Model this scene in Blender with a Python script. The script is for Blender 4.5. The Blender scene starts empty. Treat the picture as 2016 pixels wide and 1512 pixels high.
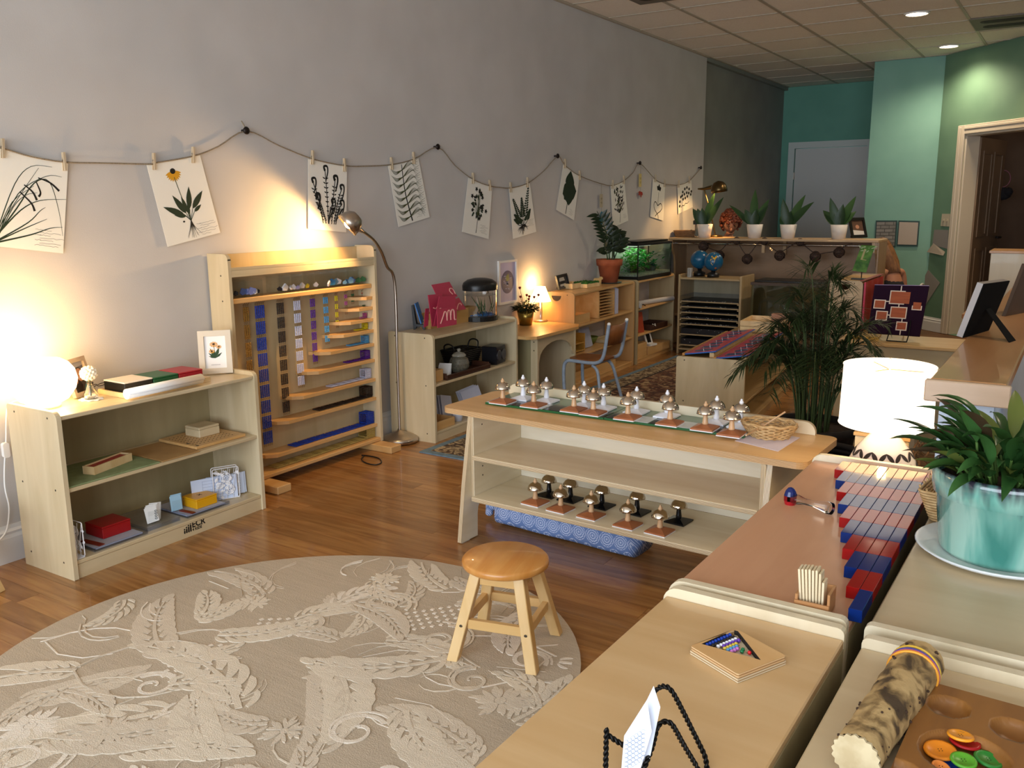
import bpy, bmesh, math, random
from math import sin, cos, pi, radians, sqrt, atan2, hypot
from mathutils import Vector, Matrix, Euler
from mathutils.geometry import tessellate_polygon
random.seed(7)
S = bpy.context.scene
COL = S.collection
# ---------------------------------------------------------------- camera
FPX, PITCH, YAW, ROLL = 1731.8, 0.1995, 0.5725, 0.00865
CP = Vector((3.5, 0.0, 1.38))
_f = Vector((-sin(YAW)*cos(PITCH), cos(YAW)*cos(PITCH), -sin(PITCH)))
_r = Vector((cos(YAW), sin(YAW), 0)); _d = _f.cross(_r)
_R = cos(ROLL)*_r + sin(ROLL)*_d; _D = -sin(ROLL)*_r + cos(ROLL)*_d
cam = bpy.data.objects.new('camera', bpy.data.cameras.new('camera')); COL.objects.link(cam)
cam.matrix_world = Matrix(((_R.x, -_D.x, -_f.x, CP.x), (_R.y, -_D.y, -_f.y, CP.y), (_R.z, -_D.z, -_f.z, CP.z), (0, 0, 0, 1)))
cam.data.sensor_width = 36; cam.data.lens = FPX*36/2016; cam.data.clip_start = .02
S.camera = cam
def hp(px, py, X=None, Y=None, Z=None):
    """a point seen in the photograph, placed on the real plane it lies on"""
    d = _R*((px-1008)/FPX) + _D*((py-756)/FPX) + _f
    a, v = (0, X) if X is not None else ((1, Y) if Y is not None else (2, Z))
    return CP + d*((v-CP[a])/d[a])
# ---------------------------------------------------------------- light and exposure
S.view_settings.view_transform = 'Standard'; S.view_settings.look = 'None'
S.view_settings.gamma = 1; S.view_settings.use_curve_mapping = False
S.view_settings.exposure = 0.0
S.cycles.transparent_max_bounces = 40; S.cycles.transmission_bounces = 12; S.cycles.max_bounces = 14; S.cycles.diffuse_bounces = 6
w = bpy.data.worlds.new('world'); S.world = w; w.use_nodes = True
w.node_tree.nodes['Background'].inputs[0].default_value = (.75, .87, 1, 1)
w.node_tree.nodes['Background'].inputs[1].default_value = 1.0
def area(name, loc, rot, sx, sy, power, col, spread=180):
    l = bpy.data.lights.new(name, 'AREA'); l.shape = 'RECTANGLE'; l.size = sx; l.size_y = sy
    l.energy = power; l.color = col; l.spread = radians(spread)
    o = bpy.data.objects.new(name, l); COL.objects.link(o); o.location = loc; o.rotation_euler = rot
    return o
def point(name, loc, power, col, r=.03):
    l = bpy.data.lights.new(name, 'POINT'); l.energy = power; l.color = col; l.shadow_soft_size = r
    o = bpy.data.objects.new(name, l); COL.objects.link(o); o.location = loc
    return o
def spot(name, loc, target, power, col, ang=80, blend=.5, r=.03):
    l = bpy.data.lights.new(name, 'SPOT'); l.energy = power; l.color = col; l.shadow_soft_size = r
    l.spot_size = radians(ang); l.spot_blend = blend
    o = bpy.data.objects.new(name, l); COL.objects.link(o); o.location = loc
    o.rotation_euler = (Vector(target)-Vector(loc)).to_track_quat('-Z', 'Y').to_euler()
    return o
# daylight through the shop window behind the camera
area('window_daylight', (3.3, -3.05, 1.5), (radians(107), 0, 0), 6.2, 2.3, 350, (.80, .89, 1.0))
WARM = (1.0, .58, .22)
# ---------------------------------------------------------------- mesh helpers
class MB:
    def __init__(s): s.v = []; s.f = []; s.m = []; s.s = []; s.M = None
    def add(s, vs, fs, mi=0, sm=False, M=None):
        b = len(s.v); M = M or s.M
        s.v += [tuple(M @ Vector(p)) if M else tuple(p) for p in vs]
        for f in fs: s.f.append([b+i for i in f]); s.m.append(mi); s.s.append(sm)
        return s
    def bx(s, x0, x1, y0, y1, z0, z1, mi=0, M=None):
        v = [(x, y, z) for z in (z0, z1) for y in (y0, y1) for x in (x0, x1)]
        return s.add(v, [(0, 2, 3, 1), (4, 5, 7, 6), (0, 1, 5, 4), (2, 6, 7, 3), (0, 4, 6, 2), (1, 3, 7, 5)], mi, False, M)
    def prism(s, poly, z0, z1, mi=0, M=None, holes=(), sm=False):
        loops = [list(poly)]+[list(h) for h in holes]
        pts = [p for l in loops for p in l]; n = len(pts)
        tri = tessellate_polygon([[Vector((p[0], p[1], 0)) for p in l] for l in loops])
        v = [(p[0], p[1], z0) for p in pts]+[(p[0], p[1], z1) for p in pts]
        f = []
        for t in tri:
            a, b, c = (pts[i] for i in t)
            if (b[0]-a[0])*(c[1]-a[1])-(b[1]-a[1])*(c[0]-a[0]) < 0: t = t[::-1]
            f.append((t[2], t[1], t[0])); f.append(tuple(i+n for i in t))
        s.add(v, f, mi, False, M)
        k = 0
        for li, l in enumerate(loops):
            ar = sum(l[i][0]*l[(i+1) % len(l)][1]-l[(i+1) % len(l)][0]*l[i][1] for i in range(len(l)))
            flip = (ar < 0) != (li > 0)
            vv = [(p[0], p[1], z) for z in (z0, z1) for p in l]; m = len(l)
            ff = [(i, (i+1) % m, m+(i+1) % m, m+i) for i in range(m)]
            if flip: ff = [q[::-1] for q in ff]
            s.add(vv, ff, mi, sm, M)
        return s
    def lathe(s, prof, n=24, mi=0, M=None, sm=True, cap=True):
        v = []; f = []
        for r, z in prof: v += [(r*cos(2*pi*i/n), r*sin(2*pi*i/n), z) for i in range(n)]
        for k in range(len(prof)-1):
            f += [(k*n+i, k*n+(i+1) % n, (k+1)*n+(i+1) % n, (k+1)*n+i) for i in range(n)]
        s.add(v, f, mi, sm, M)
        if cap:
            for k, rev in ((0, True), (len(prof)-1, False)):
                if prof[k][0] > 1e-5:
                    r, z = prof[k]; ring = [(r*cos(2*pi*i/n), r*sin(2*pi*i/n), z) for i in range(n)]
                    s.add(ring, [tuple(range(n))[::-1] if rev else tuple(range(n))], mi, False, M)
        return s
    def tube(s, pts, r, n=8, mi=0, M=None, closed=False):
        P = [Vector(p) for p in pts]; m = len(P); rr = r if isinstance(r, (list, tuple)) else [r]*m
        v = []; f = []; up = None
        for i, p in enumerate(P):
            a = P[i-1] if (i or closed) else p; b = P[(i+1) % m] if (i < m-1 or closed) else p
            t = (b-a).normalized() if (b-a).length > 1e-9 else Vector((0, 0, 1))
            if up is None:
                up = t.orthogonal().normalized()
            else:
                up = (up-t*up.dot(t)); up = up.normalized() if up.length > 1e-6 else t.orthogonal().normalized()
            sd = t.cross(up)
            v += [tuple(p+(up*cos(2*pi*k/n)+sd*sin(2*pi*k/n))*rr[i]) for k in range(n)]
        for i in range(m if closed else m-1):
            j = (i+1) % m
            f += [(i*n+k, i*n+(k+1) % n, j*n+(k+1) % n, j*n+k) for k in range(n)]
        s.add(v, f, mi, True, M)
        if not closed:
            s.add(v[:n], [tuple(range(n))[::-1]], mi, False, M); s.add(v[-n:], [tuple(range(n))], mi, False, M)
        return s
    def ball(s, c, r, n=12, mi=0, M=None, sq=(1, 1, 1)):
        h = n//2; v = [(0, 0, -1)]; f = []
        for k in range(1, h):
            a = pi*k/h-pi/2
            v += [(cos(a)*cos(2*pi*i/n), cos(a)*sin(2*pi*i/n), sin(a)) for i in range(n)]
        v.append((0, 0, 1)); L = len(v)-1
        for i in range(n): f.append((0, 1+(i+1) % n, 1+i))
        for k in range(h-2): f += [(1+k*n+i, 1+k*n+(i+1) % n, 1+(k+1)*n+(i+1) % n, 1+(k+1)*n+i) for i in range(n)]
        for i in range(n): f.append((1+(h-2)*n+i, 1+(h-2)*n+(i+1) % n, L))
        v = [(c[0]+p[0]*r*sq[0], c[1]+p[1]*r*sq[1], c[2]+p[2]*r*sq[2]) for p in v]
        return s.add(v, f, mi, True, M)
    def quad(s, a, b, c, d, mi=0): return s.add([a, b, c, d], [(0, 1, 2, 3)], mi)
    def slab(s, c4, n, t, mi=0):
        """four corners given an outward normal n and thickness t"""
        n = Vector(n).normalized()*t; a = [Vector(p) for p in c4]; b = [p+n for p in a]
        return s.add(a+b, [(3, 2, 1, 0), (4, 5, 6, 7)]+[(i, (i+1) % 4, 4+(i+1) % 4, 4+i) for i in range(4)], mi)
    def leaf(s, base, d, up, L, W, bend=.3, n=6, mi=0, fold=.15, sharp=1.0):
        base = Vector(base); d = Vector(d).normalized(); up = Vector(up)
        up = (up-d*up.dot(d)).normalized(); sd = d.cross(up)
        v = []; f = []
        for i in range(n+1):
            t = i/n; a = bend*t
            c = base+d*(L*sin(a)/bend if abs(bend) > 1e-4 else L*t)-up*(L*(1-cos(a))/bend if abs(bend) > 1e-4 else 0)
            wv = W*.5*(sin(pi*min(1, t**.75))**sharp+.04)*(1 if i < n else 0)
            uu = up*cos(a)+d*sin(a)
            v += [tuple(c-sd*wv+uu*wv*fold*2), tuple(c), tuple(c+sd*wv+uu*wv*fold*2)]
        for i in range(n):
            q = i*3
            f += [(q, q+1, q+4, q+3), (q+1, q+2, q+5, q+4)]
        return s.add(v, f, mi, True)
def rt(x=0, y=0, z=0, rz=0, rx=0, ry=0):
    return Matrix.Translation((x, y, z)) @ Euler((rx, ry, rz)).to_matrix().to_4x4()
def build(name, mb, mats, parent=None, W=False, bev=0, kind=None, segs=1):
    me = bpy.data.meshes.new(name)
    vs = mb.v
    if parent is not None and W:
        inv = (Matrix.Translation(parent.location) @ parent.rotation_euler.to_matrix().to_4x4()).inverted()
        vs = [tuple(inv @ Vector(p)) for p in vs]
    me.from_pydata(vs, [], mb.f); me.update()
    me.polygons.foreach_set('use_smooth', mb.s); me.polygons.foreach_set('material_index', mb.m)
    for m in (mats if isinstance(mats, (list, tuple)) else [mats]): me.materials.append(m)
    o = bpy.data.objects.new(name, me); COL.objects.link(o)
    if parent is not None: o.parent = parent
    if bev:
        b = o.modifiers.new('bevel', 'BEVEL'); b.width = bev; b.segments = segs; b.limit_method = 'ANGLE'; b.angle_limit = radians(50)
    if kind: o['kind'] = kind
    return o
def tag(o, label, cat, group=None):
    o['label'] = label; o['category'] = cat
    if group: o['group'] = group
    return o
def thing(name, label, cat, loc=(0, 0, 0), rz=0, group=None):
    o = bpy.data.objects.new(name, None); COL.objects.link(o); o.empty_display_size = .05
    o.location = loc; o.rotation_euler = (0, 0, rz)
    return tag(o, label, cat, group)
def solo(name, mb, mats, label, cat, loc=(0, 0, 0), rz=0, group=None, bev=0, W=False):
    o = build(name, mb, mats, None, bev=bev)
    if W:
        L = Vector(loc); o.data.transform(Matrix.Translation(-L))
    o.location = loc; o.rotation_euler = (0, 0, rz)
    return tag(o, label, cat, group)
def struct(name, mb, mats, parent=None, bev=0):
    o = build(name, mb, mats, parent, bev=bev)
    if parent is None: o['kind'] = 'structure'
    return o
def dup(root, loc, rz=None, label=None, group=None):
    r = root.copy(); COL.objects.link(r); r.location = loc
    if rz is not None: r.rotation_euler = (0, 0, rz)
    if label: r['label'] = label
    if group: r['group'] = group
    for ch in list(root.children):
        c = ch.copy(); COL.objects.link(c); c.parent = r
        for g in list(ch.children):
            d = g.copy(); COL.objects.link(d); d.parent = c
    return r
def arc(cx, cy, r, a0, a1, n): return [(cx+r*cos(radians(a0+(a1-a0)*i/n)), cy+r*sin(radians(a0+(a1-a0)*i/n))) for i in range(n+1)]
def rrect(x0, x1, y0, y1, r, n=4):
    return arc(x1-r, y1-r, r, 0, 90, n)+arc(x0+r, y1-r, r, 90, 180, n)+arc(x0+r, y0+r, r, 180, 270, n)+arc(x1-r, y0+r, r, 270, 360, n)
def bez(p0, p1, p2, n=8):
    return [Vector(p0)*(1-t)**2+Vector(p1)*2*t*(1-t)+Vector(p2)*t*t for t in (i/n for i in range(n+1))]
def smoothpath(P, n=6):
    P = [Vector(p) for p in P]; out = []
    for i in range(len(P)-1):
        a = P[max(i-1, 0)]; b = P[i]; c = P[i+1]; d = P[min(i+2, len(P)-1)]
        for k in range(n):
            t = k/n
            out.append(.5*((2*b)+(c-a)*t+(2*a-5*b+4*c-d)*t*t+(3*b-a-3*c+d)*t**3))
    return out+[P[-1]]
YZ = Matrix(((0, 0, 1, 0), (1, 0, 0, 0), (0, 1, 0, 0), (0, 0, 0, 1)))   # prism (u,v,w) -> (w,u,v): profile in y,z extruded along x
XZ = Matrix(((1, 0, 0, 0), (0, 0, -1, 0), (0, 1, 0, 0), (0, 0, 0, 1)))  # profile in x,z extruded along -y
# ---------------------------------------------------------------- materials
def lin(h):
    h = h.lstrip('#'); c = [int(h[i:i+2], 16)/255 for i in (0, 2, 4)]
    return tuple(x/12.92 if x <= .04045 else ((x+.055)/1.055)**2.4 for x in c)+(1,)
_mats = {}
def mat(name, col, rough=.5, metal=0, spec=.5, trans=0, emit=None, es=0, ior=1.45, alpha=1, coat=0, sheen=0):
    if name in _mats: return _mats[name]
    m = bpy.data.materials.new(name); m.use_nodes = True; _mats[name] = m
    b = m.node_tree.nodes['Principled BSDF']; I = b.inputs
    c = lin(col) if isinstance(col, str) else tuple(col)+((1,) if len(col) == 3 else ())
    I['Base Color'].default_value = c; I['Roughness'].default_value = rough; I['Metallic'].default_value = metal
    I['Specular IOR Level'].default_value = spec; I['Transmission Weight'].default_value = trans; I['IOR'].default_value = ior
    I['Alpha'].default_value = alpha; I['Coat Weight'].default_value = coat; I['Sheen Weight'].default_value = sheen
    if emit: I['Emission Color'].default_value = lin(emit); I['Emission Strength'].default_value = es
    return m
def nodes(m): return m.node_tree.nodes, m.node_tree.links, m.node_tree.nodes['Principled BSDF']
def noisy(name, c1, c2, scale=(1, 1, 1), sc=5.0, detail=4, rough=.5, bump=0, bscale=None, lo=.35, hi=.65, dist=0, rnd=0, metal=0, spec=.5, coat=0, c3=None):
    """two colours mixed by stretched noise in object space; rnd: per object brightness change"""
    if name in _mats: return _mats[name]
    m = mat(name, c1, rough, metal, spec, coat=coat); N, L, b = nodes(m)
    tc = N.new('ShaderNodeTexCoord'); mp = N.new('ShaderNodeMapping'); mp.inputs['Scale'].default_value = scale
    nz = N.new('ShaderNodeTexNoise'); nz.inputs['Scale'].default_value = sc; nz.inputs['Detail'].default_value = detail
    nz.inputs['Distortion'].default_value = dist
    oi = N.new('ShaderNodeObjectInfo'); va = N.new('ShaderNodeVectorMath'); va.operation = 'ADD'
    L.new(tc.outputs['Object'], va.inputs[0]); sc_ = N.new('ShaderNodeVectorMath'); sc_.operation = 'SCALE'
    cb = N.new('ShaderNodeCombineXYZ'); L.new(oi.outputs['Random'], cb.inputs[0]); L.new(oi.outputs['Random'], cb.inputs[1]); L.new(oi.outputs['Random'], cb.inputs[2])
    L.new(cb.outputs[0], sc_.inputs[0]); sc_.inputs['Scale'].default_value = 17.0; L.new(sc_.outputs[0], va.inputs[1])
    L.new(va.outputs[0], mp.inputs['Vector']); L.new(mp.outputs[0], nz.inputs['Vector'])
    cr = N.new('ShaderNodeValToRGB'); e = cr.color_ramp.elements
    e[0].position = lo; e[0].color = lin(c1); e[1].position = hi; e[1].color = lin(c2)
    if c3:
        q = e.new((lo+hi)/2); q.color = lin(c3)
    L.new(nz.outputs['Fac'], cr.inputs[0]); out = cr.outputs[0]
    if rnd:
        mr = N.new('ShaderNodeMapRange'); mr.inputs['To Min'].default_value = 1-rnd; mr.inputs['To Max'].default_value = 1+rnd
        L.new(oi.outputs['Random'], mr.inputs['Value']); hs = N.new('ShaderNodeHueSaturation')
        L.new(mr.outputs[0], hs.inputs['Value']); L.new(out, hs.inputs['Color']); out = hs.outputs[0]
    L.new(out, b.inputs['Base Color'])
    if bump:
        n2 = nz
        if bscale:
            n2 = N.new('ShaderNodeTexNoise'); n2.inputs['Scale'].default_value = bscale; n2.inputs['Detail'].default_value = 3
            L.new(tc.outputs['Object'], n2.inputs['Vector'])
        bp = N.new('ShaderNodeBump'); bp.inputs['Strength'].default_value = bump; bp.inputs['Distance'].default_value = .01
        L.new(n2.outputs['Fac'], bp.inputs['Height']); L.new(bp.outputs[0], b.inputs['Normal'])
    return m
def birch(name, c1='#c9b184', c2='#d9c499', ax=1, rough=.38, coat=.15, rnd=.03):
    s = [9, 9, 9]; s[ax] = 1.1
    return noisy(name, c1, c2, tuple(s), 1.6, 5, rough, 0, None, .3, .7, .6, rnd, coat=coat)
BIR = birch('birch_y', '#c5b18a', '#d4c29e'); BIRX = birch('birch_x', ax=0); BIRZ = birch('birch_z', '#c3b08a', '#d3c29f', ax=2)
BIRW = birch('birch_warm', '#c99a5c', '#d8b078', 1); BIRWX = birch('birch_warm_x', '#cfa468', '#dcb882', 0)
PINE = birch('pine', '#d6b27c', '#e6cb9a', 2, .45); BEECH = birch('beech', '#c79470', '#d2a17c', 1, .35)
EDGE = birch('pale_edge', '#d9c9a6', '#e6dabd', 1, .5)
def plymat(name, base, c_dark, c_light, axis, pitch=.0044):
    """birch ply: veneer on the faces, thin laminations on the cut edges"""
    m = bpy.data.materials.new(name); m.use_nodes = True; N, L, b = nodes(m)
    src = base.node_tree.nodes
    tc = N.new('ShaderNodeTexCoord'); sp = N.new('ShaderNodeSeparateXYZ'); L.new(tc.outputs['Object'], sp.inputs[0])
    mm = N.new('ShaderNodeMath'); mm.operation = 'MULTIPLY'; mm.inputs[1].default_value = 2*pi/pitch/1.0; L.new(sp.outputs[axis], mm.inputs[0])
    sn = N.new('ShaderNodeMath'); sn.operation = 'SINE'; L.new(mm.outputs[0], sn.inputs[0])
    cr = N.new('ShaderNodeValToRGB'); cr.color_ramp.elements[0].position = .35; cr.color_ramp.elements[0].color = lin(c_dark)
    cr.color_ramp.elements[1].position = .6; cr.color_ramp.elements[1].color = lin(c_light); L.new(sn.outputs[0], cr.inputs[0])
    tn = N.new('ShaderNodeSeparateXYZ'); L.new(tc.outputs['Normal'], tn.inputs[0])
    ab = N.new('ShaderNodeMath'); ab.operation = 'ABSOLUTE'; L.new(tn.outputs[axis], ab.inputs[0])
    gt = N.new('ShaderNodeMath'); gt.operation = 'GREATER_THAN'; gt.inputs[1].default_value = .6; L.new(ab.outputs[0], gt.inputs[0])
    nz = N.new('ShaderNodeTexNoise'); mp = N.new('ShaderNodeMapping'); s = [9, 9, 9]; s[0 if axis != 0 else 1] = 1.2; mp.inputs['Scale'].default_value = s
    L.new(tc.outputs['Object'], mp.inputs[0]); L.new(mp.outputs[0], nz.inputs['Vector']); nz.inputs['Scale'].default_value = 1.6; nz.inputs['Distortion'].default_value = .6
    c2 = N.new('ShaderNodeValToRGB'); e0 = src['Color Ramp'].color_ramp.elements
    for i in (0, 1): c2.color_ramp.elements[i].color = tuple(e0[i].color); c2.color_ramp.elements[i].position = e0[i].position
    L.new(nz.outputs['Fac'], c2.inputs[0])
    mx = N.new('ShaderNodeMix'); mx.data_type = 'RGBA'; L.new(gt.outputs[0], mx.inputs['Factor'])
    L.new(cr.outputs[0], mx.inputs['A']); L.new(c2.outputs[0], mx.inputs['B']); L.new(mx.outputs['Result'], b.inputs['Base Color'])
    b.inputs['Roughness'].default_value = .4; b.inputs['Coat Weight'].default_value = .1
    return m
PLY = plymat('ply_light_z', birch('ply_face', '#d8c6a2', '#e6d9bb', 0), '#a88d68', '#e2d3b4', 2)
PLYW = plymat('ply_warm_z', birch('ply_face_w', '#d3a468', '#e0b880', 0), '#a87f52', '#e0c092', 2)
PLYX = plymat('ply_light_x', birch('ply_face_x', '#d4c3a0', '#e2d5b8', 1), '#a88d68', '#e2d3b4', 0)
PLYY = plymat('ply_light_y', birch('ply_face_y', '#dccdac', '#e8dcc2', 0), '#a88d68', '#e2d3b4', 1)
WHITE = mat('white_paint', '#e8e6e0', .45); PAPER = mat('white_paper', '#f2f1ee', .8); CREAM = mat('cream_paper', '#efece0', .8)
BLACK = mat('black_plastic', '#121212', .35); BLACKM = mat('black_metal', '#161412', .4, .6); CHROME = mat('chrome', '#d8d8d8', .12, 1)
STEEL = mat('brushed_steel', '#b8aea2', .28, 1); BRASS = mat('brass', '#b0894a', .3, 1); GLASS = mat('clear_glass', '#ffffff', .02, trans=1, ior=1.45)
DARKW = mat('dark_screw', '#4a4033', .5, .5)
SOIL = noisy('soil', '#2a1d12', '#3d2b1c', (1, 1, 1), 60, 3, .95); RED = mat('red_paint', '#a3161a', .3); BLUE = mat('blue_paint', '#123f8a', .28)
YELLOW = mat('yellow_paint', '#e2a512', .35); GREEN = mat('green_paint', '#1f5a33', .35); PINK = mat('pink_board', '#b3344f', .5)
def thin(name, tint, gl=.08, rough=.03):
    m = mat(name, tint, rough); N, L, b = nodes(m); t = N.new('ShaderNodeBsdfTransparent'); t.inputs[0].default_value = lin(tint); g = N.new('ShaderNodeBsdfGlossy'); g.inputs['Roughness'].default_value = rough
    mx = N.new('ShaderNodeMixShader'); mx.inputs[0].default_value = gl; L.new(t.outputs[0], mx.inputs[1]); L.new(g.outputs[0], mx.inputs[2]); L.new(mx.outputs[0], N['Material Output'].inputs['Surface']); return m
ACRYL = thin('clear_acrylic', '#fbfcfc', .025); PANE = thin('glass_pane', '#e9f0ec', .07)
def trimat(name, c, rough=.6, tr=.35):
    m = mat(name, c, rough); N, L, b = nodes(m)
    t = N.new('ShaderNodeBsdfTranslucent'); t.inputs[0].default_value = lin(c); mx = N.new('ShaderNodeMixShader'); mx.inputs[0].default_value = tr
    o = N['Material Output']; L.new(b.outputs[0], mx.inputs[1]); L.new(t.outputs[0], mx.inputs[2]); L.new(mx.outputs[0], o.inputs['Surface'])
    return m
# ================================================================ THE SETTING
CZ = 2.89
WALLG = noisy('wall_grey_paint', '#c3bfba', '#cac6c1', (1, 1, 1), 3, 2, .75, .05, 180)
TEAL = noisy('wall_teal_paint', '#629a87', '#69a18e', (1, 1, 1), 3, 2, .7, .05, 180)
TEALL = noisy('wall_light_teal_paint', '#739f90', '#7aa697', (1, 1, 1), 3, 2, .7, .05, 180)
GRN = noisy('wall_green_paint', '#5f8068', '#67886f', (1, 1, 1), 3, 2, .7, .05, 180)
BLUEW = noisy('half_wall_paint', '#b9c6d6', '#c0cddb', (1, 1, 1), 3, 2, .65)
YB, YC = 12.25, 10.65
struct('wall_left', MB().bx(-.3, 0, -3.2, 9.24, 0, CZ), WALLG)
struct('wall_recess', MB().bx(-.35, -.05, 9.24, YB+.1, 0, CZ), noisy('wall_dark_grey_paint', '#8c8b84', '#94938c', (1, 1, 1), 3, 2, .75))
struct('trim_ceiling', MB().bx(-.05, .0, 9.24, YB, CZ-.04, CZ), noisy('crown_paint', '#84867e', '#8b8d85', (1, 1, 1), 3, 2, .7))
mb = MB(); mb.prism([(-.35, 0), (1.45, 0), (1.45, CZ), (-.35, CZ)], -.15, 0, 0, Matrix.Translation((0, YB, 0)) @ XZ, holes=[[(.13, 0.001), (1.05, 0.001), (1.05, 2.1), (.13, 2.1)]])
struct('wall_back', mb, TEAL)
dt = MB()
dt.bx(.05, .13, YB-.025, YB, 0, 2.18).bx(1.05, 1.13, YB-.025, YB, 0, 2.18).bx(.13, 1.05, YB-.025, YB, 2.1, 2.18)
d1 = struct('door_1', MB().bx(.135, 1.045, YB+.02, YB+.06, .005, 2.095), mat('door_white', '#c8c8c4', .4))
build('door_frame', dt, mat('door_trim', '#c3cbc6', .4), d1)
build('hinge', MB().bx(.128, .142, YB-.012, YB+.02, 1.7, 1.79), STEEL, d1); build('hinge', MB().bx(.128, .142, YB-.012, YB+.02, .9, .99), STEEL, d1)
build('door_knob', MB().lathe([(0, 0), (.03, .005), (.03, .02), (.015, .03), (.028, .05), (.02, .065), (0, .068)], 12, 0, rt(.97, YB+.02, 1.0, 0, pi/2)), BRASS, d1)
XC0, XC1 = 1.385, 2.091
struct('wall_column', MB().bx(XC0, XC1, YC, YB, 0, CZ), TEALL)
# slanting wall with a doorway
P0 = Vector((XC1, YC-.02)); U = Vector((.75, -.76)).normalized(); NW = Vector((-U.y, U.x))  # NW points behind the wall
SL = Matrix(((U.x, 0, NW.x, P0.x), (U.y, 0, NW.y, P0.y), (0, 1, 0, 0), (0, 0, 0, 1)))      # (along, up, behind)
def slant(px, py):
    d = _R*((px-1008)/FPX) + _D*((py-756)/FPX) + _f; n = Vector((NW.x, NW.y))
    t = (P0-CP.xy).dot(n)/d.xy.dot(n); p = CP+d*t
    return (p.xy-P0).dot(U), p.z
s0 = slant(1878, 380)[0]; ztop = slant(1889.6, 248)[1]
so0, so1 = s0+.1, s0+1.35
struct('wall_right', MB().prism([(0, 0), (4.2, 0), (4.2, CZ), (0, CZ)], 0, .14, 0, SL, holes=[[(so0, .001), (so1, .001), (so1, ztop-.09), (so0, ztop-.09)]]), GRN)
fr = MB()
for a, b_, c, d_ in ((s0, so0, 0, ztop), (so1, so1+.1, 0, ztop), (so0, so1, ztop-.09, ztop)):
    fr.bx(a, b_, c, d_, -.022, 0, 0, SL)
    if d_-c > 1: fr.bx(a+.02, b_-.045, c, d_-.02, -.03, -.022, 0, SL)
    else: fr.bx(a, b_, c+.045, d_-.02, -.03, -.022, 0, SL)
fr.bx(so0-.004, so0+.02, 0, ztop-.09, 0, .16, 0, SL).bx(so1-.02, so1+.004, 0, ztop-.09, 0, .16, 0, SL).bx(so0, so1, ztop-.11, ztop-.086, 0, .16, 0, SL)
struct('trim_doorway', fr, mat('doorway_trim', '#c9bda9', .4), bev=.004)
bbm = mat('baseboard_white', '#dcdcda', .4)
def baseboard(name, M, L):
    b = MB(); b.prism([(0, 0), (.016, 0), (.016, .1), (.012, .115), (.014, .125), (.006, .135), (.004, .15), (0, .15)], 0, L, 0, M)
    return struct(name, b, bbm)
baseboard('baseboard_left', Matrix(((1, 0, 0, 0), (0, 0, 1, -3.2), (0, 1, 0, 0), (0, 0, 0, 1))), 12.4)
baseboard('baseboard_right', SL @ Matrix(((0, 0, 1, 0), (0, 1, 0, 0), (-1, 0, 0, 0), (0, 0, 0, 1))), s0)
# dark room behind the doorway
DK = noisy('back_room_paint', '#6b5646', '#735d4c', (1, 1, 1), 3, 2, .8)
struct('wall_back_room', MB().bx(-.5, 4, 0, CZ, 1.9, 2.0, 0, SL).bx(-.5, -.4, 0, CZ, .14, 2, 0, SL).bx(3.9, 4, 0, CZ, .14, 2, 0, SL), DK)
q_ = SL @ Vector((1.2, 2.7, 1.0)); point('back_room_fill', q_, 5, (1, .72, .45), .15)  # added fill with no fixture, lifts the unlit walls behind the doorway
def panel_door(name, M, m, knob=True):
    d = struct(name, MB().bx(0, .8, 0.01, 2.03, 0, .04, 0, M), m)
    for a, b_ in ((.09, .37), (.43, .71)):
        for c, e in ((.2, .9), (1.02, 1.9)):
            f = MB(); f.prism([(a, c), (b_, c), (b_, e), (a, e)], -.008, 0, 0, M, holes=[[(a+.03, c+.03), (b_-.03, c+.03), (b_-.03, e-.03), (a+.03, e-.03)]]); build('panel_moulding', f, m, d)
    build('door_lever', MB().tube([(.73, 1, 0), (.73, 1, -.05), (.62, 1, -.05)], .012, 8, 0, M), BLACKM, d)
    return d
BRD = noisy('brown_door', '#75604c', '#806a55', (1, 1, 1), 3, 2, .5)
panel_door('door_2', SL @ rt(so0+.03, 0, .17, 0) @ Euler((0, -radians(123), 0)).to_matrix().to_4x4(), BRD)
# floor slab and laminate planks
struct_floor = struct('floor', MB().bx(-.35, 7.6, -3.2, 14, -.1, -.004), noisy('floor_base', '#5a3b20', '#6b4828', (1, 1, 1), 5, 2, .5))
FLR = noisy('laminate_plank', '#83552b', '#a87a45', (1.2, 14, 1), 2.2, 6, .27, .02, None, .3, .7, .8, .17, coat=.25)
random.seed(3)
y = .45; cnt = 0
while cnt < 298 and y < 8.4:
    wd = .088; x = -.0-random.random()*.9
    xe = 2.95 if y > 1.0 else 2.75
    while x < xe and cnt < 298:
        L = random.uniform(.95, 1.3); a, b_ = max(x, 0.0), min(x+L, 3.3)
        if b_-a > .05:
            m_ = MB().bx(a+.0006, b_-.0006, y+.0005, y+wd-.0005, -.006, 0)
            build('plank', m_, FLR, struct_floor); cnt += 1
        x += L
    y += wd
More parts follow.
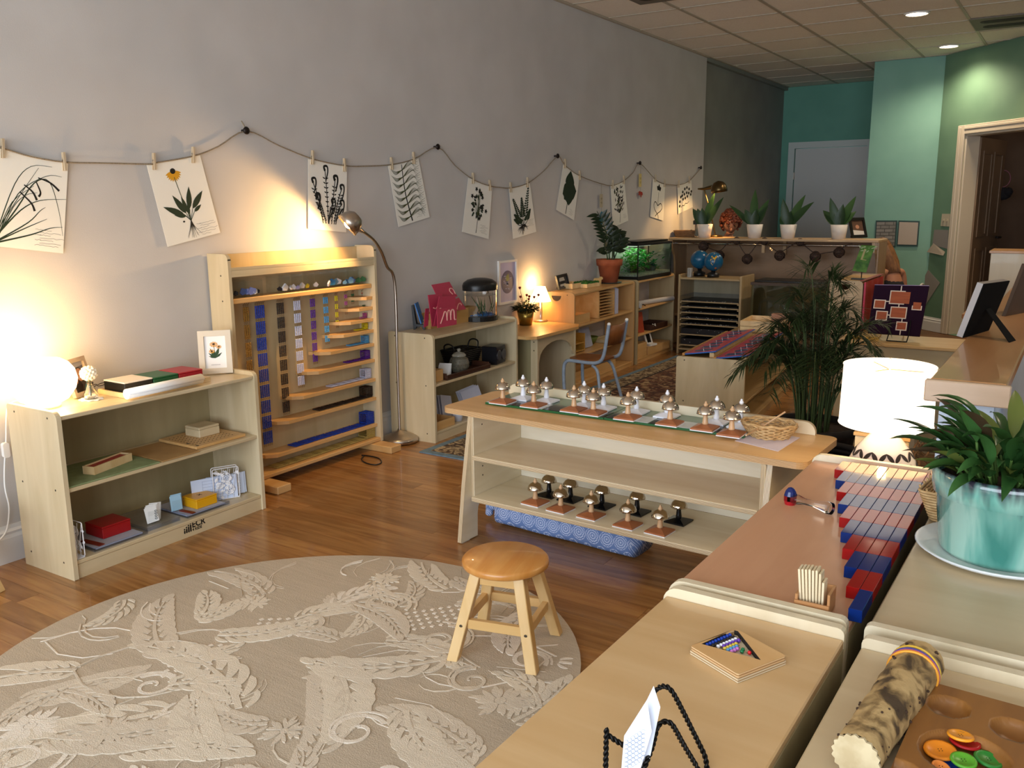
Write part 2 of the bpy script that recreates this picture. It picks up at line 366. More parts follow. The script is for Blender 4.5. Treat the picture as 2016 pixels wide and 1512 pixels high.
# suspended ceiling
CT = noisy('ceiling_tile_fibre', '#ece3d5', '#f2eadd', (1, 1, 1), 70, 4, .9, .15, 120); GRID = mat('ceiling_grid_paint', '#b3a894', .5)
ce = struct('ceiling', MB().bx(-.35, 7.6, -3.2, 14, CZ+.02, CZ+.1), CT)
tile = None; TX, TY = .622, .617
for i in range(-1, 10):
    for j in range(-13, 14):
        x0 = .012+TX*i; y0 = 5.68+TY*(j-1)
        if i < 0 and y0 < 9.0: continue
        if tile is None:
            tile = build('ceiling_tile', MB().bx(.012, TX-.012, .012, TY-.012, .004, .02), CT, ce); o = tile
        else:
            o = tile.copy(); COL.objects.link(o)
        o.location = (x0, y0, CZ)
g = MB()
for i in range(0, 12): g.bx(.012+TX*i-.012, .012+TX*i+.012, -3.2, 13, CZ-.003, CZ+.006)
for j in range(-14, 14): g.bx(-.1, 7.5, 5.68+TY*(j-1)-.007, 5.68+TY*(j-1)+.007, CZ-.0015, CZ+.006)
g.bx(0, .025, -3.2, 9.24, CZ-.012, CZ+.006)
build('ceiling_grid', g, GRID, ce)
# shop front behind the camera, plain closing walls to the right
mb = MB(); mb.prism([(-.3, 0), (7.6, 0), (7.6, CZ), (-.3, CZ)], -.1, 0, 0, Matrix.Translation((0, -3.2, 0)) @ XZ, holes=[[(.2, .3), (6.5, .3), (6.5, 2.7), (.2, 2.7)]])
struct('wall_front', mb, WALLG)
w1 = struct('window_1', MB().bx(.2, 6.5, -3.16, -3.13, .3, .36).bx(.2, 6.5, -3.16, -3.13, 2.64, 2.7).bx(.2, .26, -3.16, -3.13, .36, 2.64).bx(6.44, 6.5, -3.16, -3.13, .36, 2.64).bx(2.3, 2.36, -3.16, -3.13, .36, 2.64).bx(4.4, 4.46, -3.16, -3.13, .36, 2.64), mat('window_frame', '#8a8a88', .4))
struct('wall_far_right', MB().bx(7.5, 7.6, -3.2, 14, 0, CZ).bx(4.7, 7.6, 7.6, 7.7, 0, CZ), WALLG)
# half wall that carries the counter
hz = .885
struct('wall_half', MB().bx(3.215, 3.345, 2.575, 6.3, 0, hz), BLUEW)
struct('wall_half_side', MB().bx(3.43, 4.6, 2.93, 3.06, 0, hz), BLUEW)
OAK = birch('oak_counter', '#a5774a', '#b5875a', 1, .3, .3); OAKE = birch('oak_edge', '#c0a386', '#ccb094', 0, .4)
t = thing('counter', 'long narrow oak counter capping the pale blue half wall', 'counter', (3.29, 4.4, hz))
build('counter_top', MB().bx(3.19, 3.372, 2.55, 6.3, hz+.002, .92), OAK, t, W=True, bev=.004)
build('end_board', MB().bx(3.18, 3.382, 2.53, 2.55, hz-.025, .918), OAKE, t, W=True, bev=.003)
tag(build('counter', MB().bx(3.40, 4.6, 2.9, 3.09, hz+.001, .92), OAKE, bev=.003), 'short wooden cap on the half wall at the right picture edge', 'counter')
# ceiling fittings
LENS = mat('downlight_lens', '#ffffff', .4, emit='#ffe2bd', es=14)
for i, (px, py, lb) in enumerate(((1805, 27, 'round recessed ceiling light nearer the camera'), (1868, 91, 'round recessed ceiling light nearer the green wall'))):
    p = hp(px, py, Z=CZ-.004); t = thing('ceiling_light', lb, 'ceiling light', p, 0, 'recessed ceiling lights')
    build('trim_ring', MB().lathe([(.098, .002), (.1, -.004), (.085, -.008), (.082, .002)], 24), WHITE, t)
    build('lens', MB().lathe([(0, -.003), (.082, -.003), (.082, .001), (0, .001)], 24), LENS, t)
    spot('downlight', (p.x, p.y, p.z-.03), (p.x, p.y, 0), 70, (1, .80, .58), 150, .7, .06)
p = Vector((3.02, 9.3, CZ-.004)); t = thing('ceiling_light', 'round recessed ceiling light washing the green wall, beyond the right edge', 'ceiling light', p, 0, 'recessed ceiling lights')
build('trim_ring', MB().lathe([(.098, .002), (.1, -.004), (.085, -.008), (.082, .002)], 24), WHITE, t); build('lens', MB().lathe([(0, -.003), (.082, -.003), (.082, .001), (0, .001)], 24), LENS, t)
spot('downlight', (p.x, p.y, p.z-.03), (3.0, 9.55, 0), 30, (1, .66, .25), 100, .6, .05)
for k, (x, y_) in enumerate(((4.3, 4.6), (4.3, 7.4))):  # two extra downlights added out of view to brighten the deep room
    t = thing('ceiling_light', ('added unseen recessed fill light beyond the right edge over the counter', 'added unseen recessed fill light beyond the right edge near the doorway')[k], 'ceiling light', (x, y_, CZ-.004), 0, 'recessed ceiling lights')
    build('trim_ring', MB().lathe([(.098, .002), (.1, -.004), (.085, -.008), (.082, .002)], 24), WHITE, t); build('lens', MB().lathe([(0, -.003), (.082, -.003), (.082, .001), (0, .001)], 24), LENS, t)
    spot('downlight', (x, y_, CZ-.035), (x, y_, 0), 75, (1, .80, .58), 150, .7, .06)
VENTM = mat('vent_grey', '#6d6558', .6); VD = mat('vent_dark', '#2e2a24', .8)
for (px, py, lb) in ((1990, 42, 'square ceiling vent with dark slots near the right edge'), (1300, -16, 'ceiling vent cut off by the top edge of the picture')):
    p = hp(px, py, Z=CZ-.004); t = thing('ceiling_vent', lb, 'vent', p, 0)
    build('vent_plate', MB().bx(-.29, .29, -.29, .29, -.004, .003), VENTM, t)
    for k in (-1, 1): build('slot', MB().prism(rrect(-.22, .22, k*.12-.06, k*.12+.06, .055), -.007, -.004), VD, t)
# ================================================================ FURNITURE ALONG THE LEFT WALL
def side_panel(D, H, r=.03, th=.018, hole=None, M=None, mi=0):
    b = MB(); prof = [(0, 0), (D, 0)]+arc(D-r, H-r, r, 0, 90, 5)+arc(.012, H-.012, .012, 90, 180, 3)
    b.prism(prof, 0, th, mi, M @ XZ if M else XZ, holes=[hole] if hole else ())
    return b
def shelf_unit(name, label, loc, rz, L, D, H, top, levels, bottom=.07, mats=None, back=True, hole=None, cat='shelf', kick=True, topm=None, screws=True):
    m, mz = mats or (BIR, BIRZ)
    t = thing(name, label, cat, loc, rz)
    for y in (0.018, L):
        o = build('side_panel', side_panel(D, H, hole=hole), mz, t, bev=.003); o.location = (0, y, 0)
    th = .016
    build('top_board', MB().bx(.0, D-.006, .019, L-.019, top-th, top), topm or m, t, bev=.0025)
    for z in levels: build('shelf_board', MB().bx(.004, D-.008, .019, L-.019, z-th, z), m, t, bev=.0025)
    build('bottom_board', MB().bx(.004, D-.008, .019, L-.019, bottom-th, bottom), m, t, bev=.0025)
    if kick: build('kick_board', MB().bx(D-.026, D-.01, .019, L-.019, 0, bottom-th-.0005), m, t)
    if back:
        for k, z in enumerate([bottom]+list(levels)):
            z1 = (list(levels)+[top])[k]-th
            build('back_panel', MB().bx(-.0005, .006, .019, L-.019, z+.0005, z1-.0005), noisy('back_ply', '#9c8e68', '#a89a74', (1, 6, 1), 2, 4, .5), t)
    if screws:
        for z in [bottom-.01]+[v-.008 for v in levels]+[top-.009]:
            for x in (.05, D-.06):
                b = MB().lathe([(.0045, 0), (.003, .0012), (0, .0012)], 6, 0, rt(x, 0, z, 0, pi/2)); build('screw', b, DARKW, t)
    return t
s1 = shelf_unit('low_shelf', 'low birch shelf with open front under the round white lamp', (.08, 1.72, 0), .012, .951, .33, .655, .637, [.358], .072)
s2 = shelf_unit('low_shelf', 'low birch shelf with pink letter boards on top', (.045, 3.995, 0), .03, .965, .33, .652, .637, [.352], .062)
def D_hole(u, v, r): return [(u-r, v)]+arc(u, v, r, 180, 360, 8)[1:-1]+[(u+r, v)]
s3 = shelf_unit('tall_shelf', 'birch shelf holding a plant pot, with dark half round finger hole', (.075, 5.75, 0), .056, 1.21, .27, .742, .732, [.255, .487], .04, mats=(BIRW, birch('birch_mid_z', '#b98d56', '#c79d68', 2)), back=False, hole=D_hole(.12, .715, .04)[::-1])
s4 = shelf_unit('tall_shelf', 'birch shelf carrying the planted aquarium', (.03, 7.015, 0), .036, .9, .255, .742, .732, [.256, .487], .04, mats=(BIRW, birch('birch_mid_z2', '#a89268', '#b7a27a', 2)), back=False, hole=D_hole(.1, .715, .04)[::-1])
# printed name on the kick board of the first shelf
def text(s, size, M, m, parent, name='lettering', bold=0, align='LEFT', sx=1):
    c = bpy.data.curves.new(name, 'FONT'); c.body = s; c.size = size; c.align_x = align; c.extrude = 0; c.offset = bold; c.resolution_u = 3
    o = bpy.data.objects.new(name, c); COL.objects.link(o)
    dg = bpy.context.evaluated_depsgraph_get(); me = bpy.data.meshes.new_from_object(o.evaluated_get(dg))
    bpy.data.objects.remove(o); me.transform(M @ Matrix.Diagonal((sx, 1, 1, 1))); me.materials.clear(); me.materials.append(m)
    q = bpy.data.objects.new(name, me); COL.objects.link(q); q.parent = parent
    return q
INK = mat('black_ink', '#17140f', .6)
FX = Matrix(((0, 0, 1, .3203), (1, 0, 0, .5), (0, 1, 0, .02), (0, 0, 0, 1)))      # text in the plane x = .3203, running along +y
text('ECR', .038, FX @ rt(.045, .0155), INK, s1, bold=.0012); text('4 KIDS', .017, FX @ rt(.046, .0), INK, s1, bold=.0008)
lg = MB()
for k in range(4):
    x = .003+k*.0105; h = .014+k*.006
    lg.prism(rrect(x, x+.0075, 0, h, .003, 2), 0, .0003, 0, FX); lg.prism(arc(x+.0037, h+.005, .0038, 0, 330, 8), 0, .0003, 0, FX)
build('logo_figures', lg, INK, s1)
# ---- things on the first shelf
T1 = .638
p = hp(75, 806, Z=T1); t = thing('globe_lamp', 'glowing round frosted globe lamp with flat top on the first shelf', 'lamp', (.2, 1.805, T1))
GLOW = mat('frosted_glow', '#fff6e2', .5, emit='#ffe0a8', es=9)
build('glass_globe', MB().lathe([(.05, .012), (.085, .03), (.113, .068), (.122, .105), (.115, .14), (.095, .168), (.07, .183), (.05, .186)], 32), GLOW, t)
build('base', MB().lathe([(0, 0), (.055, 0), (.055, .012), (0, .012)], 24), WHITE, t)
point('globe_lamp_light', (.2, 1.805, T1+.26), 7.5, WARM, .05); point('globe_lamp_light_rear', (.075, 1.74, T1+.15), 2.6, WARM, .03)
cb = [hp(30, 790, X=.04), hp(14, 806, X=.03), hp(12, 870, X=.03)]
cd = [hp(a, b, X=.03) for a, b in ((12, 870), (9, 920), (10, 960), (18, 1000), (14, 1040), (4, 1058), (-14, 1075))]
t = thing('lamp_cord', 'white lamp cord with inline switch hanging beside the first shelf', 'cord', cd[-1])
build('cord', MB().tube(smoothpath([hp(48, 793, X=.1)]+cb+cd[1:], 5), .0035, 6), WHITE, t, W=True)
q = hp(11, 886, X=.03); build('switch', MB().prism(rrect(-.012, .012, -.03, .03, .009), -.009, .009, 0, Matrix.Translation(q) @ Matrix(((0, 0, 1, 0), (1, 0, 0, 0), (0, 1, 0, 0), (0, 0, 0, 1)))), WHITE, t, W=True, bev=.003)
def frame(name, label, bl, br, h, lean, fw, th, fm, pic_mats, draw, legm=None, cat='picture frame', mat_w=0, matm=None):
    """picture frame standing on bl-br (world floor corners), leaning back by lean; local u right, v up"""
    bl = Vector(bl); br = Vector(br); u = (br-bl); W_ = u.length; ang = atan2(u.y, u.x)
    t = thing(name, label, cat, bl, ang)
    M = Matrix.Translation((0, 0, .001)) @ Euler((pi/2-lean, 0, 0)).to_matrix().to_4x4()    # (u, v, out)
    f = MB(); f.prism([(0, 0), (W_, 0), (W_, h), (0, h)], 0, th, 0, M, holes=[[(fw, fw), (W_-fw, fw), (W_-fw, h-fw), (fw, h-fw)]]); build('frame', f, fm, t, bev=.002)
    if matm:
        f = MB(); f.prism([(fw, fw), (W_-fw, fw), (W_-fw, h-fw), (fw, h-fw)], .003, th*.55, 0, M, holes=[[(fw+mat_w, fw+mat_w), (W_-fw-mat_w, fw+mat_w), (W_-fw-mat_w, h-fw-mat_w), (fw+mat_w, h-fw-mat_w)]]); build('mount', f, matm, t)
    b = MB().bx(fw*.5, W_-fw*.5, fw*.5, h-fw*.5, .0006, .003, 0, M)
    draw(b, M, W_, h, fw); build('picture', b, pic_mats, t)
    build('back_board', MB().bx(fw*.4, W_-fw*.4, fw*.4, h-fw*.4, -.004, .0005, 0, M), legm or BLACK, t)
    lg_ = MB(); a = M @ Vector((W_/2, h*.7, -.004)); e = Vector((W_/2, a.y+h*.28, .002)); lg_.tube([a, e], .006, 4); build('easel_leg', lg_, legm or BLACK, t)
    return t
def flat(b, M, pts, z, mi): b.prism(pts, z, z+.0002, mi, M)
def ell(cx, cy, rx, ry, n=14): return [(cx+rx*cos(2*pi*i/n), cy+ry*sin(2*pi*i/n)) for i in range(n)]
SKIN = mat('skin_print', '#b98468', .6); HAIRP = mat('dark_hair_print', '#2c1f1c', .6); WALLP = mat('grey_print', '#6f6a72', .6); TEALP = mat('teal_print', '#5f9ea8', .6)
def couple(b, M, W_, h, fw):
    flat(b, M, [(fw, h*.72), (W_-fw, h*.78), (W_-fw, h-fw), (fw, h-fw)], .0032, 4)
    for cx, cy, r in ((.34*W_, .47*h, .13*W_), (.6*W_, .55*h, .16*W_)):
        flat(b, M, ell(cx, cy-.01, r*1.4, r*1.9), .0034, 2); flat(b, M, ell(cx, cy-r*1.9, r*2.0, r*1.7), .0036, 2); flat(b, M, ell(cx, cy, r*.95, r*1.25), .0038, 1)
        flat(b, M, ell(cx, cy-r*.6, r*.4, r*.12, 8), .004, 5)
    flat(b, M, [(.6*W_, .12*h), (.7*W_, .12*h), (.9*W_, .34*h), (.85*W_, .38*h)], .0042, 3)
frame('framed_photo', 'grey wood photo frame showing two smiling people beside the globe lamp', hp(145, 786, Z=T1), hp(184, 772, Z=T1), .155, .25, .017, .014, noisy('driftwood', '#a8937c', '#bfab93', (1, 1, 6), 8, 4, .6),
      [WALLP, SKIN, HAIRP, TEALP, mat('window_print', '#a9a6ad', .6), mat('smile_print', '#e9ddd6', .6)], couple)
GRNP = mat('leaf_print', '#2f4a2c', .7); YELP = mat('yellow_petal_print', '#d79a2b', .7); BRNP = mat('brown_print', '#4a3018', .7)
def rudbeckia(b, M, W_, h, fw):
    c = (W_/2, h*.36)
    for (x, y, r) in ((.47, .68, .075), (.62, .62, .05), (.4, .52, .055)):
        x *= W_; y *= h; r *= W_*1.5
        b.add([M @ Vector((c[0]-.001, c[1], .0034)), M @ Vector((c[0]+.001, c[1], .0034)), M @ Vector((x+.001, y, .0034)), M @ Vector((x-.001, y, .0034))], [(0, 1, 2, 3)], 1)
        for k in range(11):
            a = 2*pi*k/11; flat(b, M, [(x, y), (x+r*cos(a-.2), y+r*.7*sin(a-.2)), (x+r*1.15*cos(a), y+r*.8*sin(a)), (x+r*cos(a+.2), y+r*.7*sin(a+.2))], .0036, 2)
        flat(b, M, ell(x, y+r*.1, r*.38, r*.3, 8), .0039, 3)
    for a, L in ((40, .2), (70, .28), (115, .26), (140, .2), (95, .2), (160, .16)):
        a = radians(a); L *= h; d = (cos(a), sin(a)); n_ = (-d[1], d[0]); wv = L*.13
        flat(b, M, [c, (c[0]+d[0]*L*.5-n_[0]*wv, c[1]+d[1]*L*.5-n_[1]*wv), (c[0]+d[0]*L, c[1]+d[1]*L), (c[0]+d[0]*L*.5+n_[0]*wv, c[1]+d[1]*L*.5+n_[1]*wv)], .0035, 1)
    for k in range(8): flat(b, M, [(W_*.36+k*W_*.035, h*.2), (W_*.38+k*W_*.035, h*.2), (W_*.385+k*W_*.035, h*.212), (W_*.365+k*W_*.035, h*.212)], .0034, 4)
frame('picture_frame', 'pale wood frame with a yellow coneflower print at the shelf end', hp(394, 738, Z=T1), hp(459, 734, Z=T1), .197, .2, .025, .014, mat('pale_frame', '#d8cdb8', .5), [PAPER, GRNP, YELP, BRNP, WALLP], rudbeckia)
t = thing('bud_vase', 'small clear glass vase with one white pompom flower', 'vase', hp(180, 785, Z=T1+.004))
build('vase', MB().lathe([(.001, .001), (.025, .002), (.027, .02), (.016, .045), (.011, .06), (.014, .066), (.012, .066), (.009, .06), (.013, .045), (.023, .02), (.02, .006), (.001, .005)], 20), GLASS, t)
b = MB(); random.seed(5)
for k in range(60):
    a = k*2.399; z = 1-2*(k+.5)/60; r = sqrt(1-z*z); n_ = Vector((r*cos(a), r*sin(a), z)); b.ball((n_.x*.027, n_.y*.027, .103+n_.z*.024), .0085, 6)
build('flower', b, mat('white_petal', '#f2ead8', .8), t); build('stem', MB().tube([(0, 0, .01), (.003, 0, .05), (0, 0, .09)], .0018, 6), GRNP, t)
b = MB(); b.prism([(.043*(1+.09*cos(9*a))*cos(a), .043*(1+.09*cos(9*a))*sin(a)) for a in (2*pi*i/72 for i in range(72))], 0, .003)
solo('doily', b, PAPER, 'round scalloped white doily under the small glass vase', 'doily', hp(180, 786, Z=T1))
# wooden tray with three boxes
def trayb(name, label, x0, x1, y0, y1, z, h, m, th=.008, cat='tray', W_=True):
    t = thing(name, label, cat, ((x0+x1)/2, (y0+y1)/2, z))
    build('tray_base', MB().bx(x0, x1, y0, y1, z, z+.005), m, t, W=True)
    for q in ((x0, x0+th, y0, y1), (x1-th, x1, y0, y1), (x0+th, x1-th, y0, y0+th), (x0+th, x1-th, y1-th, y1)): build('tray_side', MB().bx(*q, z+.0052, z+h), m, t, W=True)
    return t
trayb('wooden_tray', 'long wooden tray holding black, green and red boxes', .15, .335, 2.055, 2.47, T1, .02, PINE)
def lidbox(name, label, x0, x1, y0, y1, z, h, hl, m1, m2, ov=.0015):
    t = thing(name, label, 'box', ((x0+x1)/2, (y0+y1)/2, z))
    build('body', MB().bx(x0, x1, y0, y1, z, z+h), m1, t, W=True, bev=.002); build('lid', MB().bx(x0-ov, x1+ov, y0-ov, y1+ov, z+h+.0003, z+h+hl), m2, t, W=True, bev=.003)
    return t
zt = T1+.0055
lidbox('black_box', 'black box with a rounded white lid at the left of the tray', .165, .305, 2.075, 2.205, zt, .046, .006, BLACK, mat('cream_lid', '#efe6d6', .3))
lidbox('green_box', 'dark green box between the black and red ones', .165, .305, 2.209, 2.33, zt, .043, .007, GREEN, GREEN)
lidbox('red_box', 'red box in the tray beside the framed coneflower', .165, .305, 2.334, 2.455, zt, .043, .007, mat('red_box_paint', '#a51f2a', .35), mat('red_box_paint', '#a51f2a'))
t = thing('paper_roll', 'loosely rolled white paper along the front of the first shelf', 'paper', (.36, 2.2, T1))
a_, b_ = hp(250, 789, Z=T1), hp(397, 757, Z=T1); ax = (b_-a_).normalized(); L = (b_-a_).length; rl = MB()
sp = [((.024-.0011*th)*cos(th), (.024-.0011*th)*sin(th)) for th in (i*.28 for i in range(52))]
vs = [(u, v, zz) for zz in (0, L) for u, v in sp]; n_ = len(sp); rl.add(vs, [(i, i+1, n_+i+1, n_+i) for i in range(n_-1)], 0, True)
RM = Matrix(((ax.y, 0, ax.x, a_.x), (-ax.x, 0, ax.y, a_.y), (0, 1, 0, T1+.0245), (0, 0, 0, 1)))
o = build('roll', MB().add([RM @ Vector(q) for q in rl.v], rl.f, 0, True), PAPER, t, W=True); sm_ = o.modifiers.new('paper', 'SOLIDIFY'); sm_.thickness = .0006
t = thing('reading_glasses', 'dark folded spectacles behind the boxes on the shelf', 'glasses', (.14, 2.08, T1))
for k in (0, 1): build('lens_rim', MB().tube([(.12+.016*cos(2*pi*i/12), 2.05+k*.045+.02*sin(2*pi*i/12), T1+.03+.004*sin(2*pi*i/12)) for i in range(12)], .0018, 5, closed=True), BLACK, t, W=True)
build('temple', MB().tube([(.13, 2.02, T1+.031), (.17, 2.035, T1+.008)], .0018, 5), BLACK, t, W=True)
# middle shelf
Z2 = .3585
solo('felt_mat', MB().bx(.12, .40, 1.745, 2.14, Z2, Z2+.006), noisy('sage_felt', '#7d8a5c', '#8a976a', (1, 1, 1), 30, 3, .8), 'sage green felt board lying on the middle shelf', 'board', (.26, 1.94, Z2), W=True, bev=.002)
solo('cork_mat', MB().bx(.12, .40, 2.15, 2.335, Z2, Z2+.005), noisy('tan_board', '#a8824e', '#b48e5a', (1, 1, 1), 12, 3, .7), 'thin tan board lying between the green mat and peg board', 'board', (.26, 2.24, Z2), W=True, bev=.001)
t = thing('pencil_box', 'long narrow pale wooden box with red sticks inside', 'box', (.29, 1.98, Z2+.007), .27)
M_ = None
for q in ((-.028, .028, -.105, .105, 0, .004), (-.028, -.022, -.105, .105, .0042, .032), (.022, .028, -.105, .105, .0042, .032), (-.022, .022, -.105, -.099, .0042, .032), (-.022, .022, .099, .105, .0042, .032)): build('box_side', MB().bx(*q), PINE, t)
for k in range(3): build('red_stick', MB().bx(-.02+k*.0135, -.008+k*.0135, -.09, .09, .012, .028), RED, t)
t = thing('peg_board', 'square wooden board with rows of tiny peg holes', 'board', (.235, 2.48, Z2)); pb = MB()
build('board', MB().bx(-.13, .13, -.135, .135, .0005, .014), BIRW, t, bev=.002)
for i in range(10):
    for j in range(10): pb.prism(arc(-.085+i*.02, -.11+j*.022, .0035, 0, 315, 7), .0141, .0144)
build('peg_holes', pb, BRNP, t, kind='stuff')
for k in (0, 1): build('knob_hole', MB().prism(arc(.115-.16*k*.4, -.118, .007, 0, 315, 7), .0141, .0146), BLACK, t)
lidbox('wooden_box', 'small plain birch box standing on the peg board', .155, .255, 2.45, 2.56, Z2+.0145, .034, .012, BIR, BIR, 0)
# bottom shelf
Z3 = .0725
def filigree(name, label, c, rz, w_, h, dp):
    t = thing(name, label, 'letter holder', c, rz); m = mat('white_wire', '#f0f0f2', .35); random.seed(11)
    for yy in (0, dp):
        M = Matrix.Translation((0, yy, .004)) @ Matrix(((1, 0, 0, 0), (0, 0, 1, 0), (0, 1, 0, 0), (0, 0, 0, 1)))
        b = MB().tube([(q[0], yy, q[1]+.004) for q in rrect(-w_/2, w_/2, 0, h, .008)], .0022, 5, closed=True); build('wire_frame', b, m, t)
        f = MB()
        for (cx, cy, r) in ((0, h*.68, h*.16), (w_*.12, h*.28, h*.15), (-w_*.25, h*.45, h*.1)):
            for ring in (1, .62, .28):
                pts = [(cx+r*ring*cos(a), yy, .004+cy+r*ring*sin(a)) for a in (2*pi*i/12 for i in range(12))]; f.tube(pts, .0018, 4, closed=True)
            for k in range(5):
                a = 2*pi*k/5; f.leaf((cx+r*.62*cos(a), yy, .004+cy+r*.62*sin(a)), (cos(a), 0, sin(a)), (0, 1, 0), r*.55, r*.5, .1, 3)
        for k in range(16):
            x, z = random.uniform(-w_*.42, w_*.42), random.uniform(h*.08, h*.9); a = random.uniform(0, 6.28); f.leaf((x, yy, z), (cos(a), 0, sin(a)), (0, 1, 0), h*.17, h*.09, .1, 3)
        for k in range(4): f.tube(smoothpath([(-w_/2+k*w_/4, yy, .004), (-w_/3+k*w_/5, yy, h*.4), (-w_/2+.02+k*w_/4, yy, h*.98)], 4), .0013, 4)
        build('rose_filigree', f, m, t)
    build('floor_plate', MB().bx(-w_/2, w_/2, 0, dp, .001, .003), m, t)
    return t
filigree('letter_holder', 'empty white filigree letter holder against the left side of the bottom shelf', (.345, 1.75, Z3), .04, .1, .135, .032)
filigree('letter_holder', 'white rose filigree letter holder stuffed with worksheets at the right end', (.31, 2.53, Z3), pi/2-.45, .115, .145, .03)
BLP = mat('bluish_paper', '#cdd9ef', .8)
def sheets(name, label, c, rz, w_, h, n, lean=.12, spread=.02, m=BLP, grid=True):
    t = thing(name, label, 'paper', c, rz); g = MB()
    for k in range(n):
        M = rt(k*spread, .003*k, .001, .05*k, pi/2-lean)
        build('sheet', MB().bx(-w_/2, w_/2, 0, h, 0, .0008, 0, M), m, t)
        if grid and k in (0, n-1):
            for i in range(4): g.bx(-w_*.4+i*w_*.25, -w_*.4+i*w_*.25+.001, h*.1, h*.9, .0009, .0011, 0, M)
            for i in range(7): g.bx(-w_*.4, w_*.4, h*.1+i*h*.13, h*.1+i*h*.13+.001, .0009, .0011, 0, M)
    if grid: build('printed_grid', g, mat('grey_ink', '#8693b0', .7), t)
    return t
sheets('worksheets', 'fan of bluish worksheets sticking out left of the rose letter holder', (.292, 2.50, Z3+.004), pi/2-.45, .17, .105, 4, .1, -.011)
sheets('worksheets', 'bluish worksheets showing to the right of the rose letter holder', (.275, 2.555, Z3+.004), pi/2-.45, .17, .098, 2, .1, .01)
PLX = thin('plexi_tray', '#eef1f7', .05, .12)
def plextray(label, x0, x1, y0, y1, z=Z3, paper='#b9bdc6'):
    t = thing('clear_tray', label, 'tray', ((x0+x1)/2, (y0+y1)/2, z))
    build('tray_plate', MB().bx(x0, x1, y0, y1, z+.0005, z+.004), PLX, t, W=True, bev=.001)
    for q in ((x0, x0+.003, y0, y1), (x1-.003, x1, y0, y1), (x0+.003, x1-.003, y0, y0+.003), (x0+.003, x1-.003, y1-.003, y1)): build('tray_rim', MB().bx(*q, z+.004, z+.017), PLX, t, W=True)
    return t
plextray('clear tray under the red box on the bottom shelf', .13, .385, 1.83, 2.065)
plextray('clear tray under the cup of number cards', .12, .365, 2.075, 2.235)
plextray('clear tray under the yellow box', .12, .375, 2.265, 2.49)
def pad(label, x0, x1, y0, y1, z, h, m): return solo('paper_pad', MB().bx(x0, x1, y0, y1, z, z+h), m, label, 'paper', ((x0+x1)/2, (y0+y1)/2, z), W=True)
GRY = mat('grey_paper', '#b4b7c2', .7)
pad('grey paper pad under the red box', .145, .37, 1.845, 2.05, Z3+.0045, .006, GRY); pad('grey paper pad under the yellow box', .14, .36, 2.275, 2.475, Z3+.0045, .006, GRY)
lidbox('red_box', 'deep red box on the bottom shelf', .19, .31, 1.915, 2.04, Z3+.011, .042, .008, RED, RED)
yb_ = lidbox('yellow_box', 'yellow box marked with an X on the bottom shelf', .235, .335, 2.345, 2.455, Z3+.011, .036, .008, YELLOW, YELLOW)
for a in (.8, -.8): build('x_mark', MB().bx(-.012, .012, -.0018, .0018, .0442, .0446, 0, rt(.0, 0, 0, a)), BRNP, yb_)
BRS = mat('brown_strip', '#7a2c1a', .5)
solo('brown_strip', MB().bx(-.055, .055, -.012, .012, 0, .004), BRS, 'dark red strip lying at the left of the red box tray', 'strip', (.31, 1.868, Z3+.011), .1); solo('brown_strip', MB().bx(-.04, .04, -.009, .009, 0, .004), BRS, 'dark red strip lying below the blue card cup', 'strip', (.325, 2.302, Z3+.011), .1)
def cardcup(label, c, rz, m, n, marks):
    t = thing('card_cup', label, 'card holder', c, rz)
    for q in ((-.028, .028, -.016, .016, .0005, .002), (-.028, .028, -.018, -.016, .0022, .052), (-.028, .028, .016, .018, .0022, .052)): build('cup_wall', MB().bx(*q), ACRYL, t)
    for k in range(n): build('card', MB().bx(-.025, .025, -.0006, .0006, .003, .07+.004*(k % 3), 0, rt(.003*(k-n/2), .003*(k-n/2)*2, 0, 0, -.08+.02*k, .04*(k-n/2))), m, t)
    if marks:
        b = MB()
        for k in range(4): b.tube([(.004+.005*cos(a), -.0186, .018+k*.011+.0038*sin(a)) for a in (2*pi*i/8 for i in range(8))], .0009, 4, closed=True)
        build('printed_digits', b, INK, t)
    return t
cardcup('clear cup packed with white number cards', (.285, 2.165, Z3+.0045), pi/2-.3, PAPER, 6, True)
cardcup('clear cup holding pale blue cards', (.27, 2.292, Z3+.0115), pi/2-.2, mat('pale_blue_card', '#a9d0e6', .7), 2, False)
# ================================================================ BEAD CABINET
t = thing('bead_cabinet', 'tall birch bead cabinet with hooks and tapered ledges behind the floor lamp', 'cabinet', (.08, 3.27, .0)); BC = t
yl, yr = 2.755, 3.79; HB = 1.172
def sp_(y): b = MB(); b.prism([(.012, .04), (.155, .04)]+[(.155, HB-.025)]+arc(.125, HB-.03, .03, 0, 80, 5)+[(.012, HB)], 0, .018, 0, Matrix.Translation((0, y+.018, 0)) @ XZ); return b
build('side_panel', sp_(yl), BIRZ, t, W=True, bev=.003); build('side_panel', sp_(yr-.018), BIRZ, t, W=True, bev=.003)
build('back_panel', MB().bx(.014, .026, yl+.018, yr-.018, .04, 1.165), birch('birch_back', '#c2ab7f', '#cdb78d', 2), t, W=True)
zt0 = hp(600, 520, X=.155).z
build('trough_floor', MB().bx(.0262, .154, yl+.0185, yr-.0185, 1.062, 1.095), BIR, t, W=True, bev=.002); build('trough_front', MB().bx(.146, .1545, yl+.0185, yr-.0185, 1.0952, 1.108), BIR, t, W=True)
build('box_shelf', MB().bx(.0262, .13, yl+.0185, yr-.0185, .933, .957), BIRW, t, W=True, bev=.003); build('bottom_ledge', MB().bx(.0262, .154, yl+.0185, yr-.0185, .042, .062), BIRW, t, W=True, bev=.003)
for yy in (2.84, 3.69): build('foot', MB().bx(.01, .30, yy, yy+.09, 0, .04), BIRW, t, W=True, bev=.004)
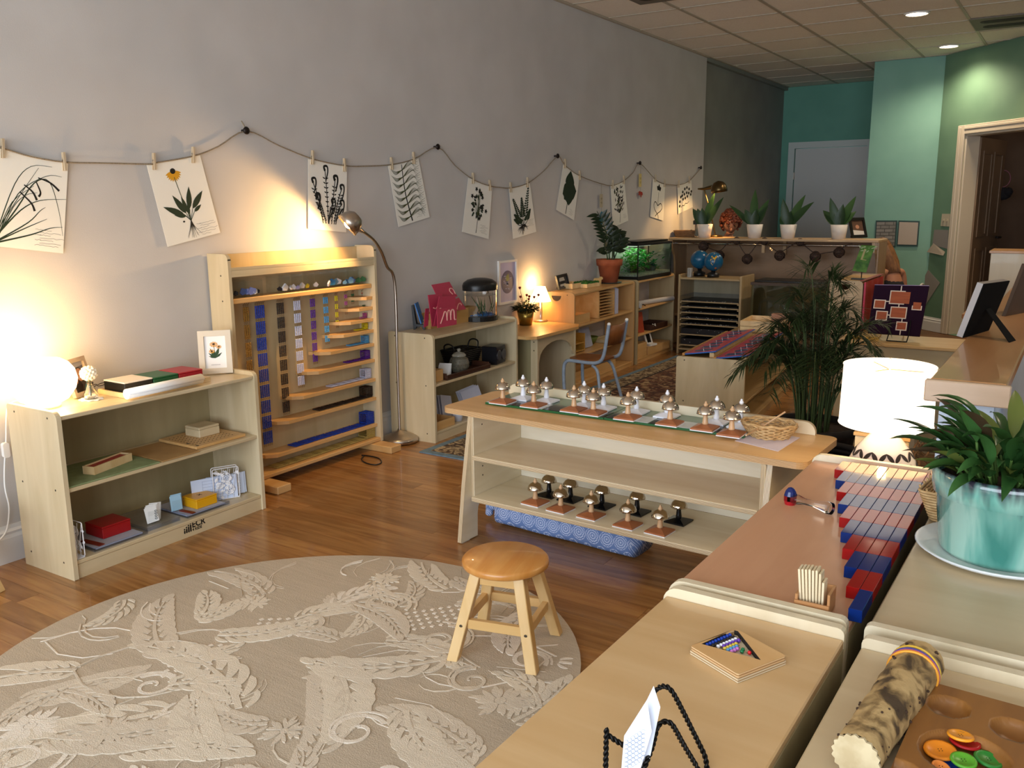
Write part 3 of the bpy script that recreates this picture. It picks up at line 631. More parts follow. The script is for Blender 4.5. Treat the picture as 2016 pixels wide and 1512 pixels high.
for z in (1.07, .95, .6): build('screw', MB().lathe([(.0045, 0), (0, .0015)], 6, 0, rt(.1, yl, z, 0, pi/2)), DARKW, t, W=True)
LED = [((700, 584), (742, 581)), ((685, 604), (742, 601)), ((668, 628), (743, 624)), ((654, 653), (743, 646)), ((628, 688), (744, 673)), ((604, 726), (745, 704)), ((574, 776), (746, 742)), ((545, 826), (747, 779)), ((522, 893), (748, 831))]
BC_COL = ['#1f5a33', '#b6568f', '#e3cf1c', '#54a4d6', '#5a2390', '#d9dbef', '#2a1f1b', '#1440b0', '#b08a3a']
beadm = [mat('bead_%s' % c, c, .25) for c in BC_COL]; redbead = mat('bead_red', '#a6401c', .25); WIRE = mat('copper_wire', '#7a5228', .35, .8); BG = mat('gold_bead', '#a67a2c', .3)
beadm[8] = BG
BD = .0072
def bar(n, M, b, mi=0, seg=6, br=BD*.46):
    """n beads on a wire along local z"""
    prof = []
    for k in range(n): prof += [(.0009, k*BD), (br, k*BD+BD*.25), (br, k*BD+BD*.75)]
    prof.append((.0009, n*BD)); b.lathe(prof, seg, mi, M, True, False); return b
ledz = []
for k, (a, c) in enumerate(LED):
    zz = hp(*c, X=.135).z-.004; y0 = hp(*a, X=.09).y; ledz.append((zz, y0)); d = .105
    b = MB().prism([(.0262, y0-.02), (.09, y0), (.0262+d, y0+.045), (.0262+d, yr-.0185), (.0262, yr-.0185)], zz-.017, zz)
    build('ledge', b, BIRW, t, W=True, bev=.002)
# hanging chains
CH = [('gold', 9, 10, 3, 2.925), ('blue', 8, 9, 5, 3.012), ('black', 7, 8, 4, 3.148), ('white', 6, 7, 4, 3.264), ('purple', 5, 6, 3, 3.376), ('pale blue', 4, 5, 3, 3.474), ('yellow', 3, 4, 2, 3.556), ('pink', 2, 3, 2, 3.632), ('green', 1, 2, 2, 3.688), ('red', 0, 1, 1, 3.766)]
CH = [(a, n, n, s_, y_) for (a, _, n, s_, y_) in CH]
for ci, (nm, _, n, ns, y_) in enumerate(CH):
    mm = redbead if n == 1 else ([beadm[8]]+[beadm[i] for i in (7, 6, 5, 4, 3, 2, 1, 0)])[ci] if n > 1 else redbead
    q = thing('bead_chain', '%s bead chain hanging in the bead cabinet' % {'gold': 'long gold', 'blue': 'wide royal blue', 'black': 'dark brown black', 'red': 'tiny single red'}.get(nm, nm), 'bead chain', (.05, y_, .93), 0, 'hanging bead chains')
    pit = n*BD+.0165; proto = None; lk = MB(); sp2 = .0126
    for s_ in range(ns):
        yy = (s_-(ns-1)/2)*sp2
        lk.tube([(.0, yy, .004), (.018, yy, .004), (.02, yy, -.004), (.012, yy, -.012)], .0012, 4)
        lk.tube([(.008, yy+.004*cos(a), -.017+.005*sin(a)) for a in (2*pi*i/7 for i in range(7))], .0009, 4, closed=True)
        for r_ in range(n):
            z0 = -.026-r_*pit-n*BD
            if s_ == ns-1 and nm == 'blue' and r_ > 6: pass
            if proto is None: o = proto = build('bead_bar', bar(n, None, MB(), 0, 6, .0052), mm, q)
            else: o = proto.copy(); COL.objects.link(o); o.parent = q
            o.location = (.008, yy, z0)
            lk.tube([(.008, yy+.0035*cos(a), z0-.0075+.0062*sin(a)) for a in (2*pi*i/7 for i in range(7))], .0008, 4, closed=True)
    build('wire_links', lk, WIRE, q, kind='stuff')
# squares and cubes on the ledges
words = {1: 'green', 2: 'pink', 3: 'yellow', 4: 'pale blue', 5: 'purple', 6: 'white', 7: 'black', 8: 'royal blue', 9: 'gold'}
sqp = {}
def square_mesh(n, layers, mi=0):
    b = MB()
    for l in range(layers):
        for j in range(n):
            if layers > 1 and 0 < j < n-1 and 0 < l < layers-1: continue
            bar(n, rt(BD/2+j*BD, 0, BD/2+l*BD, 0, -pi/2), b, mi, 5)
        for e in (.12*n*BD, .88*n*BD): b.bx(0, n*BD, e-.0006, e+.0006, l*BD+BD*.9, l*BD+BD*1.02, 1)
    return b
for k in range(9):
    n = k+2; mm = beadm[k]; zz = ledz[k][0]+.0006 if k < 9 else 0
    if k == 8: zz = .0627
for n in range(2, 11):
    if n == 10: zz, y0 = .0627, 2.79
    else: zz, y0 = ledz[n-1][0]+.0006, ledz[n-1][1]+.045
    mm = [beadm[n-2] if n < 10 else mat('pale_gold_bead', '#c3a75a', .3), WIRE]; nm = words[n-1]; x0 = .03+max(0, (.1-n*BD)/2)
    if n == 2: nsq = 1
    elif n < 5: nsq = n-1 if n > 3 else 2
    else: nsq = {5: 4, 6: 4, 7: 6, 8: 7, 9: 9, 10: 10}[n]
    if n > 2:
        cyy = yr-.022-n*BD-.004
        cu = solo('bead_cube', square_mesh(n, n), mm, '%s bead cube at the right end of its ledge' % nm, 'bead cube', (x0+.004, cyy, zz+BD+.0006), 0, 'bead cubes on the ledges')
        zz_, ye = zz, yr-.022
    else: ye = yr-.03
    pr = None; pitch = n*BD+.0045
    for s_ in range(nsq):
        yy = ye-n*BD-s_*pitch
        if yy < y0-.03 and n < 10: break
        if yy < 2.775: break
        lab = '%s bead square, %s from the right on its ledge' % (nm, ('first', 'second', 'third', 'fourth', 'fifth', 'sixth', 'seventh', 'eighth', 'ninth', 'tenth')[s_]) if s_ else '%s bead square under its cube' % nm
        if n == 2: lab = 'green bead square on the second ledge from the top'
        if pr is None: o = pr = solo('bead_square', square_mesh(n, 1), mm, lab, 'bead square', (x0, yy, zz), 0, '%s bead squares' % nm)
        else: o = pr.copy(); COL.objects.link(o); o['label'] = lab
        o.location = (x0+random.uniform(-.002, .002), yy, zz+(.0 if s_ else 0)); o.rotation_euler = (0, 0, random.uniform(-.02, .02) if s_ else 0)
# acrylic bins
random.seed(21)
yb0 = 2.795; bins = [(2.80, 2.875), (2.88, 2.985), (3.085, 3.165), (3.17, 3.25), (3.255, 3.335), (3.34, 3.42), (3.425, 3.505), (3.51, 3.59), (3.595, 3.675), (3.68, 3.755)]
TK = [mat('ticket_%d' % i, c, .5) for i, c in enumerate(('#5c6fae', '#8f93c8', '#1c1c22', '#e4e6ec', '#7fb2d8', '#c8b52a', '#2f6f9e', '#3f7a4c'))]
cont = [[2], [0, 1, 1, 3, 2], [2, 3], [3, 3, 1], [3, 5], [3], [3, 6], [4, 3, 4], [6, 4, 0, 6], [7, 4, 7]]
for k, (a, c) in enumerate(bins):
    q = thing('acrylic_bin', 'acrylic bin %s, %s from the left' % (('with one dark oval ticket', 'crowded with blue and lilac tickets', 'holding a grey and black ticket', 'of white slips and a lilac one', 'with a yellow ticket', 'with a single white slip', 'with a tall white stick', 'of white folded slips', 'stuffed with blue tickets', 'with green and pale blue tickets')[k], ('first', 'second', 'third', 'fourth', 'fifth', 'sixth', 'seventh', 'eighth', 'ninth', 'tenth')[k]), 'bin', (.078, (a+c)/2, .9575), 0, 'acrylic bins on the bead cabinet shelf'); W_ = c-a; h = .085
    for r_ in ((-.045, .045, -W_/2, W_/2, .0005, .002), (-.045, -.0435, -W_/2, W_/2, .0022, h), (.0435, .045, -W_/2, W_/2, .0022, h*.93), (-.0433, .0433, -W_/2, -W_/2+.0015, .0022, h), (-.0433, .0433, W_/2-.0015, W_/2, .0022, h)): build('bin_wall', MB().bx(*r_), ACRYL, q)
    for j, ci in enumerate(cont[k]):
        s_ = random.uniform(.016, .028); yy = -W_/2+W_*(j+.7)/(len(cont[k])+.4)
        b = MB().prism([(-s_*.5, 0), (s_*.5, 0), (s_*.9, s_*.7), (0, s_*1.3), (-s_*.8, s_*.6)], 0, .004+.006*random.random())
        o = build('ticket', b, TK[ci], q); o.location = (random.uniform(.0, .03), yy, .004+.004); o.rotation_euler = (pi/2+random.uniform(-.6, .3), random.uniform(-.3, .3), pi/2+random.uniform(-.5, .5)); o.location.z = .012
# ================================================================ FLOOR LAMP
fx, fy = .165, 3.93
t = thing('floor_lamp', 'brushed steel gooseneck floor lamp lit beside the bead cabinet', 'lamp', (fx, fy, 0))
build('base', MB().lathe([(0, .0), (.104, .002), (.11, .008), (.11, .026), (.1, .034), (.06, .05), (.02, .066), (.012, .075), (0, .075)], 40), STEEL, t)
neck = [(0, 0, .07)]
Pn = [(768, 700), (764, 560), (758, 520), (747, 490), (733, 470), (721, 457)]
tip = hp(713, 455, X=.22)
pth = [Vector((fx, fy, .07)), Vector((fx, fy, .5)), Vector((fx, fy, .95))]+[hp(a, b, X=x) for a, b, x in ((762, 525, .166), (751, 496, .175), (737, 474, .19), (722, 461, .21))]+[tip]
build('gooseneck_pole', MB().tube(smoothpath(pth, 6), .0085, 10), STEEL, t, W=True)
hc = hp(688, 440, X=.27); aim = Vector((-.50, -.58, -.62)).normalized()
Q = aim.to_track_quat('Z', 'Y').to_matrix().to_4x4(); HM = Matrix.Translation(hc) @ Q
prof = [(.006, -.062), (.03, -.06), (.05, -.042), (.062, -.015), (.067, .02), (.065, .02), (.06, -.014), (.048, -.04), (.03, -.056), (.006, -.058)]
build('lamp_head', MB().lathe(prof, 28, 0, HM), STEEL, t, W=True)
build('socket_neck', MB().tube([tip, tip.lerp(hc, .35), HM @ Vector((0, 0, -.05))], [.012, .016, .014], 10), STEEL, t, W=True)
build('bulb', MB().ball((0, 0, 0), .03, 16, 0, HM @ rt(0, 0, -.004)), mat('bulb_glow', '#fff4da', .5, emit='#ffd592', es=40), t, W=True)
spot('floor_lamp_light', HM @ Vector((0, 0, .028)), HM @ Vector((0, 0, 1)), 24, WARM, 168, .3, .02)
cp_ = [(fx-.02, fy+.02, .004), (fx+.05, 3.6, .004), (.45, 3.5, .004), (.52, 3.6, .004), (.47, 3.7, .004), (.36, 3.66, .004), (.25, 3.55, .004)]
cp_ = [hp(a, b, Z=.004) for a, b in ((716, 898), (712, 905), (722, 912), (740, 915), (751, 910), (745, 902), (728, 898), (712, 896))]
solo('power_cord', MB().tube(smoothpath(cp_, 6), .0035, 6), BLACK, 'looped black power cord on the floor by the cabinet foot', 'cord', cp_[0], W=True)
# ================================================================ SECOND SHELF
T2 = .638
t = thing('display_stand', 'black plate stand holding a blue card at the left end of the second shelf', 'stand', hp(825, 648, Z=T2), 2.05)
M_ = rt(0, 0, 0, 0, pi/2)
for k in (-.022, .022): b = MB(); b.prism([(-.03, 0), (-.02, 0), (-.01, .02), (.02, .02), (.03, 0), (.04, 0), (.045, .03), (.038, .04), (.03, .03), (-.012, .035), (-.03, .15), (-.04, .15)], -.003, .003, 0, rt(k, 0, 0, -pi/2, 0) @ rt(0, 0, 0, 0, pi/2)); build('stand_leg', b, BLACK, t)
build('crossbar', MB().bx(-.022, .022, -.004, .004, .024, .03), BLACK, t)
build('blue_card', MB().bx(-.05, .05, -.006, -.001, 0, .13, 0, rt(0, -.02, .038, 0, -.28)), mat('card_blue', '#2f7fd0', .5), t)
def pboard(name, label, px4, th, draw=None):
    """flat pink letter board: corners (bl, br, tr, tl) in world space"""
    bl, br, tr, tl = [Vector(q) for q in px4]; n = (br-bl).cross(tl-bl).normalized()
    t = thing(name, label, 'letter board', bl)
    b = MB().slab([bl, br, tr, tl], n, th); build('board', b, PINK, t, W=True)
    if draw:
        g = MB()
        for stroke in draw: g.tube(smoothpath([bl+(br-bl)*u+(tl-bl)*v+n*(th+.0006) for u, v in stroke], 5), .0045, 4)
        build('sandpaper_letter', g, mat('sand_letter', '#e3a69a', .9), t, W=True)
    return t
def at_x(px, py, x): return hp(px, py, X=x)
mst = [[(.15, .2), (.3, .55), (.4, .8), (.48, .72), (.5, .45), (.5, .3)], [(.5, .45), (.58, .8), (.68, .8), (.7, .5), (.7, .3)], [(.7, .5), (.78, .82), (.88, .8), (.9, .5), (.9, .3), (.97, .28)]]
pboard('letter_board', 'pink sandpaper board with cursive letter m at the front', [at_x(861, 646, .315), at_x(898, 639, .318), at_x(898, 603, .29), at_x(859, 609, .29)], .004, mst)
pboard('letter_board', 'pink board standing just behind the letter m', [at_x(853, 643, .285), at_x(895, 636, .285), at_x(896, 583, .25), at_x(864, 584, .25)], .004, [[(.14, .42), (.13, .5), (.14, .58), (.2, .56)]])
pboard('letter_board', 'tall pink board leaning at the left of the wooden letter box', [at_x(850, 643, .24), at_x(872, 640, .24), at_x(870, 578, .2), at_x(842, 581, .2)], .004, [[(.3, .58), (.5, .55), (.66, .6)]])
pboard('letter_board', 'pink board tilted above all others in the wooden box', [at_x(862, 588, .19), at_x(900, 584, .19), at_x(884, 555, .16), at_x(849, 561, .16)], .004, [[(.8, .2), (.72, .45), (.8, .62), (.92, .55), (.94, .2)]])
pboard('letter_board', 'pink board with letter r slipping down at the right of the box', [at_x(897, 612, .2), at_x(917, 609, .2), at_x(902, 586, .17), at_x(893, 590, .17)], .004, [[(.1, .1), (.3, .5), (.5, .6), (.6, .4)]])
pboard('letter_board', 'narrow pink board standing behind the black plate stand', [at_x(834, 645, .2), at_x(842, 641, .2), at_x(844, 607, .17), at_x(837, 608, .17)], .004)
t = thing('letter_box', 'birch box with low front holding the pink letter boards', 'box', (.2, 4.5, T2))
y0b, y1b = hp(884, 640, Z=T2).y, hp(936, 630, Z=T2).y
y0b = 4.27; xf = hp(936, 631, Z=T2).x; h1 = .095
for q, z1 in (((xf-.012, xf, y0b, y1b), h1), ((.07, .08, y0b, y1b), h1), ((.081, xf-.0125, y0b, y0b+.01), h1*.6), ((.081, xf-.0125, y1b-.01, y1b), h1)): build('box_wall', MB().bx(*q, T2+.004, T2+z1), birch('box_wood', '#b98f50', '#c79c5e', 1), t, W=True, bev=.002)
build('box_base', MB().bx(.07, xf, y0b, y1b, T2, T2+.0038), BIRW, t, W=True)
# small bow fronted aquarium
af = hp(941, 637, Z=T2); ay0, ay1 = hp(908, 560, X=.12).y+.02, hp(960, 615, X=.22).y
t = thing('fish_tank', 'small round fish tank with black lid on the second shelf', 'aquarium', (.16, 4.80, T2))
ov = lambda k, r: [(r*.105*cos(a)*1, r*.125*sin(a)) for a in (2*pi*i/k for i in range(k))]
b = MB(); o = ov(28, 1); i_ = ov(28, .95)[::-1]; b.prism(o, .02, .215, 0, None, holes=[i_], sm=True); build('glass_wall', b, GLASS, t)
b = MB(); b.prism(ov(28, 1.03), 0, .03); build('base', b, BLACK, t)
b = MB(); n = 28; rings = [(1.04, .205), (1.05, .23), (.98, .25), (.75, .268), (.4, .277), (0.01, .28)]
vs = []
for r_, z in rings: vs += [(p_[0], p_[1], z) for p_ in ov(n, r_)]
b.add(vs, [(k*n+i, k*n+(i+1) % n, (k+1)*n+(i+1) % n, (k+1)*n+i) for k in range(5) for i in range(n)], 0, True); b.prism(ov(n, 1.04), .2, .2055); build('lid', b, BLACK, t)
b = MB(); random.seed(4)
for k in range(90): a = random.uniform(0, 6.28); r_ = sqrt(random.random())*.9; b.ball((r_*.1*cos(a), r_*.118*sin(a), .036+.006*random.random()), .006, 6)
build('blue_gravel', b, mat('blue_gravel', '#2a6fb0', .5), t, kind='stuff')
b = MB()
for k in range(14): a = random.uniform(0, 6.28); r_ = random.random()*.06; b.leaf((r_*cos(a), r_*sin(a), .04), (random.uniform(-.5, .5), random.uniform(-.5, .5), 1), (1, .2, 0), random.uniform(.08, .14), .014, .3, 4)
build('plastic_plant', b, mat('tank_plant', '#3f7a45', .6), t)
b = MB().prism(ov(28, .93), .168, .169); build('water_surface', b, mat('water', '#dfeef0', .05, trans=1, ior=1.33), t)
solo('power_cord', MB().tube(smoothpath([hp(960, 568, X=.06), hp(967, 588, X=.03), hp(974, 610, X=.02), hp(976, 632, X=.02)], 6), .004, 6), BLACK, 'black cord hanging from the lid of the round fish tank', 'cord', hp(976, 632, X=.02), W=True)
# inside the second shelf
ZA = .353
t = thing('serving_tray', 'dark wooden tray under the glass jar inside the second shelf', 'tray', (.24, 4.4, ZA), .02)
for q in ((-.11, .11, -.24, .24, .0005, .008), (-.11, -.1, -.24, .24, .0082, .03), (.1, .11, -.24, .24, .0082, .03), (-.1, .1, -.24, -.23, .0082, .04), (-.1, .1, .23, .24, .0082, .04)): build('tray_board', MB().bx(*q), noisy('dark_tray', '#3a2117', '#4a2c1e', (1, 8, 1), 3, 3, .4), t, bev=.002)
t = thing('glass_jar', 'cut glass jar with domed lid and knob', 'jar', hp(905, 732, Z=ZA+.009))
t.location = (.27, 4.40, ZA+.009)
build('jar_body', MB().lathe([(.001, .001), (.045, .001), (.062, .03), (.066, .055), (.056, .085), (.04, .098), (.037, .094), (.053, .08), (.062, .055), (.058, .03), (.042, .006), (.001, .006)], 14, sm=False), mat('smoky_glass', '#cfc9b4', .08, trans=.85), t)
build('jar_lid', MB().lathe([(.044, .099), (.046, .104), (.034, .118), (.012, .126), (.006, .13), (.012, .136), (.011, .145), (0, .148)], 16), mat('lid_glass', '#d8d4c4', .1, trans=.7), t)
b = MB(); random.seed(8)
for k in range(26): a = random.uniform(0, 6.28); r_ = random.random()*.045; b.ball((r_*cos(a), r_*sin(a), .014+random.random()*.04), .011, 6, sq=(1, .7, .8))
build('pebbles', b, noisy('pebble', '#5a4a38', '#8a7860', (1, 1, 1), 20, 2, .6), t, kind='stuff')
t = thing('wicker_basket', 'black basket with two raised handles inside the second shelf', 'basket', (.13, 4.62, ZA))
b = MB(); WK = mat('black_wicker', '#191613', .5)
for k in range(9):
    s_ = .8+.2*k/8; b.tube([(q[0], q[1], .008+k*.0125) for q in rrect(-.085*s_, .085*s_, -.13*s_, .13*s_, .03, 3)], .0062, 5, closed=True)
build('woven_wall', b, WK, t); build('basket_floor', MB().bx(-.066, .066, -.1, .1, .001, .006), WK, t)
for s_ in (-1, 1): build('handle', MB().tube(smoothpath([(-.04, s_*.125, .1), (-.035, s_*.14, .145), (0, s_*.14, .16), (.035, s_*.14, .145), (.04, s_*.125, .1)], 4), .005, 6), WK, t)
t = thing('radio', 'small black cube radio with two round speakers', 'radio', (.26, 4.80, ZA), .15)
build('case', MB().bx(-.055, .055, -.065, .075, .001, .12), mat('patterned_black', '#17161a', .3), t, bev=.004)
for k in (-1, 1): build('speaker_cone', MB().lathe([(.034, 0), (.036, .004), (.03, .005), (.012, .001), (0, .003)], 20, 0, rt(.055, .005+k*.036, .06, 0, 0, pi/2)), mat('speaker_grey', '#4a4a50', .3, .6), t)
build('display_mark', MB().bx(.0552, .0558, -.004, .014, .058, .066), mat('silver_print', '#cfcfd2', .4), t)
t = thing('booklet', 'white folded booklet leaning at the left of the dark tray', 'booklet', (.26, 4.245, ZA+.009), .3)
for k in (0, 1): build('cover', MB().bx(-.04, .04, 0, .0015, 0, .07, 0, rt(0, .03*k, 0, 0, -.55+.3*k)), PAPER, t)
solo('card_box', MB().bx(-.06, .06, -.04, .035, 0, .07), BIRW, 'tan box at the left inside end of the second shelf', 'box', (.27, 4.12, ZA), .03, bev=.002)
ZB = .063
trayb('wooden_tray', 'shallow birch tray on the bottom of the second shelf', .14, .345, 4.05, 4.24, ZB, .05, BIRW)
t = thing('white_cup', 'white plastic tub on the bottom of the second shelf', 'tub', (.30, 4.33, ZB)); build('cup_body', MB().lathe([(.001, .001), (.032, .001), (.038, .075), (.036, .075), (.03, .004), (.001, .004)], 18), mat('tub_white', '#c5c9d6', .4), t)
for k, (y_, a_) in enumerate(((4.31, .2), (4.62, -.5))):
    t = thing('envelope_stack', ('clear sleeve of white papers beside the tub', 'leaning white envelopes at the right of the bottom shelf')[k], 'paper', (.2, y_, ZB+.019), a_)
    for j in range(3): build('sheet', MB().bx(-.001, .001, -.07, .07, 0, .13, 0, rt(j*.014, j*.01, .002, 0, .25*(k*2-1), -.25)), mat('sleeve_paper', '#b9bac8', .5), t)
# ================================================================ EARTH PICTURE, DESK
e4 = [hp(980, 601, X=.004), hp(1016, 595, X=.004), hp(1018, 511, X=.004), hp(978, 514, X=.004)]
ew = e4[1].y-e4[0].y; eh = e4[3].z-e4[0].z
t = thing('picture_frame', 'white framed picture of the planet earth hanging on the wall', 'picture frame', (.003, e4[0].y, e4[0].z))
M_ = Matrix(((0, 0, 1, 0), (1, 0, 0, 0), (0, 1, 0, 0), (0, 0, 0, 1)))
b = MB(); b.prism([(0, 0), (ew, 0), (ew, eh), (0, eh)], 0, .016, 0, M_, holes=[[(.016, .016), (ew-.016, .016), (ew-.016, eh-.016), (.016, eh-.016)]]); build('frame', b, WHITE, t, bev=.002)
b = MB().bx(.012, ew-.012, .012, eh-.012, .001, .006, 0, M_); flat(b, M_, ell(ew*.5, eh*.5, .083, .083, 32), .0065, 1); random.seed(6)
flat(b, M_, [(ew*.5-.03, eh*.5+.035), (ew*.5+.012, eh*.5+.062), (ew*.5+.025, eh*.5+.02), (ew*.5-.005, eh*.5+.0), (ew*.5-.018, eh*.5+.015)], .0068, 2)
for k in range(16): a = random.uniform(0, 6.28); r_ = random.random()*.06; flat(b, M_, ell(ew*.5+r_*cos(a), eh*.5+r_*sin(a), random.uniform(.006, .02), .004, 8), .007, 3)
build('picture', b, [mat('lilac_paper', '#b9b3d0', .7), mat('ocean_print', '#1a2468', .6), mat('land_print', '#5c6b2c', .6), mat('cloud_print', '#7f88b8', .6)], t)
DZ = .517
t = thing('desk', 'birch desk with arched apron between the second shelf and tall shelf', 'desk', (.23, 5.35, 0))
b = MB(); b.prism([(.02, 4.975), (.41, 4.975)]+[(.46, 5.03)]+[(.46, 5.62), (.40, 5.74), (.02, 5.74)], DZ-.02, DZ); build('desk_top', b, BIRW, t, W=True, bev=.004)
build('end_panel', MB().bx(.03, .35, 5.13, 5.148, 0, DZ-.0205), birch('desk_panel', '#8f8560', '#9c916c', 2), t, W=True); build('front_post', MB().bx(.351, .405, 5.127, 5.151, 0, DZ-.0205), BIRZ, t, W=True, bev=.002)
for z in (.46, .40): build('screw', MB().lathe([(.005, 0), (0, .0015)], 6, 0, rt(.378, 5.127, z, 0, pi/2)), DARKW, t, W=True)
b = MB(); b.prism([(5.152, .30)]+[(5.40-.235*cos(a), .33+.11*sin(a)) for a in (pi*i/10 for i in range(11))]+[(5.66, .30), (5.66, DZ-.0205), (5.152, DZ-.0205)], .384, .401, 0, YZ); build('arched_apron', b, BIR, t, W=True)
build('end_panel', MB().bx(.03, .405, 5.661, 5.68, 0, DZ-.0205), BIRZ, t, W=True)
bp = hp(1035, 640, Z=DZ)
t = thing('brass_planter', 'brass pot of small dark red roses on the desk', 'potted plant', bp)
build('pot', MB().lathe([(.001, 0), (.046, 0), (.066, .115), (.062, .115), (.044, .006), (.001, .006)], 28), mat('brass_pot', '#9c8440', .25, .9), t); build('soil', MB().lathe([(0, .1), (.058, .1)], 20, cap=False), SOIL, t)
b = MB(); random.seed(12); ROSE = mat('dark_rose', '#7d1c16', .6); RL = trimat('rose_leaf', '#26361c')
for k in range(240):
    a = random.uniform(0, 6.28); r_ = sqrt(random.random())*.1; z = .11+random.random()*.075*(1-r_/.13); b.leaf((r_*.8*cos(a), r_*.8*sin(a), z), (cos(a), sin(a), random.uniform(-.3, .9)), (0, 0, 1), random.uniform(.025, .045), .02, .4, 3)
build('foliage', b, RL, t, kind='stuff'); st = MB()
for k, (x, y_, z) in enumerate(((-.03, -.03, .27), (.02, .02, .205), (.05, .04, .2), (-.02, .05, .21), (.04, -.02, .19), (.075, .06, .215), (-.05, .01, .2))):
    st.tube(bez((x*.3, y_*.3, .1), (x*.5, y_*.5, z*.7), (x, y_, z)), .0018, 5); f = MB()
    for j in range(8): a = j*2.4; f.leaf((x, y_, z), (cos(a), sin(a), .9-.08*j), (0, 0, 1), .018, .018, -.8, 3)
    f.ball((x, y_, z+.006), .01, 8); build('rose', f, ROSE, t)
build('stems', st, mat('stem_green', '#3a4a26', .6), t)
dl_ = hp(1064, 633, Z=DZ)
t = thing('desk_lamp', 'small lit desk lamp with slim chrome stem and cream cone shade', 'lamp', dl_)
build('base', MB().lathe([(0, 0), (.052, 0), (.053, .012), (.045, .016), (0, .017)], 28), STEEL, t); build('stem', MB().lathe([(.006, .017), (.006, .17), (0, .17)], 12), CHROME, t)
build('shade', MB().lathe([(.082, .155), (.038, .265), (.036, .265), (.08, .155)], 28, cap=False), mat('lit_shade', '#ffeccb', .6, emit='#ffcf8a', es=5.5), t)
point('desk_lamp_light', (dl_.x, dl_.y, dl_.z+.285), 3.2, WARM, .02); point('desk_lamp_light_down', (dl_.x, dl_.y, dl_.z+.15), .8, WARM, .02)
# ---- school chair
t = thing('school_chair', 'small school chair with pale grey tube frame and brown plywood seat', 'chair', (.65, 5.5, 0))
TUBE = noisy('grey_tube_paint', '#8a97a6', '#9aa7b5', (1, 1, 1), 30, 3, .4); PLYB = birch('chair_ply', '#7a4520', '#8c5429', 2, .35)
sz = .30
def cpath(y_, sgn):
    return smoothpath([(.50, y_+.0*sgn, 0), (.485, y_, .14), (.485, y_, .25), (.50, y_, sz-.012), (.53, y_, sz+.002), (.62, y_, sz), (.72, y_, sz), (.775, y_, sz+.02), (.80, y_, sz+.07), (.815, y_, .45), (.835, y_+.0*sgn, .575)], 5)
for y_, sg in ((5.36, -1), (5.64, 1)):
    build('side_tube', MB().tube(cpath(y_, sg), .0125, 10), TUBE, t, W=True); build('tube_cap', MB().ball((.8353, y_, .578), .0132, 10), WHITE, t, W=True)
    build('rear_leg', MB().tube(smoothpath([(.70, y_+.02*-sg, sz-.02), (.74, y_+.02*-sg, sz-.06), (.77, y_, .12), (.80, y_+.015*sg, 0)], 5), .0115, 10), TUBE, t, W=True)
build('seat', MB().prism(rrect(.505, .765, 5.378, 5.622, .04), sz+.006, sz+.016), PLYB, t, W=True, bev=.003)
b = MB(); vs = []
for z in (.425, .565):
    for k in range(9):
        yy = 5.374+.252*k/8; vs.append((.813+(z-.45)*.16+.028*sin(pi*k/8), yy, z))
b.add(vs, [(k, k+1, 10+k, 9+k) for k in range(8)], 0, True); o = build('backrest', b, PLYB, t, W=True); sm_ = o.modifiers.new('ply', 'SOLIDIFY'); sm_.thickness = .009; sm_.offset = 0
t.location.z = 0; build('cross_tube', MB().tube([(.71, 5.37, sz-.014), (.71, 5.63, sz-.014)], .009, 8), TUBE, t, W=True)
t.location.z = .0075
# ================================================================ TALL SHELVES: TOPS
T3 = .734
frame('framed_photo', 'black photo frame with a black and white picture on the tall shelf', hp(1099, 572, Z=T3), hp(1120, 566, Z=T3), .115, .25, .015, .012, BLACK, [mat('mono_dark', '#3b3734', .6), mat('mono_light', '#c9c4bb', .6), mat('mono_black', '#151312', .6)],
      lambda b, M, W_, h, fw: (flat(b, M, [(W_*.25, h*.55), (W_*.75, h*.55), (W_*.7, h*.8), (W_*.3, h*.78)], .0032, 1), flat(b, M, [(W_*.25, h*.2), (W_*.75, h*.2), (W_*.75, h*.36), (W_*.25, h*.34)], .0034, 1), flat(b, M, ell(W_*.5, h*.45, W_*.2, h*.09), .0036, 2)))
q = hp(1135, 566, Z=T3); trayb('wooden_tray', 'pale wooden tray on the tall shelf beside the black frame', q.x-.10, q.x+.04, q.y-.14, q.y+.10, T3, .04, PINE)
t = thing('moss_tray', 'tray of bright green moss on the tall shelf', 'tray', (.12, 6.33, T3))
build('tray_base', MB().bx(.05, .2, 6.24, 6.46, T3, T3+.03), PINE, t, W=True); b = MB(); random.seed(9)
for k in range(120): b.ball((random.uniform(.06, .19), random.uniform(6.25, 6.45), T3+.032), random.uniform(.008, .016), 6)
build('moss', b, noisy('moss', '#234f16', '#386b20', (1, 1, 1), 40, 2, .9), t, W=True, kind='stuff')
WAN = mat('carved_wood', '#cfae74', .5)
q = hp(1177, 562, Z=T3); t = thing('wooden_animal', 'small carved wooden four legged animal on the tall shelf', 'figurine', q, 1.2)
b = MB(); b.prism([(-.035, .03), (-.035, 0), (-.025, 0), (-.022, .022), (.015, .022), (.018, 0), (.028, 0), (.03, .045), (.046, .05), (.046, .062), (.03, .072), (.018, .06), (-.03, .062), (-.04, .05)], -.01, .01, 0, XZ); build('body', b, WAN, t, bev=.003)
q = hp(1200, 555, Z=T3); t = thing('wooden_animal', 'small carved wooden animal standing upright in front of the clay pot', 'figurine', q, 1.2)
b = MB(); b.prism([(-.015, 0), (.012, 0), (.01, .03), (.022, .038), (.012, .05), (.01, .08), (.024, .09), (.024, .1), (-.008, .105), (-.014, .09), (-.012, .05), (-.02, .03)], -.009, .009, 0, XZ); build('body', b, WAN, t, bev=.003)
q = hp(1200, 548, Z=T3)
t = thing('potted_plant', 'zz plant in a terracotta pot on the tall shelf', 'potted plant', (.135, 6.76, T3)); zz = t
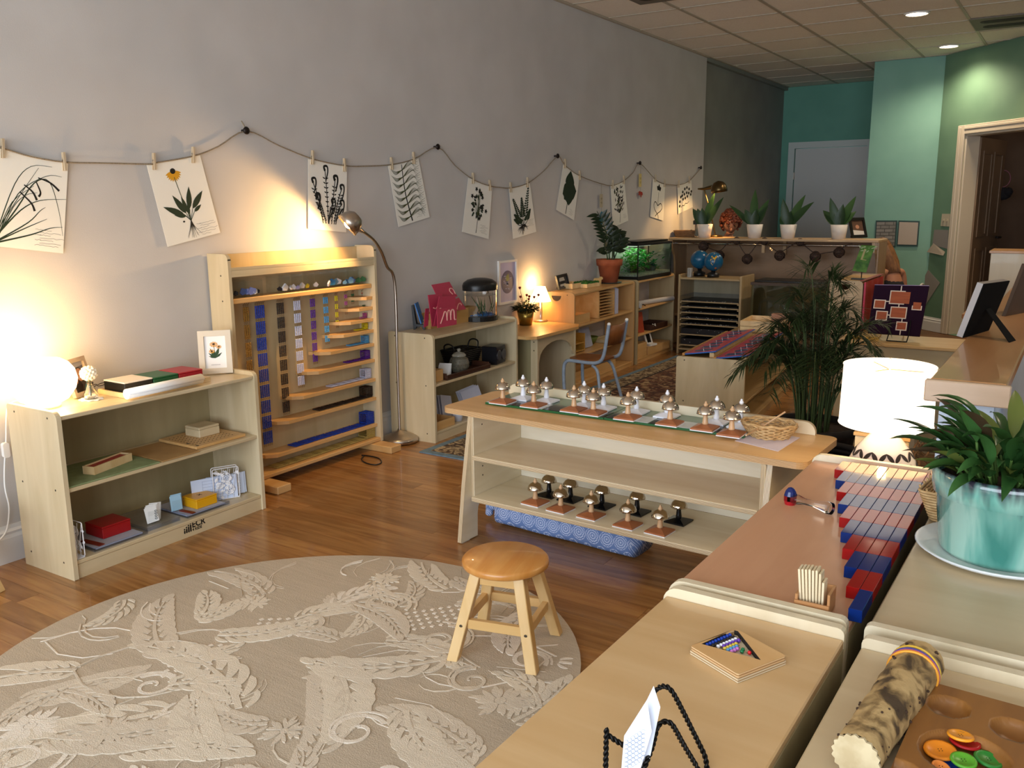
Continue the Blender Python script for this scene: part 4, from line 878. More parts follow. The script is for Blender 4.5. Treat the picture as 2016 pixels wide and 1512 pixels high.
TER = noisy('terracotta', '#9a4d2c', '#ac5c38', (1, 1, 1), 14, 3, .8)
build('pot', MB().lathe([(.001, .006), (.07, .006), (.096, .145), (.107, .147), (.114, .2), (.104, .2), (.092, .15), (.066, .012), (.001, .012)], 28), TER, t); build('soil', MB().lathe([(0, .185), (.102, .185)], 20, cap=False), SOIL, t)
build('saucer', MB().lathe([(0, 0), (.1, 0), (.11, .006), (.1, .0055), (0, .0055)], 24), mat('dark_saucer', '#3a3a36', .5), t)
ZL = trimat('zz_leaf', '#22301c', .35, .2); random.seed(14)
def zstem(p0, p1, p2, n, L, w):
    pth = bez(p0, p1, p2, 12); build('stem', MB().tube(pth, [.006-.004*i/12 for i in range(13)], 6), mat('zz_stem', '#3b4a2a', .5), t)
    for k in range(n):
        i = 4+int(8*k/n); a = Vector(pth[min(i, 12)]); d = (Vector(pth[min(i+1, 12)])-Vector(pth[max(i-1, 0)])).normalized(); sd = d.cross(Vector((.5, -.84, .1))).normalized()*(1 if k % 2 else -1)
        b = MB().leaf(a, d*.6+sd*.9+Vector((0, 0, .05)), Vector((.5, -.84, .5)), L*random.uniform(.85, 1.1), w, .3, 4); build('leaf', b, ZL, t)
zstem((0, 0, .18), (.0, .0, .42), (-.0, -.24, .60), 15, .105, .035); zstem((.01, .02, .18), (.03, .05, .35), (.03, .12, .44), 13, .1, .038); zstem((.02, .0, .18), (.04, .02, .32), (.06, .16, .38), 11, .1, .038)
zstem((-.0, -.03, .18), (.02, -.1, .3), (.03, -.17, .31), 9, .085, .032); zstem((.03, -.01, .18), (.05, -.04, .33), (.04, -.02, .42), 10, .09, .034); zstem((.02, .03, .18), (.06, .06, .3), (.08, .07, .38), 9, .09, .034)
# aquarium
ax0, ax1, ay0, ay1, az1 = .025, .262, 7.06, 7.80, 1.07
t = thing('aquarium', 'black framed aquarium full of green plants on the last tall shelf', 'aquarium', (.14, 7.4, T3)); FRB = mat('aquarium_black', '#0f0f0e', .3)
build('base_rim', MB().bx(ax0, ax1, ay0, ay1, T3, T3+.03), FRB, t, W=True); b = MB()
for (x, y_) in ((ax0, ay0), (ax1-.008, ay0), (ax0, ay1-.008), (ax1-.008, ay1-.008)): build('corner_trim', MB().bx(x, x+.008, y_, y_+.008, T3+.0305, az1-.04), FRB, t, W=True)
for q in ((ax1-.006, ax1-.001, ay0+.0085, ay1-.0085), (ax0+.0085, ax1-.0085, ay0+.001, ay0+.005), (ax0+.0085, ax1-.0085, ay1-.005, ay1-.001)): build('glass_pane', MB().bx(*q, T3+.031, az1-.041), PANE, t, W=True)
b = MB(); b.bx(ax0-.005, ax1+.005, ay0-.008, ay1+.008, az1-.04, az1-.015); b.bx(ax0+.02, ax1-.02, ay0+.03, ay1-.03, az1-.015, az1); build('hood', b, FRB, t, W=True, bev=.006)
build('gravel', MB().bx(ax0+.01, ax1-.01, ay0+.01, ay1-.01, T3+.031, T3+.05), noisy('pale_gravel', '#8d8a80', '#c8c4b8', (1, 1, 1), 90, 2, .8), t, W=True)
random.seed(15); b = MB()
for k in range(520):
    y_ = random.betavariate(1.3, 2.2)*.66+ay0+.04; z = T3+.06+random.random()*.23*(1-.45*(y_-ay0)/.74); x = random.uniform(.05, .22); a = random.uniform(0, 6.28)
    b.leaf((x, y_, z), (cos(a), sin(a), random.uniform(-.2, 1)), (0, 0, 1), random.uniform(.03, .06), .022, .5, 3)
build('water_plants', b, trimat('water_plant', '#2c8a24', .5, .4), t, W=True, kind='stuff')
b = MB().ball((.13, 7.62, T3+.08), .06, 10, sq=(.9, 1.3, .8)).ball((.1, 7.3, T3+.07), .05, 10, sq=(1, 1.2, .8)); build('rock', b, noisy('tank_rock', '#26291f', '#3b3d30', (1, 1, 1), 12, 3, .9), t, W=True)
build('light_strip', MB().bx(.07, .2, ay0+.1, ay0+.4, az1-.047, az1-.0415), mat('aquarium_light', '#ffffff', .4, emit='#e9ffe0', es=3), t, W=True)
area('aquarium_light', (.14, 7.22, az1-.05), (0, 0, 0), .1, .25, .8, (.85, 1, .8))
# ---- tall shelf contents (coordinates follow the two leaning front edges)
U3 = .4885; L3 = .2565
trayb('wooden_tray', 'shallow wooden tray with a scooped edge inside the tall shelf', .08, .30, 5.82, 6.10, U3, .07, BIRW)
t = thing('paper_sorter', 'wooden sorter with thin slots inside the tall shelf', 'organizer', (.17, 6.45, U3))
build('side_board', MB().bx(.055, .275, 6.30, 6.315, U3+.0005, U3+.215), BIRW, t, W=True); build('side_board', MB().bx(.05, .265, 6.59, 6.605, U3+.0005, U3+.215), BIRW, t, W=True)
for k in range(9): build('slot_board', MB().bx(.055, .268, 6.3155, 6.5895, U3+.006+k*.0245, U3+.012+k*.0245), BIRW, t, W=True)
build('label_mark', MB().bx(.276, .2764, 6.303, 6.313, U3+.012, U3+.017), BLACK, t, W=True)
t = thing('magazines', 'white pamphlets standing beside the slotted sorter', 'paper', (.17, 6.68, U3))
for k in range(4): build('sheet', MB().bx(.07, .262, 6.625+k*.016, 6.633+k*.016, U3+.0005, U3+.225-.006*k), mat('lilac_white', '#c3c3d4', .7), t, W=True)
sheets('worksheets', 'greyish leaning sheets on the middle board of the tall shelf', (.22, 6.2, L3+.002), pi/2, .15, .16, 3, .25, .03, mat('greyish_sheet', '#a7abbd', .8), True)
t = thing('letter_tray', 'yellow wooden two tier letter tray in the tall shelf', 'organizer', (.16, 5.98, L3)); YW = birch('yellow_wood', '#b98a36', '#c89a48', 1)
for q in ((.06, .28, 5.88, 5.892, .0005, .13), (.055, .27, 6.07, 6.082, .0005, .14), (.06, .27, 5.8925, 6.0695, .006, .013), (.06, .27, 5.8925, 6.0695, .065, .072), (.06, .07, 5.8925, 6.0695, .0135, .06)): build('board', MB().bx(*q[:4], L3+q[4], L3+q[5]), YW, t, W=True, bev=.002)
t = thing('magazines', 'white pamphlets at the left end of the tall shelf', 'paper', (.17, 5.80, L3))
for k in range(4): build('sheet', MB().bx(.09, .31-.004*k, 5.785+k*.013, 5.79+k*.013, L3+.0005, L3+.2), mat('lilac_white', '#c3c3d4'), t, W=True)
t = thing('green_bowl', 'olive green bowl on the tall shelf behind the chair', 'bowl', (.17, 6.35, L3+.0)); build('bowl', MB().lathe([(.001, 0), (.04, 0), (.075, .06), (.07, .06), (.036, .006), (.001, .006)], 20), mat('olive_bowl', '#5d6a24', .5), t); t.location = (.13, 6.42, L3)
trayb('wooden_tray', 'long low tray on the bottom board of the tall shelf', .07, .285, 5.9, 6.6, .041, .07, BIRW)
trayb('wooden_tray', 'flat pale tray beside the green bowl in the tall shelf', .09, .26, 6.5, 6.85, L3, .025, BIR)
def roll(label, a, c, r, m=None):
    a, c = Vector(a), Vector(c); return solo('paper_roll', MB().tube([a, c], r, 14), m or mat('roll_white', '#b9b9b8', .6), label, 'paper', a, W=True)
roll('white paper roll lying along the upper board of the last shelf', (.15, 7.15, .511), (.26, 7.86, .511), .0225)
roll('short white paper roll poking out at the left of the last shelf', (.06, 7.07, .515), (.285, 7.09, .515), .0265)
t = thing('toy_digger', 'tiny yellow and black toy beside the paper rolls', 'toy', (.2, 7.2, U3)); build('body', MB().bx(.19, .235, 7.14, 7.2, U3+.001, U3+.02), YELLOW, t, W=True, bev=.004); build('arm', MB().tube([(.22, 7.2, U3+.012), (.24, 7.24, U3+.02), (.25, 7.26, U3+.006)], .004, 5), BLACK, t, W=True)
for k, lb in enumerate(('orange red folder at the left on the last shelf', 'orange red folder leaning in front on the last shelf')):
    t = thing('folder', lb, 'folder', (.2+.03*k, 7.12+.09*k, L3+.001), pi/2-.1); build('cover', MB().bx(-.07, .07, 0, .004, 0, .185, 0, rt(0, 0, .001, 0, -.2, .08)), mat('folder_red', '#a8452a', .5), t); build('inner_sheet', MB().bx(-.066, .066, .0045, .007, 0, .178, 0, rt(0, 0, .001, 0, -.2, .08)), mat('folder_red', '#a8452a'), t)
trayb('dark_tray', 'dark brown tray with a white tag on the last shelf', .07, .262, 7.38, 7.75, L3, .05, noisy('dark_tray', '#3a2117', '#4a2c1e'))
solo('name_tag', MB().prism([(-.025, 0), (-.012, .01), (.012, .01), (.025, 0), (.025, .03), (.012, .022), (-.012, .022), (-.025, .03)], 0, .002, 0, rt(0, 0, 0, pi/2-.1, pi/2-.3)), WHITE, 'small white bow shaped tag on the dark tray', 'tag', (.2635, 7.44, L3+.03))
t = thing('photo_holder', 'white tilted photo holder on the bottom of the last shelf', 'photo holder', (.235, 7.42, .10), pi/2-.2)
build('panel', MB().bx(-.05, .05, 0, .006, 0, .13, 0, rt(0, 0, .002, 0, -.35)), WHITE, t); build('picture', MB().bx(-.028, .028, -.0012, 0, .025, .105, 0, rt(0, 0, .002, 0, -.35)), BLACK, t); build('ledge', MB().bx(-.05, .05, -.04, 0, 0, .018), WHITE, t)
t.location.z = .115
trayb('wooden_box', 'low wooden box carrying the white photo holder', .06, .268, 7.3, 7.8, .041, .07, BIRW, cat='box')
solo('box_lid', MB().bx(.06, .268, 7.3, 7.8, .112, .1145), BIRW, 'flat lid on the low wooden box in the last shelf', 'lid', (.16, 7.55, .112), W=True)
t = thing('wooden_crate', 'small upright wooden crate at the left of the photo holder', 'box', (.16, 7.15, .041))
for q in ((.06, .07, 7.07, 7.27), (.258, .268, 7.07, 7.27), (.0705, .2575, 7.07, 7.08), (.0705, .2575, 7.26, 7.27)): build('box_wall', MB().bx(*q, .0415, .17), BIRW, t, W=True)
# ================================================================ BACK OF THE ROOM
PR = noisy('persian_field', '#3b2a22', '#a58a63', (1, 1, 1), 17, 5, .95, 0, None, .38, .62, 1.4, c3='#6b3f2c')
PRB = noisy('persian_border', '#4a3629', '#b7a27c', (1, 1, 1), 24, 4, .95, 0, None, .4, .6, 1.2, c3='#7d6a4e'); PRE = noisy('persian_edge', '#5f7582', '#6f8794', (1, 1, 1), 30, 3, .95)
t = thing('patterned_rug', 'long brown patterned rug with grey blue edge under the school chair', 'rug', (.9, 5.7, 0))
rx0, rx1, ry0, ry1 = .415, 1.395, 3.80, 7.62
def rug_ring(nm, i0, i1, m): b = MB(); b.prism([(rx0+i0, ry0+i0), (rx1-i0, ry0+i0), (rx1-i0, ry1-i0), (rx0+i0, ry1-i0)], .0003, .007, 0, None, holes=[[(rx0+i1, ry0+i1), (rx1-i1, ry0+i1), (rx1-i1, ry1-i1), (rx0+i1, ry1-i1)]]); build(nm, b, m, t, W=True)
rug_ring('edge_band', 0, .045, PRE); rug_ring('outer_border', .045, .19, PRB); rug_ring('dark_line', .19, .21, mat('rug_dark', '#2e2622', .95))
build('field', MB().bx(rx0+.21, rx1-.21, ry0+.21, ry1-.21, .0003, .007), PR, t, W=True)
# ---- coat locker
HY, HB_, HX0, HX1, HZ = 8.25, 8.66, .06, 1.985, 1.062
LW = birch('locker_wood', '#86684a', '#957658', 0, .45); LWE = birch('locker_edge', '#a98a62', '#b89a72', 0, .45)
t = thing('coat_locker', 'wide low wooden coat locker with top shelf and hanging rod', 'locker', (1.0, 8.45, 0))
build('top_board', MB().bx(HX0-.02, HX1+.01, HY, HB_, HZ-.022, HZ), LWE, t, W=True, bev=.003)
build('back_panel', MB().bx(HX0+.02, HX1-.02, HB_-.02, HB_, .1, HZ-.0225), LW, t, W=True)
for nm, x in (('a', HX0), ('b', HX1-.02)):
    b = MB(); b.prism([(HB_-.021, 0), (HB_-.021, HZ-.0225), (HY+.01, HZ-.0225), (HY+.01, HZ-.08)]+[(HY+.10-.09*cos(a), HZ-.2+.0+.12*cos(a)-.0) for a in ()]+[(HY+.03, HZ-.12), (HY+.075, HZ-.17), (HY+.095, HZ-.24), (HY+.1, HZ-.34), (HY+.1, 0)], x, x+.02, 0, YZ); build('side_panel', b, birch('locker_side', '#8f7250', '#9d7f5c', 2), t, W=True)
build('upright', MB().bx(HX1+.0, HX1+.012, HY+.02, HB_-.02, 0, HZ-.0225), birch('locker_side', '#8f7250', '#9d7f5c', 2), t, W=True)
build('bench_board', MB().bx(HX0+.021, HX1-.021, HY+.11, HB_-.021, .28, .3), LWE, t, W=True)
rp = hp(1330, 478, Y=8.35); build('rod', MB().tube([(HX0+.02, 8.35, 1.005), (HX1-.02, 8.35, 1.005)], .011, 10), CHROME, t, W=True)
for x in (.97,): build('rod_bracket', MB().bx(x-.014, x+.014, 8.30, 8.325, .93, HZ-.0225), LWE, t, W=True); build('rod_bracket', MB().bx(x+.1, x+.13, 8.6, 8.639, .9, HZ-.0225), LWE, t, W=True)
build('corner_bracket', MB().bx(HX1-.045, HX1-.0205, HY+.012, HY+.03, .95, HZ-.0225), LWE, t, W=True)
RAT = noisy('rattan', '#2a1c15', '#4a3527', (1, 1, 1), 60, 2, .7); cord = []
t = thing('ball_garland', 'string of dark rattan balls draped along the locker rod', 'garland', (1.0, 8.32, .95))
gp = [(1352, 476), (1385, 484), (1415, 494), (1432, 480), (1450, 476), (1471, 502), (1492, 479), (1505, 476), (1522, 490), (1537, 496), (1560, 482), (1575, 478), (1605, 499), (1625, 498), (1650, 493), (1668, 482), (1678, 480)]
gp3 = [hp(a, b, Y=8.31) for a, b in gp]; build('string', MB().tube(smoothpath(gp3, 5), .004, 5), RAT, t, W=True)
for (a, b_) in ((1385, 485), (1416, 503), (1450, 474), (1471, 510), (1505, 475), (1535, 503), (1575, 477), (1605, 505), (1652, 497)):
    p = hp(a, b_, Y=8.30); r_ = .05 if (b_ > 480) else .036; b = MB().ball((0, 0, 0), r_*.86, 14)
    for k in range(7):
        M = Euler((k*.9, k*1.7, k*.5)).to_matrix().to_4x4(); b.tube([M @ Vector((r_*.93*cos(q), r_*.93*sin(q), 0)) for q in (2*pi*i/14 for i in range(14))], .005, 4, closed=True)
    o = build('rattan_ball', b, RAT, t); o.location = p-t.location
# pots on the locker
LP_ = trimat('lily_leaf', '#38562f', .4, .25); LP2 = trimat('lily_leaf_dark', '#2b4526', .4, .25)
POTW = mat('white_pot', '#d6cdc2', .4); random.seed(31)
for k, (px, lb, lv) in enumerate(((1387, 'white pot with broad dark leaves beside the brass lamp', [(-.6, .35, .2), (.15, .1, .34), (.55, .3, .32), (.35, .4, .2), (-.2, .4, .15)]), (1485, 'white pot whose long thin leaf reaches far to the left', [(-.95, .35, .32), (-.1, .1, .36), (.5, .4, .22), (.35, .7, .28), (-.45, .5, .16), (.15, .4, .16)]), (1551, 'white pot in front of the door edge with leaves sweeping right', [(.7, .5, .30), (.35, .1, .32), (-.2, .2, .26), (-.4, .5, .14), (.1, .4, .14)]), (1651, 'white pot beside the black photo frame with two upright leaves', [(-.3, .2, .27), (.35, .15, .30), (-.75, .4, .2), (.1, .6, .17), (.1, .2, .2)]))):
    p = hp(px, 466, Y=8.36); t = thing('potted_plant', lb, 'potted plant', (p.x, 8.36, HZ), 0, 'white potted plants on the locker')
    build('pot', MB().lathe([(.001, 0), (.056, 0), (.076, .13), (.071, .13), (.052, .008), (.001, .008)], 24), POTW, t); build('soil', MB().lathe([(0, .115), (.069, .115)], 18, cap=False), SOIL, t)
    lv = lv+[(random.uniform(-.7, .7), .4, random.uniform(.12, .2)) for _ in range(4)]
    for j, (dx, dy, L) in enumerate(lv):
        b = MB().leaf((dx*.03, -.01, .115), (dx, -.12+.3*(j % 2), 1.0), (-dx*.4, -1, .35), L*1.0, .078 if abs(dx) < .9 else .05, .55 if abs(dx) > .6 else .25, 7); build('leaf', b, LP_ if j % 2 else LP2, t)
frame('framed_photo', 'black photo frame standing at the right end of the coat locker', hp(1676, 469, Z=HZ)+Vector((0, .0, 0)), hp(1706, 468, Z=HZ), .19, .3, .025, .014, BLACK, [mat('dusk_print', '#5b4234', .6), mat('white_print', '#cfc9c2', .6), SKIN],
      lambda b, M, W_, h, fw: (flat(b, M, [(fw, h*.15), (W_-fw, h*.15), (W_-fw, h*.33), (fw, h*.4)], .0032, 1), flat(b, M, ell(W_*.5, h*.55, W_*.12, h*.1), .0034, 2)))
p = hp(1337, 462, Y=8.45); t = thing('shallow_basket', 'shallow woven basket at the left end of the coat locker', 'basket', (.14, 8.47, HZ)); WIC = noisy('wicker_brown', '#6d4d30', '#8d6a45', (1, 1, 8), 30, 3, .7)
b = MB()
for k in range(5): b.tube([(q[0], q[1], .008+k*.013) for q in rrect(-.1-.004*k, .1+.004*k, -.07-.003*k, .07+.003*k, .04, 4)], .0075, 6, closed=True)
build('woven_wall', b, WIC, t); build('basket_floor', MB().prism(rrect(-.09, .09, -.06, .06, .03), .001, .008), WIC, t); build('dried_pods', MB().ball((.0, 0, .04), .04, 8, sq=(1.5, 1, .7)).ball((.04, .02, .05), .022, 8), RAT, t)
t = thing('glass_canister', 'small clear canister with dark flip lid beside the shallow basket', 'jar', (.30, 8.44, HZ)); build('body', MB().prism(rrect(-.05, .05, -.05, .05, .012), .001, .125), mat('smoky_glass', '#cfc9b4', .08, trans=.85), t)
b = MB().prism(rrect(-.066, .066, -.056, .056, .012), .1255, .16).ball((-.066, 0, .15), .02, 8).ball((.07, -.04, .13), .01, 6); build('lid', b, mat('dark_green_lid', '#1c2218', .4), t); build('leaf_motif', MB().prism([(-.03, .02), (.0, .015), (.02, .04), (.012, .09), (-.02, .1), (-.035, .06)], -.052, -.0505, 0, Matrix(((1, 0, 0, 0), (0, 0, 1, 0), (0, 1, 0, 0), (0, 0, 0, 1)))), mat('grey_leaf_print', '#5a5d52', .6), t)
# brass reading lamp
t = thing('reading_lamp', 'dark brass reading lamp with dome shade above the potted plants', 'lamp', (.42, 8.52, HZ)); DB = mat('dark_brass', '#5d4a2c', .3, .9)
pole0 = Vector((.42, 8.52, HZ)); ptop = hp(1386, 372, Y=8.52)
build('base', MB().lathe([(0, 0), (.075, 0), (.07, .015), (.02, .025), (0, .025)], 24, 0, rt(*pole0)), DB, t, W=True); build('pole', MB().tube([pole0+Vector((0, 0, .02)), pole0.lerp(ptop, .6)+Vector((.01, 0, 0)), ptop], .008, 8), DB, t, W=True)
hc = hp(1416, 376, Y=8.46); build('arm', MB().tube([hp(1374, 372, Y=8.52), ptop, hp(1402, 368, Y=8.5)], [.007, .014, .022], 10), DB, t, W=True)
b = MB(); b.lathe([(.008, .098), (.045, .085), (.07, .055), (.08, .015), (.078, -.012), (.074, -.012), (.075, .012), (.064, .05), (.04, .077), (.008, .09)], 26, 0, Matrix.Translation(hc) @ Euler((.1, -.12, 0)).to_matrix().to_4x4()); build('dome_shade', b, DB, t, W=True)
build('bulb', MB().ball(hc+Vector((0, 0, .025)), .025, 12), mat('bulb_glow', '#fff4da'), t, W=True)
spot('reading_lamp_light', hc+Vector((-.0, 0, .0)), hc+Vector((-.45, .05, -.6)), 26, WARM, 125, .35, .02)
# ---- people behind the locker
def skinfig(name, verts, edges, radii, m, parent, lv=2, root=0):
    me = bpy.data.meshes.new(name); me.from_pydata(verts, edges, []); me.update(); o = bpy.data.objects.new(name, me); COL.objects.link(o); o.parent = parent
    sk = o.modifiers.new('skin', 'SKIN'); sk.use_smooth_shade = True
    for i, r_ in enumerate(radii):
        q = me.skin_vertices[0].data[i]; q.radius = (r_, r_) if not isinstance(r_, tuple) else r_; q.use_root = (i == root)
    sb = o.modifiers.new('sub', 'SUBSURF'); sb.levels = lv; sb.render_levels = lv; me.materials.append(m); return o
def seated_person(label, loc, rz, seat, sc, hair_m, top_m, leg_m, skin_m, curly, lean=.1, bow=.15):
    t = thing('person', label, 'person', loc, rz); t.scale = (sc, sc, sc); s = seat/sc
    # faces -y in its own frame
    V = [(0, .02, s+.1), (0, .04-lean*.3, s+.3), (0, .02-lean, s+.46), (0, .0-lean*1.2, s+.56), (0, -.02-lean*1.3, s+.66)]
    R_ = [(.15, .11), (.14, .1), (.13, .09), (.055, .055), (.05, .05)]; E_ = [(0, 1), (1, 2), (2, 3), (3, 4)]
    for sg in (-1, 1):
        n0 = len(V); V += [(sg*.17, .02-lean, s+.5), (sg*.21, .04-lean, s+.26), (sg*.16, -.2-lean*.5, s+.22), (sg*.12, -.30-lean*.5, s+.22)]; R_ += [.055, .045, .036, .024]; E_ += [(2, n0), (n0, n0+1), (n0+1, n0+2), (n0+2, n0+3)]
        n0 = len(V); V += [(sg*.1, -.02, s+.06), (sg*.11, -.42, s+.05), (sg*.11, -.44, .08), (sg*.11, -.58, .035)]; R_ += [.085, .058, .045, .035]; E_ += [(0, n0), (n0, n0+1), (n0+1, n0+2), (n0+2, n0+3)]
    build_ = skinfig('body', V, E_, R_, skin_m, t)
    hcx = Vector((0, -.05-lean*1.3-bow*.3, s+.76)); Mh = Matrix.Translation(hcx) @ Euler((bow*2, 0, 0)).to_matrix().to_4x4()
    h = MB(); h.ball((0, 0, 0), .1, 20, 0, Mh, (.8, .95, 1.15)); h.ball((0, -.095, -.02), .02, 8, 0, Mh, (.7, .9, 1.1)); h.ball((.075, .01, -.01), .025, 8, 0, Mh, (.4, .8, 1.2)); h.ball((-.075, .01, -.01), .025, 8, 0, Mh, (.4, .8, 1.2)); h.ball((0, -.05, -.09), .05, 10, 0, Mh, (.9, .8, .6))
    build('head', h, skin_m, t)
    f = MB()
    for sg in (-1, 1): f.ball((sg*.032, -.088, .02), .011, 8, 0, Mh)
    f.ball((0, -.092, -.06), .018, 8, 0, Mh, (1.2, .3, .35)); build('face_detail', f, BRNP, t)
    hr = MB(); random.seed(41); hr.ball((0, .015, .012), .104, 16, 0, Mh, (.86, .95, 1.14)) if curly else None
    if curly:
        for k in range(420):
            a = random.uniform(0, 6.28); e = random.uniform(-.75, 1.4); d = Vector((cos(a)*cos(e), sin(a)*cos(e), sin(e)))
            if d.y < -.45 and d.z < .35: continue
            hr.ball((d.x*.098*(1+.12*random.random()), (d.y*.105+.012)*(1+.12*random.random()), d.z*.125), random.uniform(.009, .02), 6, 0, Mh)
    else:
        hr.ball((0, .02, .015), .108, 18, 0, Mh, (.86, .95, 1.12))
        for k in range(26):
            a = pi*(.0+k/25); x = .095*cos(a); y_ = .035+.08*sin(a); hr.tube([Mh @ Vector((x*.8, y_*.8, .05)), Mh @ Vector((x, y_, -.06)), Mh @ Vector((x*1.15, y_*1.25, -.2)), Mh @ Vector((x*1.1, y_*1.3, -.34))], [.02, .024, .018, .005], 6)
    build('hair', hr, hair_m, t)
    TV = [(0, .02, s+.06), (0, .04-lean*.3, s+.3), (0, .02-lean, s+.45)]; TR = [(.165, .125), (.152, .112), (.14, .1)]; TE = [(0, 1), (1, 2)]
    for sg in (-1, 1):
        if curly: n0 = len(TV); TV += [(sg*.17, .02-lean, s+.5), (sg*.2, .035-lean, s+.36)]; TR += [.066, .058]; TE += [(2, n0), (n0, n0+1)]
    skinfig('top', TV, TE, TR, top_m, t)
    LV = [(0, .02, s+.07)]; LR = [(.16, .12)]; LE = []
    for sg in (-1, 1): n0 = len(LV); LV += [(sg*.1, -.03, s+.06), (sg*.11, -.42, s+.05), (sg*.11, -.44, .12)]; LR += [.095, .068, .055]; LE += [(0, n0), (n0, n0+1), (n0+1, n0+2)]
    skinfig('trousers', LV, LE, LR, leg_m, t)
    for sg in (-1, 1): sh = MB().ball((sg*.11, -.53, .04), .05, 10, sq=(.9, 2.1, .75)); build('shoe', sh, BLACK, t)
    return t
SK = mat('skin', '#a8745a', .5)
ph = hp(1414, 438, Y=8.95)
p1 = seated_person('person with curly auburn hair bent over behind the coat locker under the brass lamp', (.30, 9.22, 0), pi/7, .44, 1.0, noisy('auburn_hair', '#4a1f12', '#7a3a20', (1, 1, 1), 40, 3, .5), mat('plum_top', '#3a2430', .8), mat('dark_jeans', '#1c2230', .8), SK, True, .08, .35)
p1.location.z = 0
pz = ph.z-1.17
p2 = seated_person('person in a dark sleeveless top with long light brown hair sitting right of the locker', (2.04, 8.93, 0), -2.2, .34, .80, noisy('brown_hair', '#5a3a20', '#7d5430', (1, 1, .2), 30, 3, .5), mat('navy_top', '#12141c', .8), mat('dark_jeans', '#1c2230'), SK, False, .1, .2)
def stoolc(label, x, y_, h):
    t = thing('chair', label, 'chair', (x, y_, 0)); m = mat('chair_white', '#a9a9a4', .4)
    build('seat', MB().prism(rrect(-.16, .16, -.16, .16, .04), h-.016, h), m, t)
    for sx in (-1, 1):
        for sy in (-1, 1): build('leg', MB().tube([(sx*.12, sy*.12, h-.017), (sx*.15, sy*.15, 0)], .011, 8), m, t)
    build('back_hoop', MB().tube(smoothpath([(.155, -.14, h-.01), (.2, -.14, h+.22), (.21, -.08, h+.31), (.21, .08, h+.31), (.2, .14, h+.22), (.155, .14, h-.01)], 5), .011, 8), m, t)
    return t
stoolc('pale chair with curved hoop back under the person in the dark top', 2.06, 8.96, .315)
stoolc('pale chair hidden behind the locker under the curly haired person', 0.30, 9.24, .40)
# ---- tray cabinet
t = thing('tray_cabinet', 'birch cabinet of thin sliding trays with two globes on top', 'cabinet', (.65, 7.93, 0)); TYF = 7.76; TB = 8.12
q0 = hp(1334, 600, Y=TYF).x; q1 = hp(1461, 545, Y=TYF).x
CBW = birch('cabinet_wood', '#a58c64', '#b39a72', 2)
for x in (q0, q1-.02): build('side_panel', MB().bx(x, x+.02, TYF, TB, 0, .745), CBW, t, W=True, bev=.003)
build('top_board', MB().bx(q0+.0205, q1-.0205, TYF, TB, .70, .717), birch('cabinet_wood_x', '#a58c64', '#b39a72', 0), t, W=True, bev=.002); build('back_panel', MB().bx(q0+.0205, q1-.0205, TB-.012, TB, .05, .6995), birch('cabinet_back', '#8f8468', '#9c9176', 2), t, W=True); build('bottom_board', MB().bx(q0+.0205, q1-.0205, TYF, TB-.0125, .04, .055), birch('cabinet_wood_x', '#a58c64', '#b39a72'), t, W=True)
DT = mat('tray_black', '#17171a', .4); zs = [hp(1345, v, Y=TYF).z for v in (583, 594, 605, 616, 628, 639, 659, 680)]; random.seed(77)
for k in range(7):
    z1, z0 = zs[k]-.012, zs[k+1]
    for x in (q0+.0205, q1-.0355): build('runner', MB().bx(x, x+.015, TYF+.005, TB-.013, z0-.012, z0-.002), CBW, t, W=True)
    d = thing('sliding_tray', 'black sliding tray with pale pegs, %s in the tray cabinet' % ('topmost', 'second from the top', 'third from the top', 'fourth from the top', 'fifth from the top', 'sixth from the top', 'lowest')[k], 'tray', (.65, 7.93, z0), 0, 'sliding trays in the cabinet'); xa, xb = q0+.024, q1-.024
    build('front_rail', MB().bx(xa, xb, TYF+.006, TYF+.016, z0, z0+.011), CBW, d, W=True); build('tray_base', MB().bx(xa, xb, TYF+.0165, TB-.02, z0, z0+.005), CBW, d, W=True)
    ze = max(z0+.016, z1-.018); build('dark_insets', MB().bx(xa+.01, xb-.01, TYF+.02, TB-.03, z0+.0055, ze-.004), DT, d, W=True); b = MB()
    for j in range(random.randint(8, 24) if k != 2 else 6): b.ball((random.uniform(xa+.03, xb-.05), TYF+.018, random.uniform(z0+.008, ze-.003)), .0032, 6)
    build('pegs', b, mat('peg_white', '#cfcabd', .4), d, W=True)
solo('glass_sheet', MB().bx(q0+.0215, q1-.0215, TYF+.01, TB-.02, zs[0]+.0005, zs[0]+.006), PLX, 'clear sheet lying above the trays in the tray cabinet', 'sheet', (.65, 7.93, zs[0]+.0005), W=True)
OCE = noisy('globe_ocean', '#11496b', '#16587c', (1, 1, 1), 8, 2, .25)
